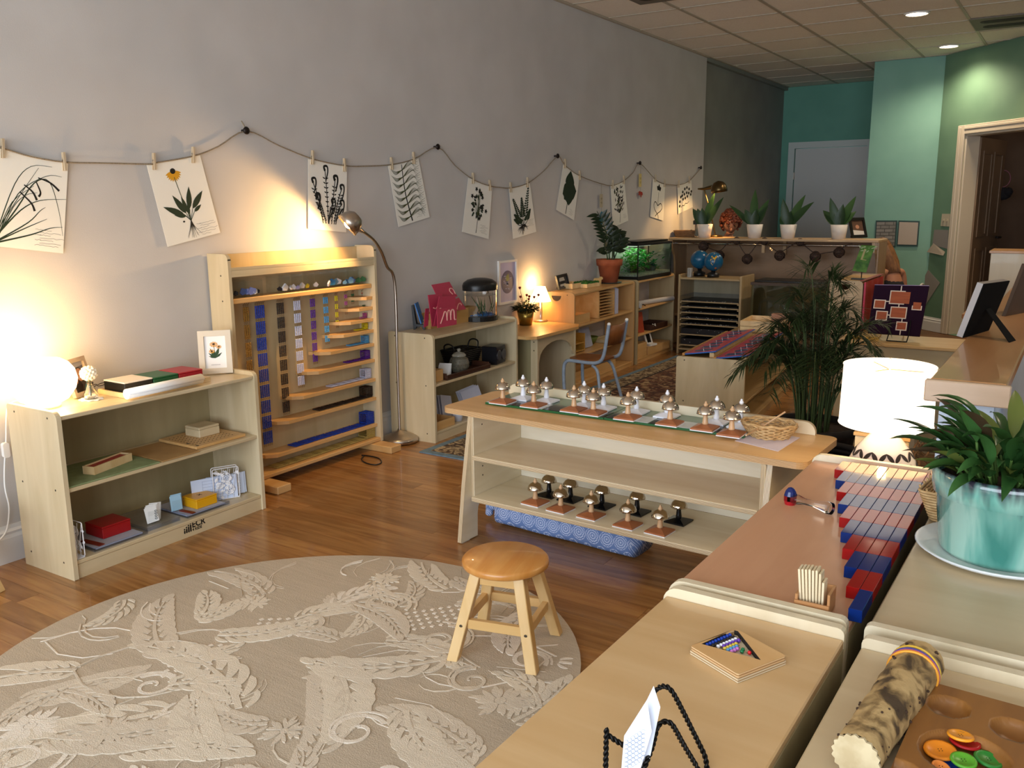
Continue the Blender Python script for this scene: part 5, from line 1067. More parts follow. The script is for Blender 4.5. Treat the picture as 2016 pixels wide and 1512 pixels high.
for (px, py, yy, lb, yel) in ((1378, 511, 7.98, 'plain blue globe half hidden behind the other globe', False), (1405, 515, 7.90, 'blue globe with a yellow continent on the tray cabinet', True)):
    p = hp(px, py, Y=yy); r_ = .088; t = thing('globe', lb, 'globe', (p.x, yy, .7175)); hgt = p.z-.7175
    build('sphere', MB().ball((0, 0, hgt), r_, 28), [OCE], t); build('stand', MB().lathe([(0, 0), (.055, 0), (.055, .035), (.02, .05), (.02, hgt-r_+.01), (0, hgt-r_+.01)], 20), BLACK, t)
    if yel:
        b = MB(); vs = []; T_ = (-_f).normalized(); 
        for (u, v) in ((-.45, -.35), (-.55, .05), (-.4, .45), (-.1, .72), (.22, .78), (.1, .5), (.12, .3), (-.05, .1), (-.12, -.2), (-.3, -.5)):
            d = (_R*u-_D*v+T_*sqrt(max(.02, 1-u*u-v*v))).normalized(); vs.append(d*r_*1.012+Vector((0, 0, hgt)))
        c = sum(vs, Vector())/len(vs); c = (c-Vector((0, 0, hgt))).normalized()*r_*1.02+Vector((0, 0, hgt)); b.add(vs+[c], [(i, (i+1) % 10, 10) for i in range(10)], 0, False); build('continent', b, mat('continent_yellow', '#d9a51c', .4), t)
        o2 = MB().ball(Vector((0, 0, hgt))+(_R*.05+_D*.75+T_*.6).normalized()*r_*.97, .012, 8); build('small_continent', o2, mat('continent_orange', '#8a4a22', .4), t)
t = thing('card_box', 'small white striped box beside the globes', 'box', hp(1358, 553, Y=7.83).xy.to_3d()+Vector((0, 0, .7175))); build('box_body', MB().bx(-.018, .018, -.02, .02, .0005, .085), mat('offwhite_box', '#a9a49c', .6), t)
for k in range(2): build('stripe', MB().bx(-.012+k*.013, -.009+k*.013, -.0206, -.0201, .005, .08), RAT, t)
# ---- empty tank on a stand
t = thing('glass_tank', 'empty glass tank with black mesh lid in front of the locker', 'tank', (1.36, 7.93, .285)); tx0, tx1, ty0, ty1, tz = 1.05, 1.69, 7.75, 8.08, .70
for q in ((tx0, tx1, ty0, ty0+.005), (tx0, tx1, ty1-.005, ty1), (tx0, tx0+.005, ty0+.0055, ty1-.0055), (tx1-.005, tx1, ty0+.0055, ty1-.0055)): build('glass_pane', MB().bx(*q, .30, tz-.025), PANE, t, W=True)
b = MB(); b.prism([(tx0-.008, ty0-.008), (tx1+.008, ty0-.008), (tx1+.008, ty1+.008), (tx0-.008, ty1+.008)], tz-.024, tz, 0, None, holes=[[(tx0+.006, ty0+.006), (tx1-.006, ty0+.006), (tx1-.006, ty1-.006), (tx0+.006, ty1-.006)]]); build('top_rim', b, mat('brown_rim', '#4a3729', .5), t, W=True)
build('bottom_rim', MB().bx(tx0-.006, tx1+.006, ty0-.006, ty1+.006, .286, .2995), mat('brown_rim', '#4a3729'), t, W=True); build('mesh_lid', MB().bx(tx0+.02, tx1-.02, ty0+.02, ty1-.02, tz+.001, tz+.02), BLACK, t, W=True, bev=.004)
t = thing('low_table', 'dark wooden stand under the empty glass tank', 'table', (1.36, 7.93, 0)); build('table_top', MB().bx(1.03, 1.71, 7.73, 8.1, .265, .285), LW, t, W=True)
for x in (1.04, 1.66):
    for yy in (7.74, 8.05): build('leg', MB().bx(x, x+.04, yy, yy+.04, 0, .2645), LW, t, W=True)
# ---- bench with the metal inset boards
bn = shelf_unit('low_shelf', 'low birch shelf carrying the red and blue inset boards', (1.462, 5.032, 0), .09, 1.72, .42, .468, .456, [.20], .05, mats=(birch('bench_wood', '#a08050', '#b08f5e', 1), birch('bench_end', '#b5a27c', '#c9b790', 2, .4)), topm=birch('bench_top', '#8a6c40', '#9a7c4e', 1))
BM = Matrix.Translation((1.462, 5.032, 0)) @ Euler((0, 0, .09)).to_matrix().to_4x4()
BB = mat('inset_blue', '#1a5fb0', .3); IP = mat('inset_pink', '#b0384a', .35); IB = mat('inset_dark_blue', '#22386b', .3); OW = birch('rack_wood', '#b07a34', '#bf8a44', 1)
shapes = [ell(0, 0, .042, .042, 16), rrect(-.04, .04, -.04, .04, .004), ell(0, 0, .03, .046, 16), [(0, .046), (.046, -.03), (-.046, -.03)], [(.044*cos(a), .044*sin(a)) for a in (2*pi*i/5+.3 for i in range(5))]]
for k, (x0, lb, y0) in enumerate(((.008, 'sloping inset board on the left with pink squares and blue shapes', .10), (.222, 'sloping inset board on the right with pink squares and blue shapes', .03))):
    t = thing('inset_board', lb, 'inset board', BM @ Vector((x0, y0, .4565)), .09); M = Euler((0, -.15, 0)).to_matrix().to_4x4(); M = rt(0, 0, .004) @ M; wd, ln = .212, 1.08
    build('base_board', MB().bx(.016, wd, 0, ln, .0, .007, 0, M), BB, t); build('wood_strip', MB().bx(0, .0155, -.003, ln, -.003, .012, 0, M), OW, t)
    build('support_block', MB().bx(.165, .192, .02, ln-.02, .0, .026), PINE, t)
    for j in range(7):
        c = .08+j*.153; build('inset_plate', MB().bx(.022, wd-.005, c-.073, c+.073, .0072, .009, 0, M), IP, t)
        s_ = MB(); s_.prism([(p_[0]*1.35+.114, p_[1]*1.25+c) for p_ in shapes[(j+k) % 5]], .0092, .0102, 0, M); o = build('inset_shape', s_, IB, t)
        build('knob', MB().tube([M @ Vector((.114, c, .0103)), M @ Vector((.114, c, .028))], .003, 6), CHROME, o)
for k in range(2):
    q = BM @ Vector((.08, 1.30, .4565+.042*k)); t = thing('wooden_tray', ('lower of two stacked pale wooden trays behind the inset boards', 'upper of two stacked pale wooden trays behind the inset boards')[k], 'tray', q, .09)
    for q in ((0, .30, 0, .36, .0005, .006), (0, .30, 0, .01, .0062, .04), (0, .30, .35, .36, .0062, .04), (0, .01, .0102, .3498, .0062, .04), (.29, .30, .0102, .3498, .0062, .04)): build('tray_board', MB().bx(*q), PINE, t, bev=.001)
t = thing('mint_card', 'mint green card beside the stacked wooden trays', 'card', BM @ Vector((.03, 1.18, .4565)), .09); build('card', MB().bx(0, .1, 0, .1, .0005, .008), mat('mint', '#6f9f97', .6), t)
t = thing('wooden_block', 'pinkish upright wooden block behind the palm', 'block', BM @ Vector((.30, 1.67, .4565)), .09); build('block', MB().bx(-.08, .06, -.03, .03, .0005, .11), birch('pink_block', '#9c6a4c', '#a97858', 0), t)
t.location = BM @ Vector((.33, 1.60, .4565))
# ---- shelf end with finger hole, red cloth, brochure
rs = shelf_unit('tall_shelf', 'birch shelf end with half round finger hole and red cloth on its side', (1.962, 6.70, 0), 0, .74, .232, .83, .82, [.42], .05, mats=(birch('far_shelf', '#b58a4c', '#c2985a', 1), birch('far_shelf_z', '#b79c74', '#c4aa82', 2)), hole=D_hole(.11, .80, .038)[::-1], kick=False)
t = thing('red_cloth', 'shiny red cloth hanging over the open side of the far shelf', 'cloth', (2.2, 7.0, .5)); RC = mat('red_cloth', '#8a1f1a', .35); b = MB(); vs = []
for i in range(15):
    yy = 6.70+.74*i/14
    for j in range(5): vs.append((2.2035+.004*sin(i*1.7)+.004*j/4, yy, .822-.33*j/4))
b.add(vs, [(i*5+j, i*5+5+j, i*5+6+j, i*5+1+j) for i in range(14) for j in range(4)], 0, True); o = build('drape', b, RC, t, W=True); sm_ = o.modifiers.new('cloth', 'SOLIDIFY'); sm_.thickness = .003; sm_.offset = 1
build('pink_trim', MB().bx(2.204, 2.216, 6.686, 6.699, .45, .822), mat('pink_trim', '#c03050', .5), t, W=True); build('top_fold', MB().bx(2.17, 2.2035, 6.70, 7.43, .8305, .8335), RC, t, W=True)
bq = [hp(1678, 533, Y=6.96), hp(1705, 537, Y=6.96), hp(1723, 484, Y=7.03), hp(1696, 483, Y=7.03)]
t = thing('brochure', 'green plant brochure on a black stand on the far shelf', 'brochure', bq[0]); n_ = (bq[1]-bq[0]).cross(bq[3]-bq[0]).normalized(); build('cover', MB().slab(bq, n_, .004), noisy('brochure_green', '#2c5a22', '#5d8a3a', (1, 1, 1), 18, 3, .4), t, W=True)
e = lambda u, v: bq[0]+(bq[1]-bq[0])*u+(bq[3]-bq[0])*v+n_*.0045
build('title_panel', MB().slab([e(.3, .45), e(.72, .45), e(.72, .88), e(.3, .88)], n_, .001), mat('brochure_cream', '#a59a6a', .5), t, W=True)
b = MB(); random.seed(2)
for k in range(14): p = e(random.random(), .78+.2*random.random()); a = random.uniform(0, 6.28); b.leaf(p+n_*.002, (_R*cos(a)-_D*sin(a)), n_, .03, .008, .1, 3)
build('leaf_picture', b, mat('brochure_leaf', '#9fb08a', .5), t, W=True); b = MB(); b.bx(bq[0].x-.0, bq[1].x, 6.93, 6.98, .8205, .83); b.tube([(bq[0].x+.06, 7.0, .825), (bq[0].x+.05, 7.06, .95)], .004, 5); build('stand', b, BLACK, t, W=True)
# ---- palm
t = thing('potted_palm', 'tall bushy palm in a dark pot between the benches', 'potted plant', (2.52, 4.10, 0)); PALM = trimat('palm_leaf', '#2e3d1d', .5, .25); PST = mat('palm_stem', '#3c4a22', .5)
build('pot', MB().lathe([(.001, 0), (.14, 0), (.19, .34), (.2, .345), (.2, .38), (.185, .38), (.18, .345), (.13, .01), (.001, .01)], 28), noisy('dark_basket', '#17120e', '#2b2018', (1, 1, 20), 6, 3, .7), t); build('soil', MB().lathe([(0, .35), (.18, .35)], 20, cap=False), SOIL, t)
random.seed(19)
def frond(base, mid, tip, n, L):
    pth = bez(base, mid, tip, 22); b = MB()
    b.tube(pth, [.005-.0042*i/22 for i in range(23)], 4, 1)
    for i in range(int(7), 23):
        a = Vector(pth[i]); d = (Vector(pth[min(i+1, 22)])-Vector(pth[i-1])).normalized(); f_ = (i-6)/16; ll = L*(.55+.9*f_*(1.25-f_))
        for sg in (-1, 1):
            for h_ in (0, .5):
                sd = d.cross(Vector((0, 0, 1)))
                if sd.length < .2: sd = Vector((1, 0, 0))
                sd.normalize(); dd = d*(.6+random.uniform(-.1, .25))+sd*sg*.95+Vector((0, 0, random.uniform(-.05, .4)))
                b.leaf(a+d*(h_*.012), dd, (0, 0, 1), ll*random.uniform(.8, 1.15), .0066, random.uniform(.2, .8), 4, 0, .1)
    build('frond', b, [PALM, PST], t)
for k in range(50):
    a = k*2.399+random.uniform(-.3, .3); f = (k+.5)/50; rr_ = .06+.33*f**.7; z = 1.02-.26*f+random.uniform(-.12, .05)
    c = Vector((.07*cos(a), .07*sin(a), .35)); tp = Vector((rr_*cos(a), rr_*sin(a)*.85, z-.20*f)); md = Vector((rr_*.3*cos(a), rr_*.27*sin(a), z+.10))
    frond(c, md, tp, 14, .14)
for tip in ((.36, -.05, .66), (-.2, -.1, .84), (-.05, -.05, 1.10), (.05, .0, 1.06), (.28, -.02, .86)): frond(Vector((0, 0, .35)), Vector((tip[0]*.35, tip[1]*.4, tip[2]*1.04)), Vector(tip), 14, .15)
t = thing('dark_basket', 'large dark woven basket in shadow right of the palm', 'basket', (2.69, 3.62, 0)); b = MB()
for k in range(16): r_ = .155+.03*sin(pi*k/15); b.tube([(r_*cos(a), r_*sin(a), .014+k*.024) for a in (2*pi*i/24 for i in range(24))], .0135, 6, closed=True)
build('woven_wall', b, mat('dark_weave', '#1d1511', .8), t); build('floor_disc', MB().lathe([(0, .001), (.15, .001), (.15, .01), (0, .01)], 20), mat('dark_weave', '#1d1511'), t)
# ---- low cabinet with the painting
LC = birch('far_cabinet', '#b3a07a', '#bfae88', 0, .5); t = thing('low_cabinet', 'low pale cabinet back with the painting on its top', 'cabinet', (2.8, 5.4, 0))
build('back_panel', MB().bx(2.36, 3.19, 5.25, 5.265, 0, .586), LC, t, W=True); build('top_board', MB().bx(2.34, 3.2, 5.235, 5.64, .587, .605), birch('far_cabinet_top', '#c59d62', '#d0aa72', 0), t, W=True, bev=.003)
for x in (2.36, 3.17): build('side_panel', MB().bx(x, x+.02, 5.266, 5.62, 0, .586), LC, t, W=True)
pq = [hp(1708, 655, Y=5.40), hp(1810, 662, Y=5.40), hp(1829, 563, Y=5.49), hp(1722, 561, Y=5.49)]
dz = pq[0].z-.625
t = thing('painting', 'dark purple canvas of linked orange rectangles on a black wire easel', 'painting', pq[0]); n_ = (pq[1]-pq[0]).cross(pq[3]-pq[0]).normalized(); build('canvas', MB().slab([q-n_*.02 for q in pq], n_, .02), mat('canvas_plum', '#241224', .9, spec=.1), t, W=True)
build('canvas_top_edge', MB().slab([pq[3]-n_*.02, pq[2]-n_*.02, pq[2]-n_*.001, pq[3]-n_*.001], (0, 0, 1), .003), mat('canvas_lilac', '#a58fb5', .5), t, W=True)
e = lambda u, v, k=.0: pq[0]+(pq[1]-pq[0])*u+(pq[3]-pq[0])*v+n_*k
ORP = noisy('orange_paint', '#93421a', '#a45022', (1, 1, 8), 10, 3, .5); LNP = mat('cream_line', '#d8c9b8', .5); wl = MB()
for (u0, v0, u1, v1) in ((.33, .62, .74, .90), (.04, .51, .27, .70), (.78, .52, .97, .70), (.38, .33, .70, .57), (.11, .27, .34, .47), (.53, .09, .74, .27)):
    wl.slab([e(u0, v0, .0003), e(u1, v0, .0003), e(u1, v1, .0003), e(u0, v1, .0003)], n_, .001); o = build('orange_panel', MB().slab([e(u0+.02, v0+.02, .0014), e(u1-.02, v0+.02, .0014), e(u1-.02, v1-.02, .0014), e(u0+.02, v1-.02, .0014)], n_, .001), ORP, t, W=True)
for (u0, v0, u1, v1) in ((.52, .9, .54, 1.0), (.27, .66, .33, .68), (.74, .63, .78, .65), (.52, .57, .54, .62), (.34, .38, .38, .40), (.62, .27, .64, .33), (.62, 0, .64, .09)): wl.slab([e(u0, v0, .0003), e(u1, v0, .0003), e(u1, v1, .0003), e(u0, v1, .0003)], n_, .001)
build('cream_lines', wl, LNP, t, W=True)
t2 = thing('wire_easel', 'black wire easel holding the purple canvas', 'easel', (2.75, 5.38, .606)); b = MB()
zb = .609
for u in (.42, .8): b.tube([e(u, .3, .006), e(u, -.0, .008), Vector((e(u, 0).x, 5.34, zb))], .0035, 6)
b.tube([Vector((e(.42, 0).x, 5.34, zb)), Vector((e(.8, 0).x, 5.34, zb))], .0035, 6); b.tube([e(.6, .5, -.03), Vector((e(.6, 0).x, 5.6, zb))], .0035, 6); build('wire', b, BLACKM, t2, W=True)
for q in pq: pass
solo('yellow_folder', MB().bx(-.09, .09, -.1, .1, 0, .012), mat('folder_yellow', '#c9a040', .6), 'yellow folder lying on the low cabinet behind the palm', 'folder', (2.46, 5.45, .6055), .1)
# ---- wall things at the back right
t = thing('clipboard', 'dark framed board of grey brick pictures on the column', 'board', hp(1722, 485, Y=YC-.004)); c = [hp(1722, 487, Y=YC-.003), hp(1763, 487, Y=YC-.003), hp(1767, 434, Y=YC-.003), hp(1725, 434, Y=YC-.003)]
TF = mat('teal_frame', '#23403c', .5)
def wallboard(t, c, m, fr_):
    n = Vector((0, -1, 0)); build('backing', MB().slab(c, n, .012), TF, t, W=True); q = sum(c, Vector())/4; c2 = [q+(p-q)*fr_+n*.0125 for p in c]; build('sheet', MB().slab(c2, n, .002), m, t, W=True); return c2
c2 = wallboard(t, c, mat('brick_photo_dark', '#4f4d48', .6), .9); BRK = noisy('brick_photo', '#6d6a62', '#85817a', (1, 1, 1), 6, 2, .5); e = lambda u, v: c2[0]+(c2[1]-c2[0])*u+(c2[3]-c2[0])*v+Vector((0, -.0024, 0))
for r_ in range(7):
    for k in range(3):
        u0 = max(0, k/2.2-(.22 if r_ % 2 else 0)); u1 = min(1, k/2.2+.42-(.22 if r_ % 2 else 0))
        if u1 > u0: build('brick_photo', MB().slab([e(u0, r_/7+.01), e(u1, r_/7+.01), e(u1, r_/7+.125), e(u0, r_/7+.125)], (0, -1, 0), .0015), BRK, t, W=True)
c = [hp(1765, 484, Y=YC-.003), hp(1807, 485, Y=YC-.003), hp(1811, 435, Y=YC-.003), hp(1769, 434, Y=YC-.003)]; t = thing('clipboard', 'dark framed board with one blank beige sheet on the column', 'board', c[0]); wallboard(t, c, mat('beige_sheet', '#a89c90', .7), .88)
def on_slant(px, py, off=-.003): u, z = slant(px, py); return Vector((P0.x+U.x*u+NW.x*off, P0.y+U.y*u+NW.y*off, z))
sn = Vector((-NW.x, -NW.y, 0))
c = [on_slant(1853, 445), on_slant(1870, 446), on_slant(1872, 421), on_slant(1856, 421)]; t = thing('light_switch', 'ivory double light switch beside the doorway', 'light switch', c[0]); build('plate', MB().slab(c, sn, .006), mat('ivory', '#b5ab94', .5), t, W=True)
q = sum(c, Vector())/4
for k in (-1, 1): o = (c[1]-c[0])*(.2*k); a = [q+o+(p-q)*.16+sn*.0062 for p in c]; build('toggle', MB().slab(a, sn, .012), mat('ivory', '#b5ab94'), t, W=True)
solo('wall_paper', MB().slab([on_slant(1836, 482), on_slant(1866, 490), on_slant(1868, 453), on_slant(1840, 452)], sn, .002), mat('grey_note', '#85807a', .8), 'grey typed note on the green wall by the doorway', 'note', on_slant(1840, 480), W=True)
a = [on_slant(1826, 496), on_slant(1862, 503, -.03), on_slant(1864, 496, -.02), on_slant(1839, 479)]; solo('curled_paper', MB().slab([a[0]+sn*.004, a[1], a[2], a[3]+sn*.004], sn, .0015), mat('beige_note', '#b3a695', .8), 'beige paper curling off the wall below the typed note', 'note', a[0], W=True)
a = [on_slant(1803, 578), on_slant(1822, 602), on_slant(1851, 557), on_slant(1828, 531)]; solo('loose_paper', MB().slab(a, sn, .002), mat('grey_sheet', '#8f8a84', .8), 'tilted grey sheet hanging low on the green wall', 'paper', a[0], W=True)
# hanging item on the dark door
d_ = _R*((1975-1008)/FPX)+_D*((352-756)/FPX)+_f; n_ = Vector((NW.x, NW.y)); tt_ = (P0+n_*.84-CP.xy).dot(n_)/d_.xy.dot(n_); q = CP+d_*tt_; t = thing('hanging_garment', 'dark garment on a round pink hanger in the back room', 'garment', q); b = MB().ball((0, 0, -.16), .09, 12, sq=(1.1, .4, .8)).ball((-.05, 0, -.13), .05, 8).ball((.06, 0, -.14), .05, 8); build('cloth', b, mat('dark_cloth', '#171418', .9), t); build('hanger', MB().tube([(.07*cos(a), 0, .0+.09*sin(a)) for a in (2*pi*i/20 for i in range(20))], .006, 6, closed=True), mat('pink_hanger', '#7a4650', .5), t)
q = SL @ Vector((so0+.35, 0, 1.5)); panel_door('door_3', SL @ rt(so0+.55, 0, .95, 0) @ Euler((0, 0, 0)).to_matrix().to_4x4(), noisy('brown_door_red', '#5e4030', '#68493a', (1, 1, 1), 3, 2, .5))
# right of the counter
CW = birch('white_cabinet_wood', '#b7aa8e', '#c2b69b', 2); t = thing('cabinet', 'pale wooden cabinet with orange top standing beyond the counter', 'cabinet', (3.3, 7.1, 0)); c0 = hp(1951, 498, Y=6.9)
build('body', MB().bx(c0.x, c0.x+.75, 6.9, 7.25, 0, c0.z-.001), CW, t, W=True, bev=.002); build('top_board', MB().bx(c0.x-.01, c0.x+.76, 6.89, 7.26, c0.z, c0.z+.015), birch('cabinet_orange_top', '#a9773f', '#b78449', 0), t, W=True)
t = thing('desk', 'orange wooden desk beyond the counter at the right edge', 'desk', (3.3, 6.6, 0)); DK2 = birch('orange_desk', '#a06a38', '#b07a46', 0); c0 = hp(1905, 608, Y=6.75)
build('desk_top', MB().bx(c0.x, 4.2, 6.42, 6.86, c0.z-.03, c0.z), DK2, t, W=True, bev=.003); build('end_panel', MB().bx(c0.x+.02, c0.x+.05, 6.44, 6.84, 0, c0.z-.0305), DK2, t, W=True); build('end_panel', MB().bx(4.15, 4.18, 6.44, 6.84, 0, c0.z-.0305), DK2, t, W=True); build('back_panel', MB().bx(c0.x+.0505, 4.1495, 6.46, 6.475, .2, c0.z-.0305), DK2, t, W=True)
dzt = c0.z
t = thing('wooden_box', 'low orange wooden box on the desk beyond the counter', 'box', (3.5, 6.6, dzt)); build('body', MB().bx(3.12, 3.6, 6.46, 6.7, dzt+.0005, dzt+.12), DK2, t, W=True); build('lid', MB().bx(3.11, 3.61, 6.455, 6.705, dzt+.1205, dzt+.135), DK2, t, W=True)
# picture frames on the counter, seen from behind
CT_ = .9205
k = [hp(1897, 665.5, Z=CT_), hp(1947, 650.5, Z=CT_), hp(1988.5, 553, Y=3.66), hp(1938.6, 559.7, Y=3.38)]
t = thing('picture_frame', 'black backed silver edged picture frame seen from behind on the counter', 'picture frame', k[0]); n_ = (k[1]-k[0]).cross(k[3]-k[0]).normalized()
if n_.dot(CP-k[0]) < 0: n_ = -n_
build('black_back', MB().slab(k, n_, -.004), mat('black_felt', '#0a0a0b', .9, spec=.1), t, W=True); q = [p-n_*.0045 for p in k]; build('silver_frame', MB().slab(q, n_, -.02), mat('silver_edge', '#8d8784', .5, .35), t, W=True)
cn = sum(k, Vector())/4; lg_t = k[0]*.25+k[1]*.25+k[2]*.25+k[3]*.25; fo = hp(1992, 672, Z=CT_)
sd = (k[1]-k[0]).normalized()*.030; build('easel_leg', MB().slab([fo-sd*1.1, fo+sd*1.1, cn+sd*.8+n_*.002, cn-sd*.8+n_*.002], n_, .004), mat('black_felt', '#0c0c0d'), t, W=True)
k = [hp(1975, 612, Y=4.35), hp(1982, 616, Y=4.35), hp(2016, 519, Y=4.42), hp(2011, 519, Y=4.42)]
k0 = hp(1972, 622, Z=CT_)
dv = Vector((.28, .16, 0)); a0_ = k0; a1_ = a0_+Vector((.03, .01, 0)); up_ = (k[3]-k[0])*1.05
solo('picture_frame', MB().slab([a0_, a0_+Vector((.09, .26, 0)), a0_+Vector((.09, .26, 0))+up_, a0_+up_], (1, -.3, 0), .014), noisy('brown_frame', '#3a2a1c', '#4a3626', (1, 1, 1), 5), 'dark brown frame edge behind the black backed frame', 'picture frame', a0_, W=True)
# ================================================================ BELL TABLE
TA = -.04; TL = Vector((1.291, 2.872, 0)); TM = Matrix.Translation(TL) @ Euler((0, 0, TA)).to_matrix().to_4x4()
t = thing('bell_table', 'light plywood table with two shelves carrying rows of metal bells', 'table', TL, TA); TZ = .555
build('table_top', MB().prism(rrect(0, 1.525, 0, .40, .04, 6), TZ-.023, TZ), PLYW, t, bev=.004)
build('back_lip', MB().prism([(.085, TZ+.0005), (1.445, TZ+.0005)]+arc(1.405, TZ+.007, .04, 0, 90, 6)+arc(.125, TZ+.007, .04, 90, 180, 6), 0, .018, 0, Matrix.Translation((0, .395, 0)) @ XZ), PLYY, t, bev=.003)
def endp(x, th):
    pr = [(-.075, .004), (.04, .004), (.042, .09)]+[(.145-.103*cos(a), .10+.095*sin(a)) for a in (pi*i/10 for i in range(11))]+[(.25, .09), (.252, .004), (.40, .004), (.385, .12), (.365, TZ-.0235), (.012, TZ-.0235), (-.04, .25)]
    b = MB(); b.prism(pr, x, x+th, 0, YZ); return b
for x in (.135, 1.395):
    build('end_panel', endp(x, .019), PLYX, t, bev=.002)
    for yy in (-.072, .3): build('foot_glide', MB().bx(x+.002, x+.017, yy+.01, yy+.06, 0, .0038), mat('glide', '#b9b2a4', .5), t)
for x in (.1545, 1.3785): build('box_side', MB().bx(x, x+.016, .0, .365, .186, TZ-.0235), PLYX, t, bev=.0015)
build('middle_shelf', MB().bx(.171, 1.378, -.012, .3455, .352, .370), PLY, t, bev=.0015); build('lower_shelf', MB().bx(.171, 1.378, -.022, .3455, .176, .194), PLY, t, bev=.0015)
b = MB(); b.prism([(.171, .194), (1.378, .194), (1.378, TZ-.024), (.171, TZ-.024)], 0, .014, 0, Matrix.Translation((0, .361, 0)) @ XZ, holes=[rrect(.24, 1.34, .46, .515, .025)]); build('back_panel', b, birch('white_birch', '#d9ccb0', '#e8dfca', 0), t)
for x, z in ((.171, .49), (.171, .31), (.171, .27)):
    for yy in (.06, .29): build('peg_hole', MB().lathe([(.004, 0), (0, .0008)], 6, 0, rt(x, yy, z, 0, 0, pi/2)), DARKW, t)
# bell boards
bz = TZ+.0005; A0 = hp(955, 796, Z=bz); A1 = hp(1466, 864, Z=bz); ud = (A1-A0).normalized(); vd = Vector((-ud.y, ud.x, 0)); LB = (A1-A0).length; ang = atan2(ud.y, ud.x)
WB = .235
for k, lb in enumerate(('left half of the green bell board with black and white fields', 'right half of the green bell board with black and white fields')):
    t2 = thing('bell_board', lb, 'board', A0+ud*(k*LB/2), ang); hl = LB/2-.002
    build('board', MB().bx(0, hl, 0, WB, .0005, .0095), mat('green_board', '#17562c', .25, coat=.4), t2, bev=.001)
    nf = 6
    for j in range(nf):
        x0 = j*hl/nf+.003; x1 = (j+1)*hl/nf-.003
        build('field', MB().bx(x0, x1, .006, .10, .0096, .0104), mat('gloss_black', '#0c0d0d', .15) if (j+k) % 2 else mat('gloss_white', '#cfd3d0', .2), t2)
# bells
BRB = birch('bell_base_brown', '#9a5c38', '#a96a44', 1, .35); BST = birch('bell_stem', '#c39a70', '#cfa980', 2, .4); BWH = mat('bell_white', '#e9eaf0', .35); BBL = mat('bell_black', '#101012', .2)
CUP = mat('bell_metal', '#d4cabb', .08, 1); 
def make_bell(name_lb, loc, bm, sm, km, rz):
    t = thing('bell', name_lb, 'bell', loc, rz)
    if bm is BRB: build('under_plate', MB().bx(-.043, .043, -.043, .043, .0002, .0035), BWH, t); z0 = .0037
    else: z0 = .0002
    b = MB(); s0, s1 = .0415, .012
    b.add([(x*s, y*s, z) for s, z in ((s0, z0), (s0, z0+.006), (s1, z0+.016)) for x, y in ((-1, -1), (1, -1), (1, 1), (-1, 1))], [(3, 2, 1, 0), (8, 9, 10, 11)]+[(4*l+i, 4*l+(i+1) % 4, 4*l+4+(i+1) % 4, 4*l+4+i) for l in (0, 1) for i in range(4)])
    build('base', b, bm, t); build('stem', MB().lathe([(.0105, z0+.0165), (.0115, .024), (.0105, .028), (.0082, .05), (.0075, .066), (0, .066)], 14), sm, t)
    build('cup', MB().lathe([(.0, .0665), (.006, .0668), (.0295, .062), (.033, .0595), (.0325, .064), (.029, .0735), (.021, .083), (.011, .0885), (0, .0895)], 26), CUP, t)
    build('knob', MB().lathe([(.0075, .0895), (.0085, .094), (.006, .098), (.004, .101), (.0045, .104), (0, .107)], 12), km, t); return t
ordn = ['first', 'second', 'third', 'fourth', 'fifth', 'sixth', 'seventh', 'eighth']
def row(pts, z, bm, sm, km, what, where, grp, rz):
    pr = None
    for i, (px, py) in enumerate(pts):
        p = hp(px, py, Z=z+.006); p.z = z; lb = '%s bell, %s from the left %s' % (what, ordn[i], where)
        if pr is None: pr = make_bell(lb, p, bm, sm, km, rz); pr['group'] = grp
        else: dup(pr, p, rz, lb, grp)
bt = bz+.0107
row([(1030, 783), (1076, 788), (1150, 797), (1188, 802), (1253, 809), (1313, 817), (1410, 830), (1458, 837)], bt, BWH, BWH, BWH, 'white based', 'in the rear row on the table top', 'white bells on the table', ang)
row([(990, 790), (1051, 797), (1130, 806), (1168, 812), (1236, 821), (1319, 832), (1388, 842), (1440, 853)], bt, BRB, BST, BST, 'brown based', 'in the front row on the table top', 'brown bells on the table', ang)
row([(1081, 972), (1123, 981), (1185, 994), (1254, 1006), (1336, 1024)], .1945, BBL, BBL, CUP, 'black based', 'on the lower shelf', 'black bells on the lower shelf', TA-.05)
row([(1054, 988), (1104, 1001), (1164, 1014), (1236, 1032), (1299, 1045)], .1945, BRB, BST, BST, 'brown based', 'on the lower shelf', 'brown bells on the lower shelf', TA-.05)
# basket with mallets
nz = TZ+.0005; c = [hp(a, b_, Z=nz) for a, b_ in ((1447, 868), (1532, 889), (1575, 862), (1490, 846))]
solo('napkin', MB().slab(c, (0, 0, 1), .0012), mat('pale_napkin', '#d6cbd4', .8), 'pale paper napkin under the bell mallet basket', 'napkin', c[0], W=True)
t = thing('mallet_basket', 'small oval wicker basket holding two wooden mallets', 'basket', hp(1513, 862, Z=nz)+Vector((-.004, .012, .0015)), .0); WKL = noisy('pale_wicker', '#b08a58', '#cfae7c', (1, 1, 1), 50, 3, .6)
b = MB()
for k in range(8):
    s_ = .78+.3*k/7; pts = [((.088*s_)*cos(a)*(1+.06*cos(4*a)), (.068*s_)*sin(a)*(1+.06*cos(4*a)), .004+k*.0062+.0022*sin(14*a+k*pi)) for a in (2*pi*i/48 for i in range(48))]; b.tube(pts, .0034, 5, closed=True)
build('woven_wall', b, WKL, t); b = MB().prism([(.066*cos(a), .05*sin(a)) for a in (2*pi*i/20 for i in range(20))], .0005, .003); build('basket_floor', b, WKL, t)
b = MB().tube([((.095)*cos(a), (.075)*sin(a), .052+.003*sin(9*a)) for a in (2*pi*i/40 for i in range(40))], .0055, 6, closed=True); build('braided_rim', b, WKL, t)
zb_ = nz+.05
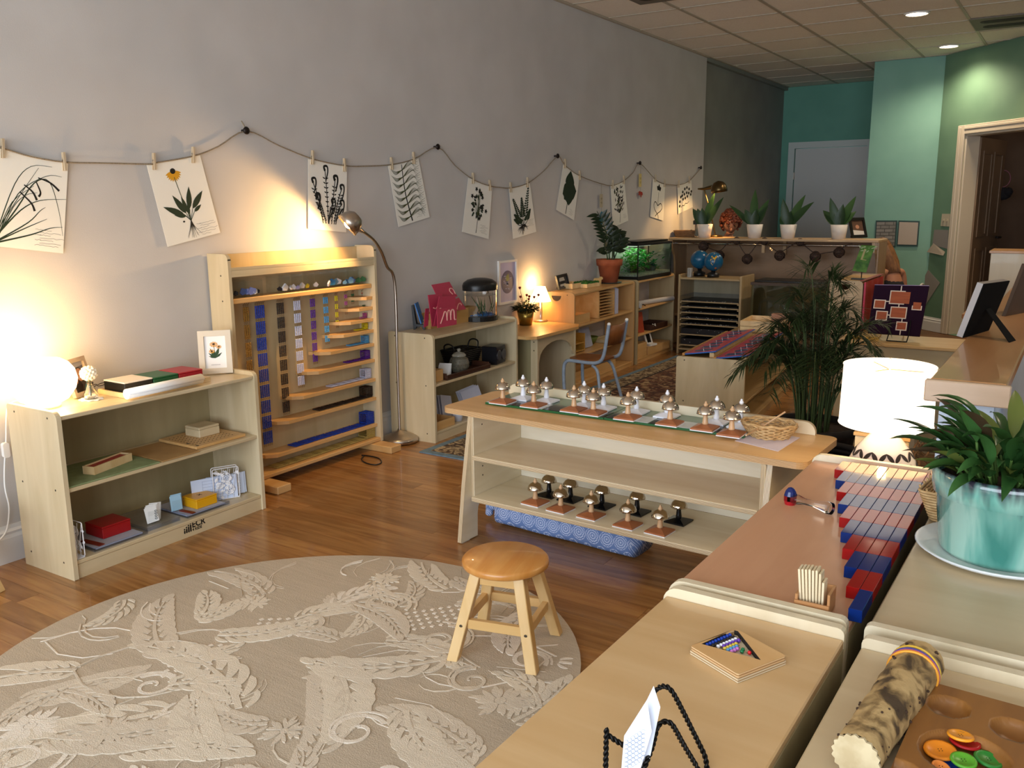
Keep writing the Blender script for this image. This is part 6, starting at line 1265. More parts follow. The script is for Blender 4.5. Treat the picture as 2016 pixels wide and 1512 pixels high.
for k, (a, za, c_, zc, lb) in enumerate((((1546, 811), .092, (1496, 843), .034, 'long mallet stick leaning across the wicker basket'), ((1469, 857), .062, (1502, 838), .04, 'mallet with a round wooden head lying in the wicker basket'))):
    p, q = hp(*a, Z=nz+za), hp(*c_, Z=nz+zc); s_ = solo('mallet', MB().tube([p, q], .0034, 8), BST, lb, 'mallet', q, W=True)
    build('mallet_head', MB().ball((0, 0, 0), .010, 12), BST, s_)
# patterned cushion under the table
t = thing('bolster_cushion', 'long blue cushion printed with white medallions under the bell table', 'cushion', TM @ Vector((.46, .265, 0)), TA-.03)
m = mat('medallion_cloth', '#5f7fb8', .8); N, L, bs = nodes(m); tc = N.new('ShaderNodeTexCoord'); mp = N.new('ShaderNodeMapping'); mp.inputs['Scale'].default_value = (15.5, 15.5, 15.5); L.new(tc.outputs['Object'], mp.inputs[0])
sx = N.new('ShaderNodeSeparateXYZ'); L.new(mp.outputs[0], sx.inputs[0])
def mth(op, a, b_=None, c=None):
    n = N.new('ShaderNodeMath'); n.operation = op
    for i, v in enumerate((a, b_, c)):
        if v is None: continue
        if isinstance(v, (int, float)): n.inputs[i].default_value = v
        else: L.new(v, n.inputs[i])
    return n.outputs[0]
zr = mth('ADD', sx.outputs[2], sx.outputs[1]); rowi = mth('FLOOR', zr); off = mth('MULTIPLY', mth('MODULO', rowi, 2.0), .5)
fx_ = mth('SUBTRACT', mth('FRACT', mth('ADD', sx.outputs[0], off)), .5); fz_ = mth('SUBTRACT', mth('FRACT', zr), .5); rr_ = mth('SQRT', mth('ADD', mth('MULTIPLY', fx_, fx_), mth('MULTIPLY', fz_, fz_)))
an = mth('ARCTAN2', fz_, fx_); pet = mth('MULTIPLY', mth('SINE', mth('MULTIPLY', an, 12.0)), .02); ring = mth('SINE', mth('MULTIPLY', mth('ADD', rr_, pet), 42.0)); mk = mth('MULTIPLY', mth('GREATER_THAN', ring, .1), mth('LESS_THAN', rr_, .49))
mx = N.new('ShaderNodeMix'); mx.data_type = 'RGBA'; L.new(mk, mx.inputs['Factor']); mx.inputs['A'].default_value = lin('#6a86bd'); mx.inputs['B'].default_value = lin('#c3d0ec'); L.new(mx.outputs['Result'], bs.inputs['Base Color'])
b = MB(); nx, na = 40, 24; vs = []; random.seed(3)
for i in range(nx+1):
    u = i/nx; x = -.345+.73*u; s_ = min(1, (u/.05)**.5 if u < .05 else 1, ((1-u)/.012)**.5 if u > .988 else 1)*.97+.03
    for k in range(na):
        a = 2*pi*k/na; ca, sa = cos(a), sin(a); sg = lambda v: math.copysign(abs(v)**.55, v)
        vs.append((x, .105*s_*sg(ca)*(1+.03*sin(x*19+k)), .078+.076*s_*sg(sa)*(1+.05*sin(x*13)*(sa > 0))))
b.add(vs, [(i*na+k, (i+1)*na+k, (i+1)*na+(k+1) % na, i*na+(k+1) % na) for i in range(nx) for k in range(na)], 0, True); b.add(vs[:na], [tuple(range(na))[::-1]]); b.add(vs[-na:], [tuple(range(na))]); build('cushion_body', b, m, t)
b = MB().tube(smoothpath([(-.33, 0, .085), (-.365, -.01, .075), (-.39, -.03, .05), (-.38, -.05, .02)], 4), [.03]+[.014]*4+[.024]*4+[.018]*3+[.006], 8); build('tied_end', b, m, t)
# ================================================================ ROUND RUG
RCx, RCy, RA_, RB_, RT = 1.565, 1.70, .915, .84, radians(48)
def rin(x, y, k=1.0):
    dx, dy = x-RCx, y-RCy; u = dx*cos(RT)+dy*sin(RT); v = -dx*sin(RT)+dy*cos(RT); return (u/(RA_*k))**2+(v/(RB_*k))**2 < 1
t = thing('round_rug', 'round beige rug with carved cream leaf scrolls under the wooden stool', 'rug', (RCx, RCy, 0))
n = 160; o = []; random.seed(10)
for i in range(n): a = 2*pi*i/n; u, v = RA_*cos(a)*(1+random.uniform(-.0015, .0015)), RB_*sin(a)*(1+random.uniform(-.0015, .0015)); o.append((u*cos(RT)-v*sin(RT), u*sin(RT)+v*cos(RT)))
RGB_ = noisy('rug_beige', '#aea08b', '#bbad98', (1, 30, 1), 6, 5, .95, .35, 260, .3, .7, .4); RGC = noisy('rug_cream', '#cfc3ae', '#dacfbc', (1, 26, 1), 7, 5, .95, .35, 260, .3, .7, .4)
build('rug_base', MB().prism(o, .0004, .013), RGB_, t)
mo = MB(); RZ = .0132; LY_ = [0, 0]
def lay(): LY_[0] = random.uniform(0, .0022); LY_[1] = random.choice((0, 0, 1, 1, 2))
def poly(pts, h=.0025):
    if all(rin(p[0], p[1], .985) for p in pts): mo.prism([(p[0]-RCx, p[1]-RCy) for p in pts], RZ-.001, RZ+.0008+LY_[0]+random.uniform(0, .0006), LY_[1])
def lobe(x, y, a, L, w, curl=.5, n=6):
    """one rounded acanthus lobe starting at x,y heading a"""
    l, r_ = [], []; px, py, aa = x, y, a
    for i in range(n+1):
        s_ = w*(.35+.65*sin(pi*min(1, (i/n)*.8+.12))) if i < n else w*.12
        l.append((px-s_*sin(aa), py+s_*cos(aa))); r_.append((px+s_*sin(aa), py-s_*cos(aa))); aa += curl/n; px += L/n*cos(aa); py += L/n*sin(aa)
    poly(r_+l[::-1])
def plume(x, y, a, L, w, curl, lobes=6):
    lobes = int(lobes*1.5); n = lobes*2; px, py, aa = x, y, a; prev = None
    for i in range(n):
        f = i/n; aa += curl/n; nx_, ny_ = px+L/n*cos(aa), py+L/n*sin(aa); s_ = w*.06*(1-f)+.0025; q = [(px+s_*sin(aa), py-s_*cos(aa)), (nx_+s_*sin(aa), ny_-s_*cos(aa)), (nx_-s_*sin(aa), ny_+s_*cos(aa)), (px-s_*sin(aa), py+s_*cos(aa))]; poly(q)
        if i % 2 == 0:
            ll = w*(.45+.75*sin(pi*(f*.85+.12)))
            for sg in (-1, 1): lobe(px+sg*-s_*2.2*sin(aa), py+sg*s_*2.2*cos(aa), aa+sg*(1.05-.3*f), ll, ll*.125, -sg*1.0)
        px, py = nx_, ny_
    lobe(px, py, aa, w*.6, w*.16, curl*.4)
def scroll(x, y, r0, turns, a0, sg=1, w=.007):
    N_ = int(26*turns); l, r_ = [], []
    for i in range(N_+1):
        f = i/N_; a = a0+sg*f*turns*2*pi; r = r0*(1-.85*f); ww = w*(1-.5*f)*1.0; l.append((x+(r+ww)*cos(a), y+(r+ww)*sin(a))); r_.append((x+(r-ww)*cos(a), y+(r-ww)*sin(a)))
    for i in range(N_): poly([r_[i], r_[i+1], l[i+1], l[i]] if sg < 0 else [l[i], l[i+1], r_[i+1], r_[i]])
def flower(x, y, r, k=7):
    for j in range(k):
        a = 2*pi*j/k+random.uniform(-.15, .15); L = r*random.uniform(.6, 1.0)
        for da, l_ in ((0, 1), (.42, .8), (-.42, .75)): lobe(x+r*.22*cos(a), y+r*.22*sin(a), a+da, L*l_, r*.10, random.uniform(-.5, .5))
    poly(ell(x, y, r*.2, r*.2, 10))
def W2(px, py): p = hp(px, py, Z=.013); return p.x, p.y
random.seed(33)
for (px, py, a, L, w, c) in ((470, 1395, 2.5, .55, .15, .9), (330, 1290, 2.9, .42, .13, -.7), (640, 1300, -.2, .40, .14, -1.0), (330, 1400, -2.3, .5, .16, .6), (620, 1480, 1.9, .34, .13, .8), (900, 1290, -2.0, .45, .12, -.9), (800, 1400, -.9, .35, .12, .9), (520, 1170, 2.6, .35, .11, .8), (880, 1160, 2.9, .33, .11, -.7), (150, 1320, -2.6, .3, .12, .5), (100, 1450, .3, .35, .13, .8), (1010, 1420, 1.2, .25, .1, .5), (1040, 1210, -1.7, .25, .1, .8), (700, 1190, .1, .3, .1, -.8), (240, 1480, .9, .3, .12, -.6), (930, 1480, 2.7, .3, .11, .6), (430, 1250, .4, .3, .1, .9), (760, 1260, .6, .3, .09, -1.2), (40, 1380, .9, .3, .12, .4), (420, 1490, 2.9, .3, .12, -.5)):
    lay(); plume(*W2(px, py), a, L, w*.82, c)
for k in range(34):
    a = random.uniform(0, 6.28); r_ = sqrt(random.random())*.86; x, y_ = RCx+r_*cos(a), RCy+r_*sin(a)
    lay(); plume(x, y_, random.uniform(0, 6.28), random.uniform(.12, .22), random.uniform(.05, .08), random.choice((-1, 1))*random.uniform(.4, 1.3), 4)
for (px, py, r_, k) in ((650, 1330, .085, 8), (985, 1380, .085, 8), (500, 1185, .07, 7), (60, 1430, .08, 8), (760, 1140, .06, 7), (210, 1440, .07, 7), (860, 1500, .07, 8), (560, 1440, .06, 6)): lay(); flower(*W2(px, py), r_, k)
for (px, py, r_, tu, a0, sg) in ((760, 1190, .09, 1.6, 0, 1), (870, 1260, .10, 1.4, 2, -1), (420, 1210, .07, 1.5, 1, 1), (300, 1350, .07, 1.4, 3, -1), (700, 1440, .08, 1.4, 1, 1), (930, 1340, .07, 1.3, 2, 1), (30, 1500, .12, 1.5, 1, -1), (600, 1230, .06, 1.5, 2, -1), (1040, 1300, .06, 1.5, 0, 1)): lay(); scroll(*W2(px, py), r_, tu, a0, sg); scroll(*W2(px, py), r_*1.25, tu*.8, a0+.2, sg, .004)
for k in range(46):
    a = random.uniform(0, 6.28); r_ = sqrt(random.random())*.8; x, y_ = RCx+r_*cos(a), RCy+r_*sin(a); rr_ = random.uniform(.12, .4); lay()
    for off in (0, .016): scroll(x, y_, rr_+off, random.uniform(.1, .28), a, random.choice((-1, 1)), .0035)
for (px, py, a) in ((560, 1235, .6), (860, 1215, .9), (380, 1300, 2.2)):
    x, y_ = W2(px, py)
    for i in range(-3, 4):
        for j in range(-2, 3): u, v = i*.03, j*.03; cx_, cy_ = x+u*cos(a)-v*sin(a), y_+u*sin(a)+v*cos(a); poly([(cx_+.009*cos(q), cy_+.009*sin(q)) for q in (a+pi*k/2 for k in range(4))])
build('carved_motif', mo, [RGC, noisy('rug_mid_cream', '#c6b9a5', '#d2c6b3', (1, 26, 1), 7, 5, .95, .35, 260, .3, .7, .4), noisy('rug_light_cream', '#d9cebd', '#e2d9ca', (1, 26, 1), 7, 5, .95, .35, 260, .3, .7, .4)], t, kind='stuff')
# ================================================================ STOOLS
def stool(label, loc, rz):
    t = thing('wooden_stool', label, 'stool', loc, rz)
    build('seat', MB().lathe([(0, .276), (.128, .276), (.135, .281), (.135, .295), (.129, .301), (0, .301)], 48), noisy('stool_seat', '#c07c34', '#d39a54', (11, 1, 1), 2.4, 4, .3, 0, None, .3, .7, .4, coat=.2), t)
    rm = MB()
    for sx in (-1, 1):
        for sy in (-1, 1):
            b = MB(); w_ = .017
            v = [(sx*.128+i*w_, sy*.128+j*w_, 0) for j in (-1, 1) for i in (-1, 1)]+[(sx*.068+i*w_, sy*.068+j*w_, .2755) for j in (-1, 1) for i in (-1, 1)]
            b.add(v, [(0, 2, 3, 1), (4, 5, 7, 6), (0, 1, 5, 4), (2, 6, 7, 3), (0, 4, 6, 2), (1, 3, 7, 5)]); o = build('leg', b, birch('stool_pine', '#d0a868', '#e0c08a', 2, .4), t, bev=.002)
            q = MB().lathe([(.0055, 0), (0, .001)], 8, 0, rt(sx*.104, sy*(.104+w_)+sy*.0005, .11, 0, -sy*pi/2)); build('bolt', q, DARKW, o)
    for z, h in ((.10, .03), (.235, .038)):
        s_ = .128-.06*(z+h/2)/.2755
        for a in range(4): M = Euler((0, 0, a*pi/2)).to_matrix().to_4x4(); build('rail', MB().bx(-s_+.0165, s_-.0165, -s_-.009, -s_+.009, z, z+h, 0, M), birch('stool_rail', '#cfa464', '#dcb87e', 0, .4), t, bev=.0015)
    return t
ws = stool('round topped pine stool standing on the edge of the beige rug', (2.088, 2.145, .0136), .24)
q = hp(-34, 1215, Z=.0); stool('pine stool cut off at the left picture edge, only a leg corner in view', (q.x-.25, q.y-.02, 0), .3)
# ================================================================ SHELVES AT THE RIGHT
ZR = .645
def low(name_lb, loc, rz, L, topm): return shelf_unit('low_shelf', name_lb, loc, rz, L, .335, .664, ZR, [.35], .065, topm=topm, mats=(BIRW, birch('near_side', '#d8c8a6', '#e4d7ba', 2, .4)))
TOPY = birch('top_honey', '#cba673', '#d6b585', 0, .32, .25); TOPG = birch('top_pale', '#c4ae88', '#cdb994', 0, .35, .2)
low('nearest low shelf at the lower middle with the bead triangle on top', (3.222, 1.495, 0), pi-.015, .95, TOPY)
low('nearest low shelf at the lower right with the wooden game board on top', (3.238, .53, 0), -.015, .955, TOPG)
low('low shelf with reddish beech top carrying the red and blue rods', (3.228, 2.575, 0), pi-.01, 1.06, BEECH)
low('low shelf at the right carrying the turquoise plant pot', (3.246, 1.518, 0), -.012, 1.0, TOPG)
zs_ = ZR+.0005
# number rods
RR = mat('rod_red', '#96120f', .1, spec=.17); RBL = mat('rod_blue', '#0b2768', .1, spec=.17)
wn = ['one', 'two', 'three', 'four', 'five', 'six', 'seven', 'eight', 'nine', 'ten']
for i in range(10):
    x0 = 2.990+i*.0245; t = thing('number_rod', ('single red rod at the left end of the rod staircase', 'two segment rod, second from the left', 'three segment rod, third from the left', 'four segment rod, fourth from the left', 'five segment rod, fifth from the left', 'six segment rod, sixth from the left', 'seven segment rod, seventh from the left', 'eight segment rod, eighth from the left', 'nine segment rod, next to the longest', 'longest rod of ten red and blue segments')[i], 'counting rod', (x0, 2.505, zs_), 0, 'red and blue number rods')
    for k in range(i+1): build('segment', MB().bx(0, .0238, -.095*(k+1)+.0001, -.095*k, 0, .0238), RR if k % 2 == 0 else RBL, t, bev=.0008)
# shaker
a = hp(1545, 977, Z=zs_+.016); c = hp(1638, 1002, Z=zs_+.016); ax = (c-a).normalized(); Ls = (c-a).length
t = thing('shaker', 'clear plastic hourglass shaker with blue and red end beside the rods', 'toy', Vector((a.x, a.y, zs_))); Mq = Matrix.Translation(a) @ ax.to_track_quat('Z', 'Y').to_matrix().to_4x4()
build('clear_body', MB().lathe([(0, .004), (.012, .006), (.0158, .02), (.012, .04), (.008, .055), (.0078, .08), (.011, Ls-.03), (.0155, Ls-.012), (.0145, Ls), (.010, Ls-.006), (0, Ls-.01)], 18, 0, Mq), mat('shaker_plastic', '#f2f4f6', .05, trans=1, ior=1.3), t, W=True)
for mcol, up in (('#15245e', 1), ('#a51a22', -1)):
    b = MB().ball((0, 0, 0), .0165, 14, sq=(1.0, 1.0, 1.7)); b.v = [(v[0], v[1], v[2]) for v in b.v]; M = Matrix.Translation(a+ax*.016); b2 = MB()
    for f, s_ in zip(b.f, b.s):
        c_ = sum((Vector(b.v[i]) for i in f), Vector())/len(f)
        if c_.z*up > -.0005: b2.add([M @ Vector(b.v[i]) for i in f], [tuple(range(len(f)))], 0, True)
    build('coloured_cap', b2, mat('shaker_%s' % mcol, mcol, .15), t, W=True)
# box of wooden tiles
ct = hp(1592, 1222, Z=zs_); t = thing('tile_box', 'small open wooden box holding thin wooden tiles', 'box', (3.148, 1.572, zs_), .02); TBM = birch('tile_box_wood', '#b07c4c', '#bd8a58', 0, .4)
for q in ((-.031, .031, -.029, .029, 0, .004), (-.031, .031, -.029, -.024, .0042, .022), (-.031, .031, .024, .029, .0042, .042), (-.031, -.026, -.0238, .0238, .0042, .032), (.026, .031, -.0238, .0238, .0042, .042)): build('box_wall', MB().bx(*q), TBM, t, bev=.0008)
pr = None; random.seed(5)
for k in range(8):
    lb = 'thin wooden tile, %s from the left in the small open box' % ordn[k]; L_ = Vector((3.148-.0235+k*.0052, 1.558+.001*k, zs_+.0045))
    if pr is None: o = pr = solo('wooden_tile', MB().bx(0, .0042, -.0, .028, 0, .072), birch('tile_wood', '#d9c49c', '#e8d8b6', 2, .5), lb, 'tile', L_, .02, 'wooden tiles in the box', bev=.0006)
    else: o = pr.copy(); COL.objects.link(o); o['label'] = lb; o.location = L_
    o.rotation_euler = (.0, -.10+.012*k, .02); o.scale = (1, 1, random.uniform(.94, 1.03) if k < 7 else .72)
# wicker basket with a plastic bag
t = thing('wicker_basket', 'small square wicker basket with a clear bag behind the turquoise pot', 'basket', (3.315, 2.235, zs_), -.1)
b = MB()
for k in range(11):
    s_ = .052+.022*k/10; pts = []
    for i, q in enumerate(rrect(-s_, s_, -s_*1.2, s_*1.2, .016, 3)): pts.append((q[0], q[1], .005+k*.0072))
    b.tube(pts, .0036, 5, closed=True)
build('woven_wall', b, WKL, t); b = MB()
for i in range(20):
    a_ = 2*pi*i/20; u = max(abs(cos(a_)), abs(sin(a_))); d = (cos(a_)/u, sin(a_)/u); b.tube([(d[0]*.05, d[1]*.06, .003), (d[0]*.076, d[1]*.09, .086)], .003, 5)
build('stakes', b, WKL, t); build('basket_floor', MB().bx(-.045, .045, -.055, .055, .0005, .004), WKL, t)
b = MB(); random.seed(6); nn = 14; vs = []
for j in range(7):
    for i in range(nn): a_ = 2*pi*i/nn; r_ = (.052-.035*(j/6)**1.5)*(1+random.uniform(-.18, .18)); vs.append((r_*cos(a_), r_*sin(a_)*1.1, .012+.022*j+random.uniform(-.006, .006)))
b.add(vs, [(j*nn+i, j*nn+(i+1) % nn, (j+1)*nn+(i+1) % nn, (j+1)*nn+i) for j in range(6) for i in range(nn)], 0, False); solo('plastic_bag', b, mat('plastic_bag', '#c9c7c2', .25, trans=.55), 'crumpled clear plastic bag poking out of the square wicker basket', 'bag', (3.315, 2.235, zs_+.0), -.1)
# turquoise pot and saucer
pc = hp(1968, 1085, Z=ZR+.01); pc.z = zs_
solo('saucer', MB().lathe([(0, 0), (.10, 0), (.15, .008), (.165, .018), (.162, .020), (.145, .012), (.1, .006), (0, .006)], 48), mat('saucer_white', '#dfe3e4', .3), 'white saucer under the turquoise plant pot', 'saucer', pc)
m = noisy('turquoise_glaze', '#3d8377', '#9fc8b9', (1, 1, .16), 11, 4, .12, 0, None, .34, .6, .5, coat=.6, c3='#6fab9d'); N, L, bs = nodes(m)
tc = N.new('ShaderNodeTexCoord'); sx = N.new('ShaderNodeSeparateXYZ'); L.new(tc.outputs['Object'], sx.inputs[0]); nz_ = N.new('ShaderNodeTexNoise'); mp = N.new('ShaderNodeMapping'); mp.inputs['Scale'].default_value = (1, 1, .12); L.new(tc.outputs['Object'], mp.inputs[0]); L.new(mp.outputs[0], nz_.inputs['Vector']); nz_.inputs['Scale'].default_value = 45
def mth(op, a, b_=None):
    n = N.new('ShaderNodeMath'); n.operation = op
    for i, v in enumerate((a, b_)):
        if v is None: continue
        if isinstance(v, (int, float)): n.inputs[i].default_value = v
        else: L.new(v, n.inputs[i])
    return n.outputs[0]
hgt_ = mth('ADD', sx.outputs[2], mth('MULTIPLY', mth('SUBTRACT', nz_.outputs['Fac'], .55), .13)); cr = N.new('ShaderNodeValToRGB'); cr.color_ramp.elements[0].position = .140; cr.color_ramp.elements[0].color = (0, 0, 0, 1); cr.color_ramp.elements[1].position = .182; cr.color_ramp.elements[1].color = (1, 1, 1, 1); L.new(hgt_, cr.inputs[0])
src = bs.inputs['Base Color'].links[0].from_socket; mx = N.new('ShaderNodeMix'); mx.data_type = 'RGBA'; L.new(cr.outputs[0], mx.inputs['Factor']); L.new(src, mx.inputs['A']); mx.inputs['B'].default_value = lin('#33303a'); L.new(mx.outputs['Result'], bs.inputs['Base Color'])
t = thing('potted_plant', 'leafy green plant in a large glazed turquoise pot on the right shelf', 'potted plant', pc+Vector((0, 0, .0065)))
build('pot', MB().lathe([(.001, .001), (.112, .001), (.118, .01), (.133, .128), (.139, .13), (.146, .178), (.142, .185), (.134, .178), (.128, .135), (.105, .012), (.001, .012)], 56), m, t); build('soil', MB().lathe([(0, .156), (.13, .156)], 30, cap=False), SOIL, t)
PLs = [trimat('peace_leaf_a', '#2f5327', .3, .25), trimat('peace_leaf_b', '#3f6833', .3, .25), trimat('peace_leaf_c', '#6f7a38', .4, .25), trimat('peace_leaf_d', '#4a3a26', .5, .2)]
random.seed(27); sm_ = MB()
for k in range(150):
    a = k*2.399+random.uniform(-.4, .4); f = ((k+.5)/150)**.7; r0 = random.uniform(.02, .085); b0 = Vector((r0*cos(a), r0*sin(a), .154)); tilt = .1+.85*f*random.uniform(.6, 1.15)
    d = Vector((cos(a)*sin(tilt), sin(a)*sin(tilt), cos(tilt))); sl = random.uniform(.03, .085)*(1.3-.6*f); e = b0+d*sl; sm_.tube([b0, e], .0028, 5)
    mi = 0 if random.random() < .55 else (1 if random.random() < .75 else (2 if random.random() < .6 else 3))
    b = MB().leaf(e, d+Vector((cos(a), sin(a), 0))*.25, Vector((-cos(a)*cos(tilt), -sin(a)*cos(tilt), sin(tilt)+.2))+Vector((random.uniform(-.4, .4), random.uniform(-.4, .4), 0)), random.uniform(.09, .15), random.uniform(.024, .036), random.uniform(.4, 1.5), 8, 0, .25); build('leaf', b, PLs[mi], t)
build('leaf_stems', sm_, mat('peace_stem', '#5a7a3a', .5), t)
# ---- drum lamp on a side table behind the rods
LX, LY = 3.056, 2.74
t = thing('side_table', 'small dark table under the drum lamp behind the rod shelf', 'table', (3.05, 2.85, 0))
build('table_top', MB().bx(2.92, 3.195, 2.60, 3.14, .47, .49), LW, t, W=True)
for x in (2.93, 3.165):
    for y_ in (2.61, 3.11): build('leg', MB().bx(x, x+.02, y_, y_+.02, 0, .4695), LW, t, W=True)
t = thing('drum_lamp', 'lit white drum shade lamp on a pierced white ceramic base', 'lamp', (LX, LY, .4905)); z0 = .4905
CER = mat('white_ceramic', '#bdb6b8', .2, coat=.3)
bp = [(.001, 0), (.06, 0), (.085, .02), (.103, .06), (.106, .09), (.098, .125), (.078, .165), (.05, .2), (.03, .222), (.022, .235), (0, .235)]
build('ceramic_base', MB().lathe(bp, 48), CER, t); b = MB(); vx = Vector((CP.x-LX, CP.y-LY, 0)); a0 = atan2(vx.y, vx.x)
def rad(z):
    for (r1, z1), (r2, z2) in zip(bp, bp[1:]):
        if z1 <= z <= z2: return r1+(r2-r1)*(z-z1)/(z2-z1+1e-9)
    return .1
hol = MB()
for k in range(-8, 9):
    for row_ in (0, 1):
        ac = a0+k*.27; zc_ = .128+row_*.031; sg = 1 if (k+row_) % 2 else -1; vs = []
        for j in range(9):
            uu = -.0165+.033*j/8; hv = .0062*max(.02, 1-(uu/.0168)**2)
            for vv in (-hv, 0, hv):
                du = uu*cos(.85*sg)-vv*sin(.85*sg); dv_ = uu*sin(.85*sg)+vv*cos(.85*sg); zz_ = zc_+dv_; r_ = rad(zz_)+.0011; an = ac+du/r_; vs.append((r_*cos(an), r_*sin(an), zz_))
        hol.add(vs, [(j*3+i, j*3+3+i, j*3+4+i, j*3+1+i) for j in range(8) for i in (0, 1)], 0, True)
build('pierced_pattern', hol, mat('cutout_dark', '#1c1518', .9), t)
SHD = mat('lit_drum_shade', '#fff8ea', .7, emit='#ffeed4', es=1.25)
zs0, zs1 = .735-z0, .912-z0
b = MB().lathe([(.131, zs0), (.127, zs1), (.1255, zs1), (.1295, zs0)], 56, cap=False); build('drum_shade', b, SHD, t)
b = MB().tube([(.1315*cos(a), .1315*sin(a), zs0) for a in (2*pi*i/48 for i in range(48))], .0018, 5, closed=True).tube([(.1275*cos(a), .1275*sin(a), zs1) for a in (2*pi*i/48 for i in range(48))], .0018, 5, closed=True); build('shade_trim', b, mat('shade_trim', '#f4efe2', .6, emit='#fff0d8', es=.9), t)
build('bulb', MB().ball((0, 0, .32), .028, 14).tube([(0, 0, .235), (0, 0, .3)], .012, 8), mat('bulb_glow', '#fff4da'), t); build('finial', MB().tube([(0, 0, .347), (0, 0, zs1+.012)], .004, 6).ball((0, 0, zs1+.016), .006, 8), WHITE, t)
b = MB()
for a in (0, 2.1, 4.2): b.tube([(0, 0, zs1-.012), (.1265*cos(a), .1265*sin(a), zs1-.012)], .0015, 4)
build('shade_spider', b, BRASS, t)
point('drum_lamp_light', (LX, LY, z0+.38), .6, (1, .66, .32), .04)
t = thing('wooden_box', 'pale wooden box with two dark slots behind the drum lamp', 'box', (3.0, 3.03, .4905)); bx0, bx1 = 2.925, 3.09
b = MB(); b.prism([(bx0, .4955), (bx1, .4955), (bx1, .625), (bx0, .625)], 0, .012, 0, Matrix.Translation((0, 3.007, 0)) @ XZ, holes=[[(bx0+.02, .56), (bx0+.055, .56), (bx0+.055, .605), (bx0+.02, .605)], [(bx1-.055, .56), (bx1-.02, .56), (bx1-.02, .605), (bx1-.055, .605)]]); build('front', b, BIR, t, W=True)
build('lid', MB().bx(bx0-.005, bx1+.005, 2.985, 3.12, .6255, .638), BIRW, t, W=True, bev=.002); build('floor', MB().bx(bx0, bx1, 2.995, 3.115, .491, .495), BIR, t, W=True); build('back', MB().bx(bx0, bx1, 3.105, 3.115, .4955, .625), BIR, t, W=True)
for x in (bx0, bx1-.01): build('side', MB().bx(x, x+.01, 3.0075, 3.1045, .4955, .625), BIR, t, W=True)
t = thing('vine_bundle', 'twisted brown vine bundle right of the drum lamp', 'vine', (3.14, 2.95, .4905)); b = MB(); random.seed(13)
for k in range(5): b.tube(smoothpath([(3.135+random.uniform(-.02, .03), 2.93+random.uniform(-.03, .05), z) for z in (.494, .53, .57, .61, .64)], 5), .0035, 5)
build('twigs', b, noisy('vine_brown', '#3a2818', '#5a4028', (1, 1, 1), 30, 3, .8), t, W=True)
# ---- bead triangle board
TT = ZR+.0005; tw = [hp(1363, 1271, Z=TT+.015), hp(1460, 1329, Z=TT+.015), hp(1549, 1293, Z=TT+.015), hp(1441, 1238, Z=TT+.015)]; cc = sum(tw, Vector())/4; e0 = (tw[1]-tw[0]).normalized(); an = atan2(e0.y, e0.x); hw = .054
t = thing('bead_tray', 'square plywood tray with triangular recess for coloured bead bars', 'tray', (cc.x, cc.y, TT), an); iv = (Matrix.Translation((cc.x, cc.y, 0)) @ Euler((0, 0, an)).to_matrix().to_4x4()).inverted()
def lc(px, py, z=TT+.015): q = iv @ hp(px, py, Z=z); return (q.x, q.y)
tri = [lc(1381, 1268), lc(1498, 1300), lc(1453, 1243), lc(1443, 1240)]
build('bottom_plate', MB().bx(-hw, hw, -hw, hw, .0002, .0072), PLY, t); b = MB(); b.prism(rrect(-hw, hw, -hw, hw, .004, 3), .0075, .0155, 0, None, holes=[tri[::-1]]); build('recessed_top', b, PLYW, t)
be = MB(); k_ = [tri[0], tri[3], tri[2], tri[1]]
for p_, q_ in zip(k_, k_[1:]):
    p_, q_ = Vector((*p_, 0)), Vector((*q_, 0)); cen = Vector((*(sum((Vector(v) for v in tri), Vector((0, 0)))/4), 0)); nn_ = (q_-p_).cross(Vector((0, 0, 1))).normalized(); nn_ = nn_ if nn_.dot(cen-p_) > 0 else -nn_
    be.slab([p_+Vector((0, 0, .0076)), q_+Vector((0, 0, .0076)), q_+Vector((0, 0, .0152)), p_+Vector((0, 0, .0152))], nn_, .0012)
build('burnt_edge', be, mat('burnt_edge', '#1d1712', .8), t)
bw = Matrix.Translation((cc.x, cc.y, 0)) @ Euler((0, 0, an)).to_matrix().to_4x4(); proto_b = {}
for nm, col, n_, p_, q_ in (('blue', '#1440b0', 9, (1391, 1270), (1438, 1250)), ('black', '#231d1a', 8, (1402, 1272), (1446, 1254)), ('white', '#e8ebf5', 7, (1413, 1273), (1449, 1258)), ('purple', '#6a3fae', 6, (1423, 1273), (1456, 1260)), ('yellow', '#d8c04a', 5, (1427, 1277), (1449, 1268)), ('sky blue', '#5a9fd6', 4, (1431, 1281), (1452, 1272)), ('pink', '#cf7fd0', 3, (1440, 1283), (1452, 1277)), ('green', '#157a4a', 2, (1460, 1284), (1463, 1278)), ('red', '#d8222c', 1, (1475, 1285), (1476, 1285))):
    zc_ = TT+.0076+.0036; a, c = hp(*p_, Z=zc_), hp(*q_, Z=zc_); d = (c-a).normalized() if n_ > 1 else Vector((.6, .8, 0)); mid = (a+c)/2; t2 = thing('bead_bar', '%s bead bar in the triangular recess' % nm, 'bead bar', (mid.x, mid.y, TT+.0076), atan2(d.y, d.x), 'bead bars in the triangle tray'); pit = min(.0071, (c-a).length/max(1, n_-1)) if n_ > 1 else .007
    m_ = mat('loose_bead_%s' % nm.replace(' ', '_'), col, .2); pr = None
    for k in range(n_):
        if pr is None: o = pr = build('bead', MB().ball((0, 0, .0036), .0035, 12), m_, t2)
        else: o = pr.copy(); COL.objects.link(o); o.parent = t2
        o.location = ((k-(n_-1)/2)*pit, 0, 0)
    ln = (n_-1)/2*pit+.006; build('wire', MB().tube([(-ln, .0015, .0042), (-ln+.0015, 0, .0036), (ln-.0015, 0, .0036), (ln, -.0015, .0042)], .0006, 4), WIRE, t2)
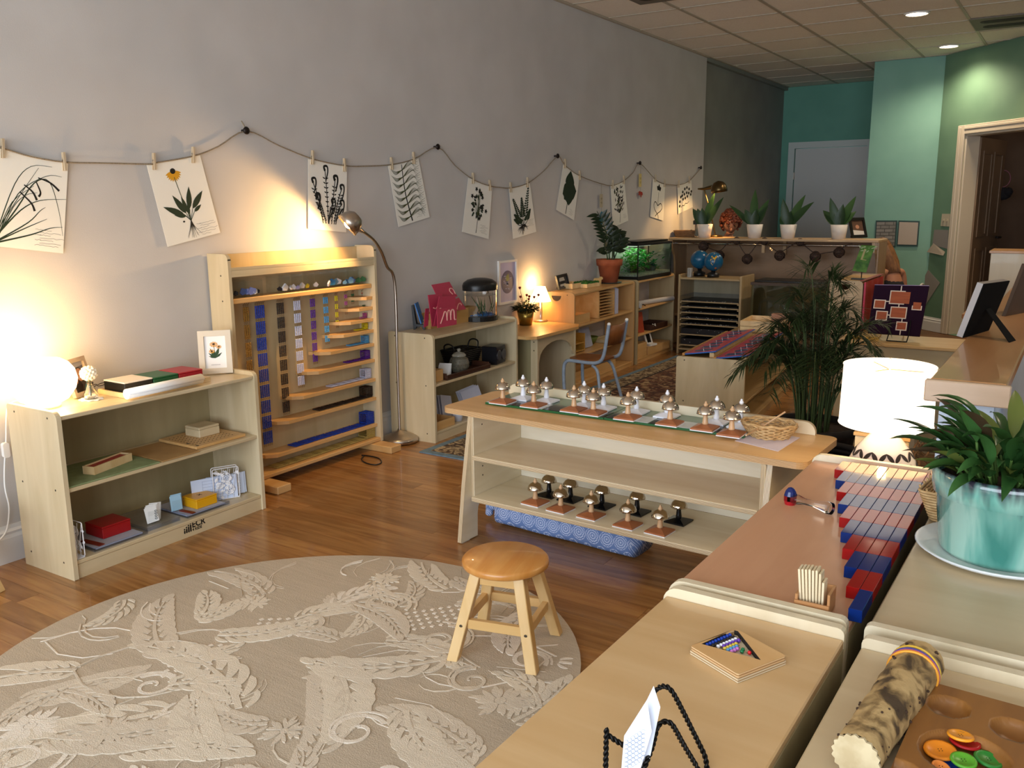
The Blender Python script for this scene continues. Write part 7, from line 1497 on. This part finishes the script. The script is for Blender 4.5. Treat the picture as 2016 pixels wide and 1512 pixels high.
# ---- wire easel with worksheets at the lower edge
def twist(pts, r=.0021, turns=120):
    P = smoothpath(pts, 10); b = MB(); L_ = [0]
    for a, c in zip(P, P[1:]): L_.append(L_[-1]+(c-a).length)
    for ph in (0, pi):
        out = []
        for i, p in enumerate(P):
            tt = (P[min(i+1, len(P)-1)]-P[max(i-1, 0)]).normalized(); u = tt.cross(Vector((.3, .5, .8))).normalized(); v = tt.cross(u); q = L_[i]*2*pi/.014+ph; out.append((p, u, v, q))
        fine = []
        for i in range(len(out)-1):
            for k in range(4):
                f = k/4; p = out[i][0].lerp(out[i+1][0], f); q = out[i][3]*(1-f)+out[i+1][3]*f; fine.append(p+(out[i][1]*cos(q)+out[i][2]*sin(q))*r*.85)
        b.tube(fine, r, 6)
    return b
YE = 1.0
t = thing('wire_easel', 'black twisted wire easel at the lower picture edge holding worksheets', 'easel', hp(1300, 1560, Z=ZR+.003))
gz = ZR+.004
def ep(px, py, y_): return hp(px, py, Y=y_)
def gnd(px, py): return hp(px, py, Z=gz)
build('twisted_hoop', twist([ep(1268, 1512, .93), ep(1284, 1470, .945), ep(1294, 1432, .955), ep(1308, 1421, .965), ep(1323, 1427, .97), ep(1345, 1465, .985), ep(1372, 1510, 1.0)]), BLACKM, t, W=True)
build('twisted_hoop', twist([ep(1282, 1372, .99), ep(1292, 1358, 1.0), ep(1306, 1351, 1.0), ep(1322, 1360, 1.0), ep(1345, 1402, 1.01), ep(1374, 1460, 1.02), ep(1388, 1490, 1.02), ep(1392, 1514, 1.015)]), BLACKM, t, W=True)
l0 = ep(1194, 1434, .93); l1 = ep(1192, 1520, .915); build('twisted_post', twist([l0, l0.lerp(l1, .5), l1]), BLACKM, t, W=True); build('twisted_arm', twist([ep(1196, 1447, .93), ep(1212, 1458, .935), ep(1229, 1468, .94)]), BLACKM, t, W=True); build('twisted_arm', twist([l1, ep(1230, 1530, .93), ep(1268, 1514, .93)]), BLACKM, t, W=True)
build('twisted_base', twist([ep(1372, 1510, 1.0), ep(1395, 1560, 1.0), ep(1392, 1514, 1.015)]), BLACKM, t, W=True)
for k, (c, lb) in enumerate((([(1222, 1530), (1256, 1530), (1283, 1440), (1274, 1378)], 'printed worksheet in front on the wire easel'), ([(1245, 1540), (1278, 1500), (1300, 1392), (1287, 1351)], 'second worksheet behind the front one on the wire easel'))):
    y_ = .925+.012*k; q = [ep(a, b_, y_) for a, b_ in c]; lft = ep(1229 if k == 0 else 1273, 1449 if k == 0 else 1380, y_); poly_ = [q[0], q[1], q[2], q[3], lft]; n_ = Vector((.5, -.8, .2)).normalized(); b = MB(); b.add([tuple(p) for p in poly_]+[tuple(p-n_*.0012) for p in poly_], [(0, 1, 2, 3, 4), (9, 8, 7, 6, 5)]+[(i, (i+1) % 5, 5+(i+1) % 5, 5+i) for i in range(5)])
    w_ = thing('worksheet', lb, 'paper', q[0]); build('sheet', b, mat('cool_paper', '#dfe6f4', .8), w_, W=True)
    if k == 0:
        g = MB()
        for r_ in range(7):
            for cidx in range(6):
                p = ep(1233+cidx*6.6+r_*0, 1462+r_*8.5-cidx*4.2, y_-.002); 
                if r_ < 7: g.tube([p+(_R*.0028*cos(a)-_D*.0032*sin(a)) for a in (.3+4.6*i/6 for i in range(7))], .00022, 3)
            p0 = ep(1232, 1467+r_*8.5, y_-.002); p1 = ep(1270, 1443+r_*8.5, y_-.002); g.tube([p0, p1], .00016, 3)
        build('printed_letters', g, mat('grey_ink', '#8693b0'), w_, W=True)
# ---- rain stick
z1 = ZR+.0005; r0, r1 = .031, .036
pa = hp(1686, 1488, Z=z1+r0); pb = hp(1812, 1302, Z=z1+r1); ax = (pb-pa).normalized(); L_ = (pb-pa).length
t = thing('rain_stick', 'mottled dry cactus rain stick lying on the right near shelf', 'rain stick', Vector((pa.x, pa.y, z1)))
m = noisy('cactus_bark', '#4a3a26', '#b79a68', (1, 1, 1), 26, 4, .7, .2, 60, .36, .56, .8, c3='#8c7248'); b = MB(); nn = 26; vs = []; P_ = 30; q = ax.to_track_quat('Z', 'Y').to_matrix().to_4x4(); Mq = Matrix.Translation(pa) @ q; random.seed(17)
for j in range(P_+1):
    f = j/P_; rr = (r0+(r1-r0)*f)*(1+.02*sin(f*23)+.015*sin(f*51)); rr *= .97
    for i in range(nn): a = 2*pi*i/nn; vs.append((rr*(1+.022*sin(9*a+f*4))*cos(a), rr*(1+.022*sin(9*a+f*4))*sin(a), L_*f))
b.add(vs, [(j*nn+i, j*nn+(i+1) % nn, (j+1)*nn+(i+1) % nn, (j+1)*nn+i) for j in range(P_) for i in range(nn)], 0, True, Mq); b.add(vs[-nn:], [tuple(range(nn))], 0, False, Mq); build('bark', b, m, t, W=True)
e = MB(); e.prism([(r0*.97*(1+.05*sin(18*a))*cos(a), r0*.97*(1+.05*sin(18*a))*sin(a)) for a in (2*pi*i/72 for i in range(72))], -.004, .0, 0, Mq); build('cut_end', e, noisy('pale_cut_end', '#b7a47e', '#c9b994', (1, 1, 1), 40, 3, .8), t, W=True)
sp = MB(); random.seed(23)
for k in range(60):
    f = random.random(); a = random.uniform(0, 6.28); rr = (r0+(r1-r0)*f)*.985; sp.ball(Mq @ Vector((rr*cos(a), rr*sin(a), L_*f)), random.uniform(.0012, .0028), 6)
build('thorn_stubs', sp, mat('thorn_brown', '#3a2616', .8), t, W=True, kind='stuff')
for k, (f, col, lb) in enumerate(((.905, '#d9b03a', 'yellow rubber band nearest the end of the rain stick'), (.885, '#4b4a9c', 'violet rubber band around the rain stick'), (.87, '#c9647a', 'pink rubber band around the rain stick'), (.852, '#e0982c', 'orange yellow rubber band farthest from the end of the rain stick'))):
    rr = (r0+(r1-r0)*f)*1.005; b = MB().tube([Mq @ Vector((rr*cos(a), rr*sin(a), L_*f+.003*cos(a+k))) for a in (2*pi*i/36 for i in range(36))], .0022, 6, closed=True); solo('rubber_band', b, mat('band_%d' % k, col, .5), lb, 'rubber band', pa+ax*L_*f, W=True)
# ---- game board with pits
MT = ZR+.026; ca = hp(1829, 1341, Z=MT); an = -.04; bwid, blen = .182, .42; t = thing('game_board', 'wooden pit game board with buttons in its large bowl', 'game board', (ca.x, ca.y, ZR+.0006), an); iv = (Matrix.Translation((ca.x, ca.y, 0)) @ Euler((0, 0, an)).to_matrix().to_4x4()).inverted()
def ml(px, py): q = iv @ hp(px, py, Z=MT); return (q.x, q.y)
pits = [(*ml(1868, 1391), .028, .017), (*ml(1996, 1437), .028, .017), (*ml(1899, 1486), .054, .021), (*ml(1768, 1520), .028, .017)]
sx_ = pits[2][0]; pits += [(.14, -.27, .026, .016), (.085, -.35, .026, .016)]
nx, ny = 70, 130; vs = []; H_ = .0255
for j in range(ny+1):
    for i in range(nx+1):
        x, y_ = bwid*i/nx, -blen*j/ny; z = H_
        for (cx, cy, r_, dp) in pits:
            d = hypot(x-cx, (y_-cy)/(1.0 if r_ > .03 else 1.0))
            if d < r_: z = min(z, H_-dp*sqrt(max(0, 1-(d/r_)**2))**.8)
        vs.append((x, y_, z))
b = MB(); b.add(vs, [(j*(nx+1)+i, (j+1)*(nx+1)+i, (j+1)*(nx+1)+i+1, j*(nx+1)+i+1) for j in range(ny) for i in range(nx)], 0, True)
b.add([(0, 0, 0), (bwid, 0, 0), (bwid, -blen, 0), (0, -blen, 0), (0, 0, H_), (bwid, 0, H_), (bwid, -blen, H_), (0, -blen, H_)], [(0, 1, 2, 3), (0, 4, 5, 1), (1, 5, 6, 2), (2, 6, 7, 3), (3, 7, 4, 0)]); build('pitted_board', b, noisy('game_wood', '#7a4f26', '#96652f', (9, 1.2, 9), 2.2, 5, .38, 0, None, .3, .7, .6), t)
BTN = [((1851, 1478), '#e8891c', .0165, .018, .12, -.1, 'large orange button at the left of the bowl'), ((1900, 1462), '#a8161c', .0155, .018, -.1, .1, 'red button half hidden under an orange one'), ((1891, 1449), '#f09a22', .0135, .026, -.25, .1, 'bright orange rimmed button on top of the red one'), ((1946, 1496), '#2f8a34', .0145, .014, .1, .2, 'dark green button at the right of the bowl'), ((1897, 1498), '#5aa52c', .0130, .021, .15, .0, 'light green button in the middle of the bowl'), ((1872, 1512), '#123f9a', .0160, .010, .1, 0, 'blue button under the light green one'), ((1853, 1512), '#e8893a', .0095, .020, .3, .3, 'small pale orange button at the bowl edge')]
for (px, py), col, r_, dz, rx_, ry_, lb in BTN:
    r_ *= 1.27; rx_ *= .5; ry_ *= .6
    p = hp(px, py, Z=ZR+dz); p.z = ZR+.0006+dz; t2 = thing('button', lb, 'button', p, 0, 'buttons in the game board'); t2.rotation_euler = (rx_, ry_, .5)
    build('disc', MB().lathe([(0, -.0022), (r_*.9, -.0022), (r_, -.0005), (r_*.97, .0018), (r_*.8, .0022), (r_*.68, .0008), (0, .0006)], 28), mat('button_%s' % col, col, .3), t2)
    h = MB()
    for a in (.78, 2.35, 3.92, 5.5): h.prism(arc(.0028*cos(a), .0028*sin(a), .0008, 0, 300, 5), .0007, .0009)
    build('thread_holes', h, mat('hole_dark', '#1a1208', .9), t2)
# ================================================================ GARLAND OF BOTANICAL PRINTS
GXP = .012
DGR = mat('ink_dark_green', '#22331f', .8); INKB = mat('ink_black', '#15140f', .8); OLV = mat('ink_olive', '#4b4f2c', .8); YPT = mat('ink_yellow', '#d59a1c', .8); GRA = mat('ink_grey', '#8a8880', .8); PMS = [CREAM, DGR, INKB, OLV, YPT, GRA]
class Pr:
    def __init__(s, name, corners):
        s.c = [hp(a, b, X=GXP) for a, b in corners]; s.b = MB(); s.z = .0016; s.u = (s.c[1]-s.c[0]).length; s.v = (s.c[3]-s.c[0]).length
    def P(s, u, v, z=None):
        a = s.c[0].lerp(s.c[1], u); d = s.c[3].lerp(s.c[2], u); q = a.lerp(d, v); return (q.x+(z or s.z), q.y, q.z)
    def up(s): s.z += .00002
    def stroke(s, pts, w0, w1=None, mi=2, sm=True):
        w1 = w0 if w1 is None else w1; P_ = smoothpath([(p[0], p[1]*s.v/s.u, 0) for p in pts], 4) if sm else [Vector((p[0], p[1]*s.v/s.u, 0)) for p in pts]; n = len(P_); vs = []; s.up()
        for i, p in enumerate(P_):
            t_ = (P_[min(i+1, n-1)]-P_[max(i-1, 0)]); t_ = t_.normalized() if t_.length else Vector((1, 0, 0)); w_ = (w0+(w1-w0)*i/(n-1))/2
            for sg in (1, -1): vs.append(s.P(p.x-t_.y*w_*sg, (p.y+t_.x*w_*sg)*s.u/s.v))
        s.b.add(vs, [(2*i, 2*i+1, 2*i+3, 2*i+2) for i in range(n-1)], mi)
    def poly(s, pts, mi): s.up(); s.b.add([s.P(*p) for p in pts], [tuple(range(len(pts)))], mi)
    def leaf(s, u, v, a, L, w, mi=1, n=6):
        r_ = s.u/s.v; l, q = [], []
        for i in range(n+1):
            f = i/n; ww = w*sin(pi*f**.8)/2; l.append((u+f*L*cos(a)-ww*sin(a), v+(f*L*sin(a)+ww*cos(a))*r_)); q.append((u+f*L*cos(a)+ww*sin(a), v+(f*L*sin(a)-ww*cos(a))*r_))
        s.poly(l+q[::-1][1:-1], mi)
    def script(s, u0=.52, v0=.78, k=6, w=.4):
        for i in range(k):
            x = u0+(.06 if i % 2 else 0); y = v0+i*.028; L = w*random.uniform(.5, 1)
            s.stroke([(x, y-.03), (x+.02, y-.03)], .004, .004, 5, False) if i % 2 else None
            s.stroke([(x+L*j/9, y+random.uniform(-.006, .006)) for j in range(10)], .0045, .0045, 5, False)
    def done(s, label):
        t = thing('botanical_print', label, 'print', s.c[0]); q = s.c; n = Vector((1, 0, 0))
        b = MB(); a = [p for p in (q[3], q[2], q[1], q[0])]; b.slab(a, n, .0012); build('paper_sheet', b, CREAM, t, W=True); build('printed_plant', s.b, PMS, t, W=True); return t
random.seed(51)
R_ = radians
g1 = Pr('a', [(-24, 288), (134, 322), (124, 499), (-34, 482)])
for (p, w) in (([(.1, .9), (.35, .5), (.6, .12)], .012), ([(.1, .92), (.3, .35), (.5, .12), (.78, .08)], .014), ([(.12, .95), (.35, .45), (.7, .2), (.92, .17)], .014), ([(.1, .95), (.35, .6), (.55, .3), (.75, .25), (.9, .55), (.98, .85)], .02), ([(.12, .92), (.4, .62), (.65, .48), (1, .42)], .02), ([(.15, .97), (.5, .75), (.65, .6), (.72, .55)], .018), ([(.15, .98), (.5, .8), (.75, .68)], .018), ([(.15, 1), (.55, .88), (.8, .78), (.97, .75)], .022), ([(.12, .96), (.3, .6), (.45, .45), (.6, .4)], .012), ([(.12, .9), (.28, .55), (.55, .33)], .012)): g1.stroke([(a*.95+.05, b*.95) for a, b in p], w, .004, 1)
for p in ([(.62, .22), (.78, .25), (.9, .32)], [(.45, .32), (.56, .38), (.62, .46)], [(.4, .4), (.55, .5), (.6, .58)], [(.6, .27), (.66, .37), (.64, .42)]): g1.stroke(p, .014, .03, 2)
g1.script(.62, .77, 7, .34); g1.done('pressed grass print at the far left end of the garland')
g2 = Pr('b', [(288.6, 325), (393.6, 305.7), (433.6, 458), (330, 486)])
for k in range(11): g2.leaf(.42, .14, R_(10+k*16), .15, .05, 4)
g2.poly([(.42+.05*cos(a), .125+.035*sin(a)) for a in (2*pi*i/12 for i in range(12))], 2); g2.stroke([(.42, .2), (.46, .45), (.52, .72)], .012, .012, 3)
for a, L, w, u, v in ((-118, .36, .1, .47, .66), (-150, .40, .1, .44, .68), (-75, .36, .1, .54, .62), (-42, .36, .1, .6, .62), (-100, .28, .07, .5, .66), (-165, .22, .07, .46, .69), (-28, .18, .06, .62, .66), (-85, .2, .05, .52, .68)): g2.stroke([(.52, .76), (u, v)], .008, .01, 1); g2.leaf(u, v, R_(a), L, w, 1)
for k in range(9): a = R_(60+k*8); g2.stroke([(.52, .75), (.52+.08*cos(a), .84), (.52+.3*cos(a+random.uniform(-.2, .2)), .84+.12*sin(a)+.02*random.random())], .012, .003, 2)
g2.poly([(.39+.02*cos(a), .75+.012*sin(a)) for a in (2*pi*i/8 for i in range(8))], 2); g2.script(.6, .82, 6, .34); g2.done('black eyed susan print with long green leaves and roots')
g3 = Pr('c', [(606.4, 313), (683, 326.5), (681.4, 457.5), (606.4, 450)])
for (x0, x1, y1, wv) in ((.52, .42, .08, .05), (.6, .68, .2, .06), (.38, .12, .28, .05), (.66, .85, .32, .05), (.45, .22, .5, .07), (.52, .62, .55, .05), (.7, .85, .55, .05)):
    g3.stroke([(x0, .9), ((x0+x1)/2, .6*.5+y1*.5+.1), (x1, y1+.05)], .02, .02, 2); g3.stroke([(x1, y1+.05), (x1-.03, y1-.01), (x1+.05, y1-.02), (x1+.07, y1+.06), (x1+.02, y1+.2)], wv, wv*.5, 2)
    for k in range(10): f = k/10; y = .85*(1-f)+(y1+.1)*f; x = x0*(1-f)+x1*f; g3.leaf(x, y, R_(-20), .07*f+.02, .025, 2); g3.leaf(x, y, R_(200), .07*f+.02, .025, 2)
g3.done('dark fiddlehead fern print right behind the floor lamp head')
g4 = Pr('d', [(763.6, 326.8), (823.6, 311.4), (845.7, 427.5), (784.3, 447)])
g4.stroke([(.42, .03), (.38, .5), (.45, .97)], .02, .035, 2)
for k in range(8):
    v = .12+k*.11; g4.poly([(.4+.025*cos(a), v+.012*sin(a)) for a in (2*pi*i/6 for i in range(6))], 2)
    for j in range(5): q = .15+.16*j; g4.stroke([(.4, v), (.4+.28*(.6+.1*j), v-.03-.02*j), (.97-.03*j, v-.12+.045*j)], .012, .004, 3); g4.stroke([(.4, v), (.2, v-.0+.012*j), (.04+.02*j, v-.07+.02*j)], .012, .004, 3)
g4.script(.6, .82, 5, .3); g4.done('feathery horsetail print, fourth along the garland')
g5 = Pr('e', [(921.8, 350), (969, 367.5), (961.8, 470.7), (909.3, 456.4)]); g5.stroke([(.5, .95), (.52, .6), (.5, .3)], .02, .012, 2)
for k in range(46): a = random.uniform(0, 6.28); r_ = random.random()**.6; u, v = .48+.27*r_*cos(a)*(.7+.3*sin(a)), .42+.24*r_*sin(a); g5.stroke([(.5, .64), ((.5+u)/2, (.6+v)/2), (u, v)], .006, .004, 3); g5.leaf(u, v, a, .1, .055, 2 if k % 2 else 1)
for u, v in ((.36, .15), (.55, .2), (.22, .3), (.8, .5), (.62, .27)): 
    for k in range(5): g5.leaf(u, v, k*1.26, .06, .035, 2)
g5.script(.62, .78, 6, .32); g5.done('small dark flowered sprig print left of the leafy fern print')
g6 = Pr('f', [(1002, 371.4), (1043, 360.7), (1055.7, 456.4), (1010, 470.7)])
for (x0, x1, y1) in ((.5, .9, .05), (.48, .52, .22), (.45, .12, .2), (.55, .85, .5), (.45, .12, .52), (.4, .1, .62)):
    g6.stroke([(x0, .78), ((x0+x1)/2, (.78+y1)/2+.05), (x1, y1)], .02, .012, 2)
    for k in range(11): f = .3+.7*k/11; x = x0*(1-f)+x1*f; y = .78*(1-f)+y1*f; L = .15*(1.25-f); g6.leaf(x, y, R_(-10), L, .05, 1); g6.leaf(x, y, R_(190), L, .05, 1)
for k in range(26): a = R_(30+random.random()*120); g6.stroke([(.47+random.uniform(-.08, .08), .78), (.45+.3*cos(a), .8+.16*sin(a)*random.random()+.02)], .03, .006, 2, False)
g6.script(.66, .72, 5, .28); g6.done('green fern print with a clump of dark roots')
g7 = Pr('g', [(1108.6, 325), (1140.7, 346.4), (1130, 433.6), (1095, 413)]); g7.stroke([(.52, .55), (.5, .97)], .03, .03, 1)
for a, L, w in ((-95, .75, .5), (-15, .55, .5), (150, .5, .5), (80, .55, .45), (125, .5, .45)): g7.leaf(.52, .45, R_(a), L*.75, w, 1, 8)
g7.script(.66, .82, 5, .26); g7.done('large single dark green leaf print, seventh along the garland')
g8 = Pr('h', [(1202, 365.7), (1229, 356), (1236.8, 434.6), (1206.4, 447.9)]); g8.stroke([(.45, .95), (.52, .7), (.48, .1)], .02, .015, 2)
for k in range(60): u = .5+random.gauss(0, .16); v = random.uniform(.12, .72); g8.leaf(u, v, R_(random.choice((-60, -120, -90, -30, -150))+random.uniform(-15, 15)), .14, .05, 2 if k % 3 else 3)
g8.script(.66, .8, 4, .28); g8.done('bushy grey green herb print beside the zz plant tip')
g9 = Pr('i', [(1285.4, 352.5), (1309.3, 363), (1305.7, 434.6), (1280, 426.4)]); g9.stroke([(.52, .28), (.5, .6), (.5, .65)], .02, .02, 3)
g9.stroke([(.5, .65), (.3, .56), (.2, .66), (.3, .78), (.55, .9), (.6, 1)], .03, .03, 2); g9.stroke([(.5, .65), (.72, .56), (.85, .66), (.7, .78), (.5, .86), (.35, .95)], .03, .03, 2)
for a in (-90, -30, -150): g9.leaf(.52, .22, R_(a), .2, .14, 2)
g9.done('single stem print with a heart shaped root loop'); 
g10 = Pr('j', [(1333.6, 365), (1361, 355), (1363.6, 407.9), (1335.4, 421)])
for u, v in ((.2, .45), (.35, .3), (.5, .22), (.65, .2), (.8, .28), (.95, .4), (.3, .42), (.45, .4), (.62, .38), (.76, .42), (.9, .5), (.35, .56), (.5, .55), (.65, .52), (.12, .6), (.1, .75)): g10.poly([(u+.055*cos(a), v+.055*sin(a)) for a in (2*pi*i/8 for i in range(8))], 2)
g10.stroke([(.2, .82), (.3, .77), (.4, .8), (.5, .74), (.62, .77), (.75, .72)], .025, .015, 2); g10.done('print of black seed dots over a scribbled stem, last on the garland')
# string, hooks, clothespins
hooks = [(485, 257), (862, 289), (1098, 307), (1260, 321), (1380, 330)]; KN = mat('dark_hook', '#231b18', .35, .5)
hl = ['between the yellow flower and fiddlehead prints', 'between the horsetail and sprig prints', 'above the large single leaf print', 'above the yellow tag', 'beside the last print of the garland']
for (a, b), lb in zip(hooks, hl):
    p = hp(a, b, X=.03); t = thing('wall_hook', 'dark round wall hook '+lb, 'hook', (0, p.y, p.z), 0, 'garland hooks'); build('stem', MB().lathe([(.007, 0), (.006, .024), (0, .024)], 10, 0, rt(0, 0, 0, 0, 0, pi/2)), KN, t); build('knob', MB().lathe([(.006, .02), (.017, .026), (.019, .032), (.014, .038), (0, .04)], 18, 0, rt(0, 0, 0, 0, 0, pi/2)), KN, t)
rp_ = [(-40, 284), (5, 292), (60, 308), (126, 319), (200, 321), (295, 323), (303, 321), (381, 307), (430, 288), (485, 258), (550, 287), (616, 313), (678, 326), (720, 327), (771, 324), (815, 313), (862, 290), (896, 326), (931, 353), (964, 366), (985, 369), (1005, 370), (1038, 361), (1070, 337), (1098, 308), (1112, 325), (1141, 346), (1185, 362), (1206, 365), (1228, 356), (1246, 340), (1260, 322), (1290, 353), (1308, 362), (1325, 364), (1336, 364), (1357, 356), (1380, 331)]
ROPE = noisy('jute_rope', '#7c6f5c', '#998b74', (1, 1, 1), 200, 2, .9); P3 = [hp(a, b, X=.018) for a, b in rp_]
t = thing('rope_garland', 'thin jute rope swagging between the dark hooks on the grey wall', 'rope', P3[0]); build('rope', MB().tube(smoothpath(P3, 4), .0033, 6), ROPE, t, W=True); q = hp(485, 258, X=.03); q2 = hp(475, 238, X=.02); build('loose_end', MB().tube([q, q.lerp(q2, .5)+Vector((0, .003, 0)), q2], .0028, 6), ROPE, t, W=True)
pins = [(5, 292, 'grass', 0), (126, 318, 'grass', 1), (303, 318, 'yellow flower', 0), (380, 305, 'yellow flower', 1), (615, 310, 'fiddlehead', 0), (678, 325, 'fiddlehead', 1), (771, 322, 'horsetail', 0), (814, 311, 'horsetail', 1), (931, 351, 'dark sprig', 0), (964, 365, 'dark sprig', 1), (1005, 369, 'green fern', 0), (1038, 359, 'green fern', 1), (1112, 322, 'large leaf', 0), (1141, 345, 'large leaf', 1), (1206, 363, 'grey herb', 0), (1228, 354, 'grey herb', 1), (1290, 351, 'heart root', 0), (1308, 361, 'heart root', 1), (1336, 362, 'seed dot', 0), (1357, 354, 'seed dot', 1)]
PW = birch('pin_wood', '#b8a486', '#c6b394', 2, .6); pr = None
for a, b, nm, sd in pins:
    p = hp(a, b, X=.021); lb = '%s clothespin on the %s print' % ('right' if sd else 'left', nm)
    if pr is None:
        pr = r = thing('clothespin', lb, 'clothespin', p, 0, 'clothespins on the garland')
        build('jaw', MB().bx(-.0085, -.002, -.0045, .0045, -.036, .036, 0, rt(0, 0, 0, 0, 0, .05)), PW, r); build('jaw', MB().bx(.002, .0085, -.0045, .0045, -.036, .036, 0, rt(0, 0, 0, 0, 0, -.05)), PW, r); build('spring', MB().tube([(0, -.006, .004), (0, .006, .004)], .0042, 8), STEEL, r)
    else: r = dup(pr, p, None, lb)
    r.location = p; r.rotation_euler = (random.uniform(-.12, .12), 0, 0)
# paper tags hanging from the rope
def hangtag(label, px, y0, y1, y2, y3, cm, tm, draw):
    t = thing('paper_tag', label, 'tag', hp(px, y0, X=.022)); a, b = hp(px, y0, X=.02), hp(px, y1, X=.02); build('string', MB().tube([a, b], .0014, 5), ROPE, t, W=True)
    w_ = .027; c = hp(px, y2, X=.02); build('tag_card', MB().bx(.019, .0205, a.y-w_, a.y+w_, c.z, b.z), cm, t, W=True); d = hp(px, y3, X=.02); build('string', MB().tube([c, d], .0014, 5), ROPE, t, W=True)
    g = MB()
    for k in range(2): z = b.z-(b.z-c.z)*(.35+.3*k); g.tube([(.0207, a.y-.012, z), (.0207, a.y+.012, z+.006), (.0207, a.y+.002, z-.012)], .0014, 4)
    build('ink_characters', g, INKB, t, W=True); b_ = MB()
    if draw == 'bird':
        for k in range(7): an = R_(40+k*45); b_.leaf((d.x, d.y, d.z), (.1, cos(an), -abs(sin(an))*.6), (1, 0, 0), .055, .022, .2, 4)
    else:
        b_.leaf((d.x, d.y, d.z), (0, -.5, -1), (1, 0, 0), .13, .05, .1, 4); b_.leaf((d.x, d.y, d.z), (0, .6, -1), (1, 0, 0), .12, .045, .1, 4); b_.leaf((d.x, d.y, d.z-.02), (0, 0, -1), (1, 0, 0), .12, .05, .1, 4)
    build('folded_charm', b_, tm, t, W=True)
hangtag('yellow paper tag with a red folded charm hanging below a hook', 1261, 325, 342, 368, 378, mat('tag_yellow', '#d6c27c', .7), mat('charm_red', '#b03a2c', .6), 'bird')
hangtag('plain cream paper tag with a blue charm above the zz plant', 1184, 362, 382, 408, 416, mat('tag_cream', '#b9ac90', .7), mat('charm_blue', '#3f7f96', .6), 'fan')
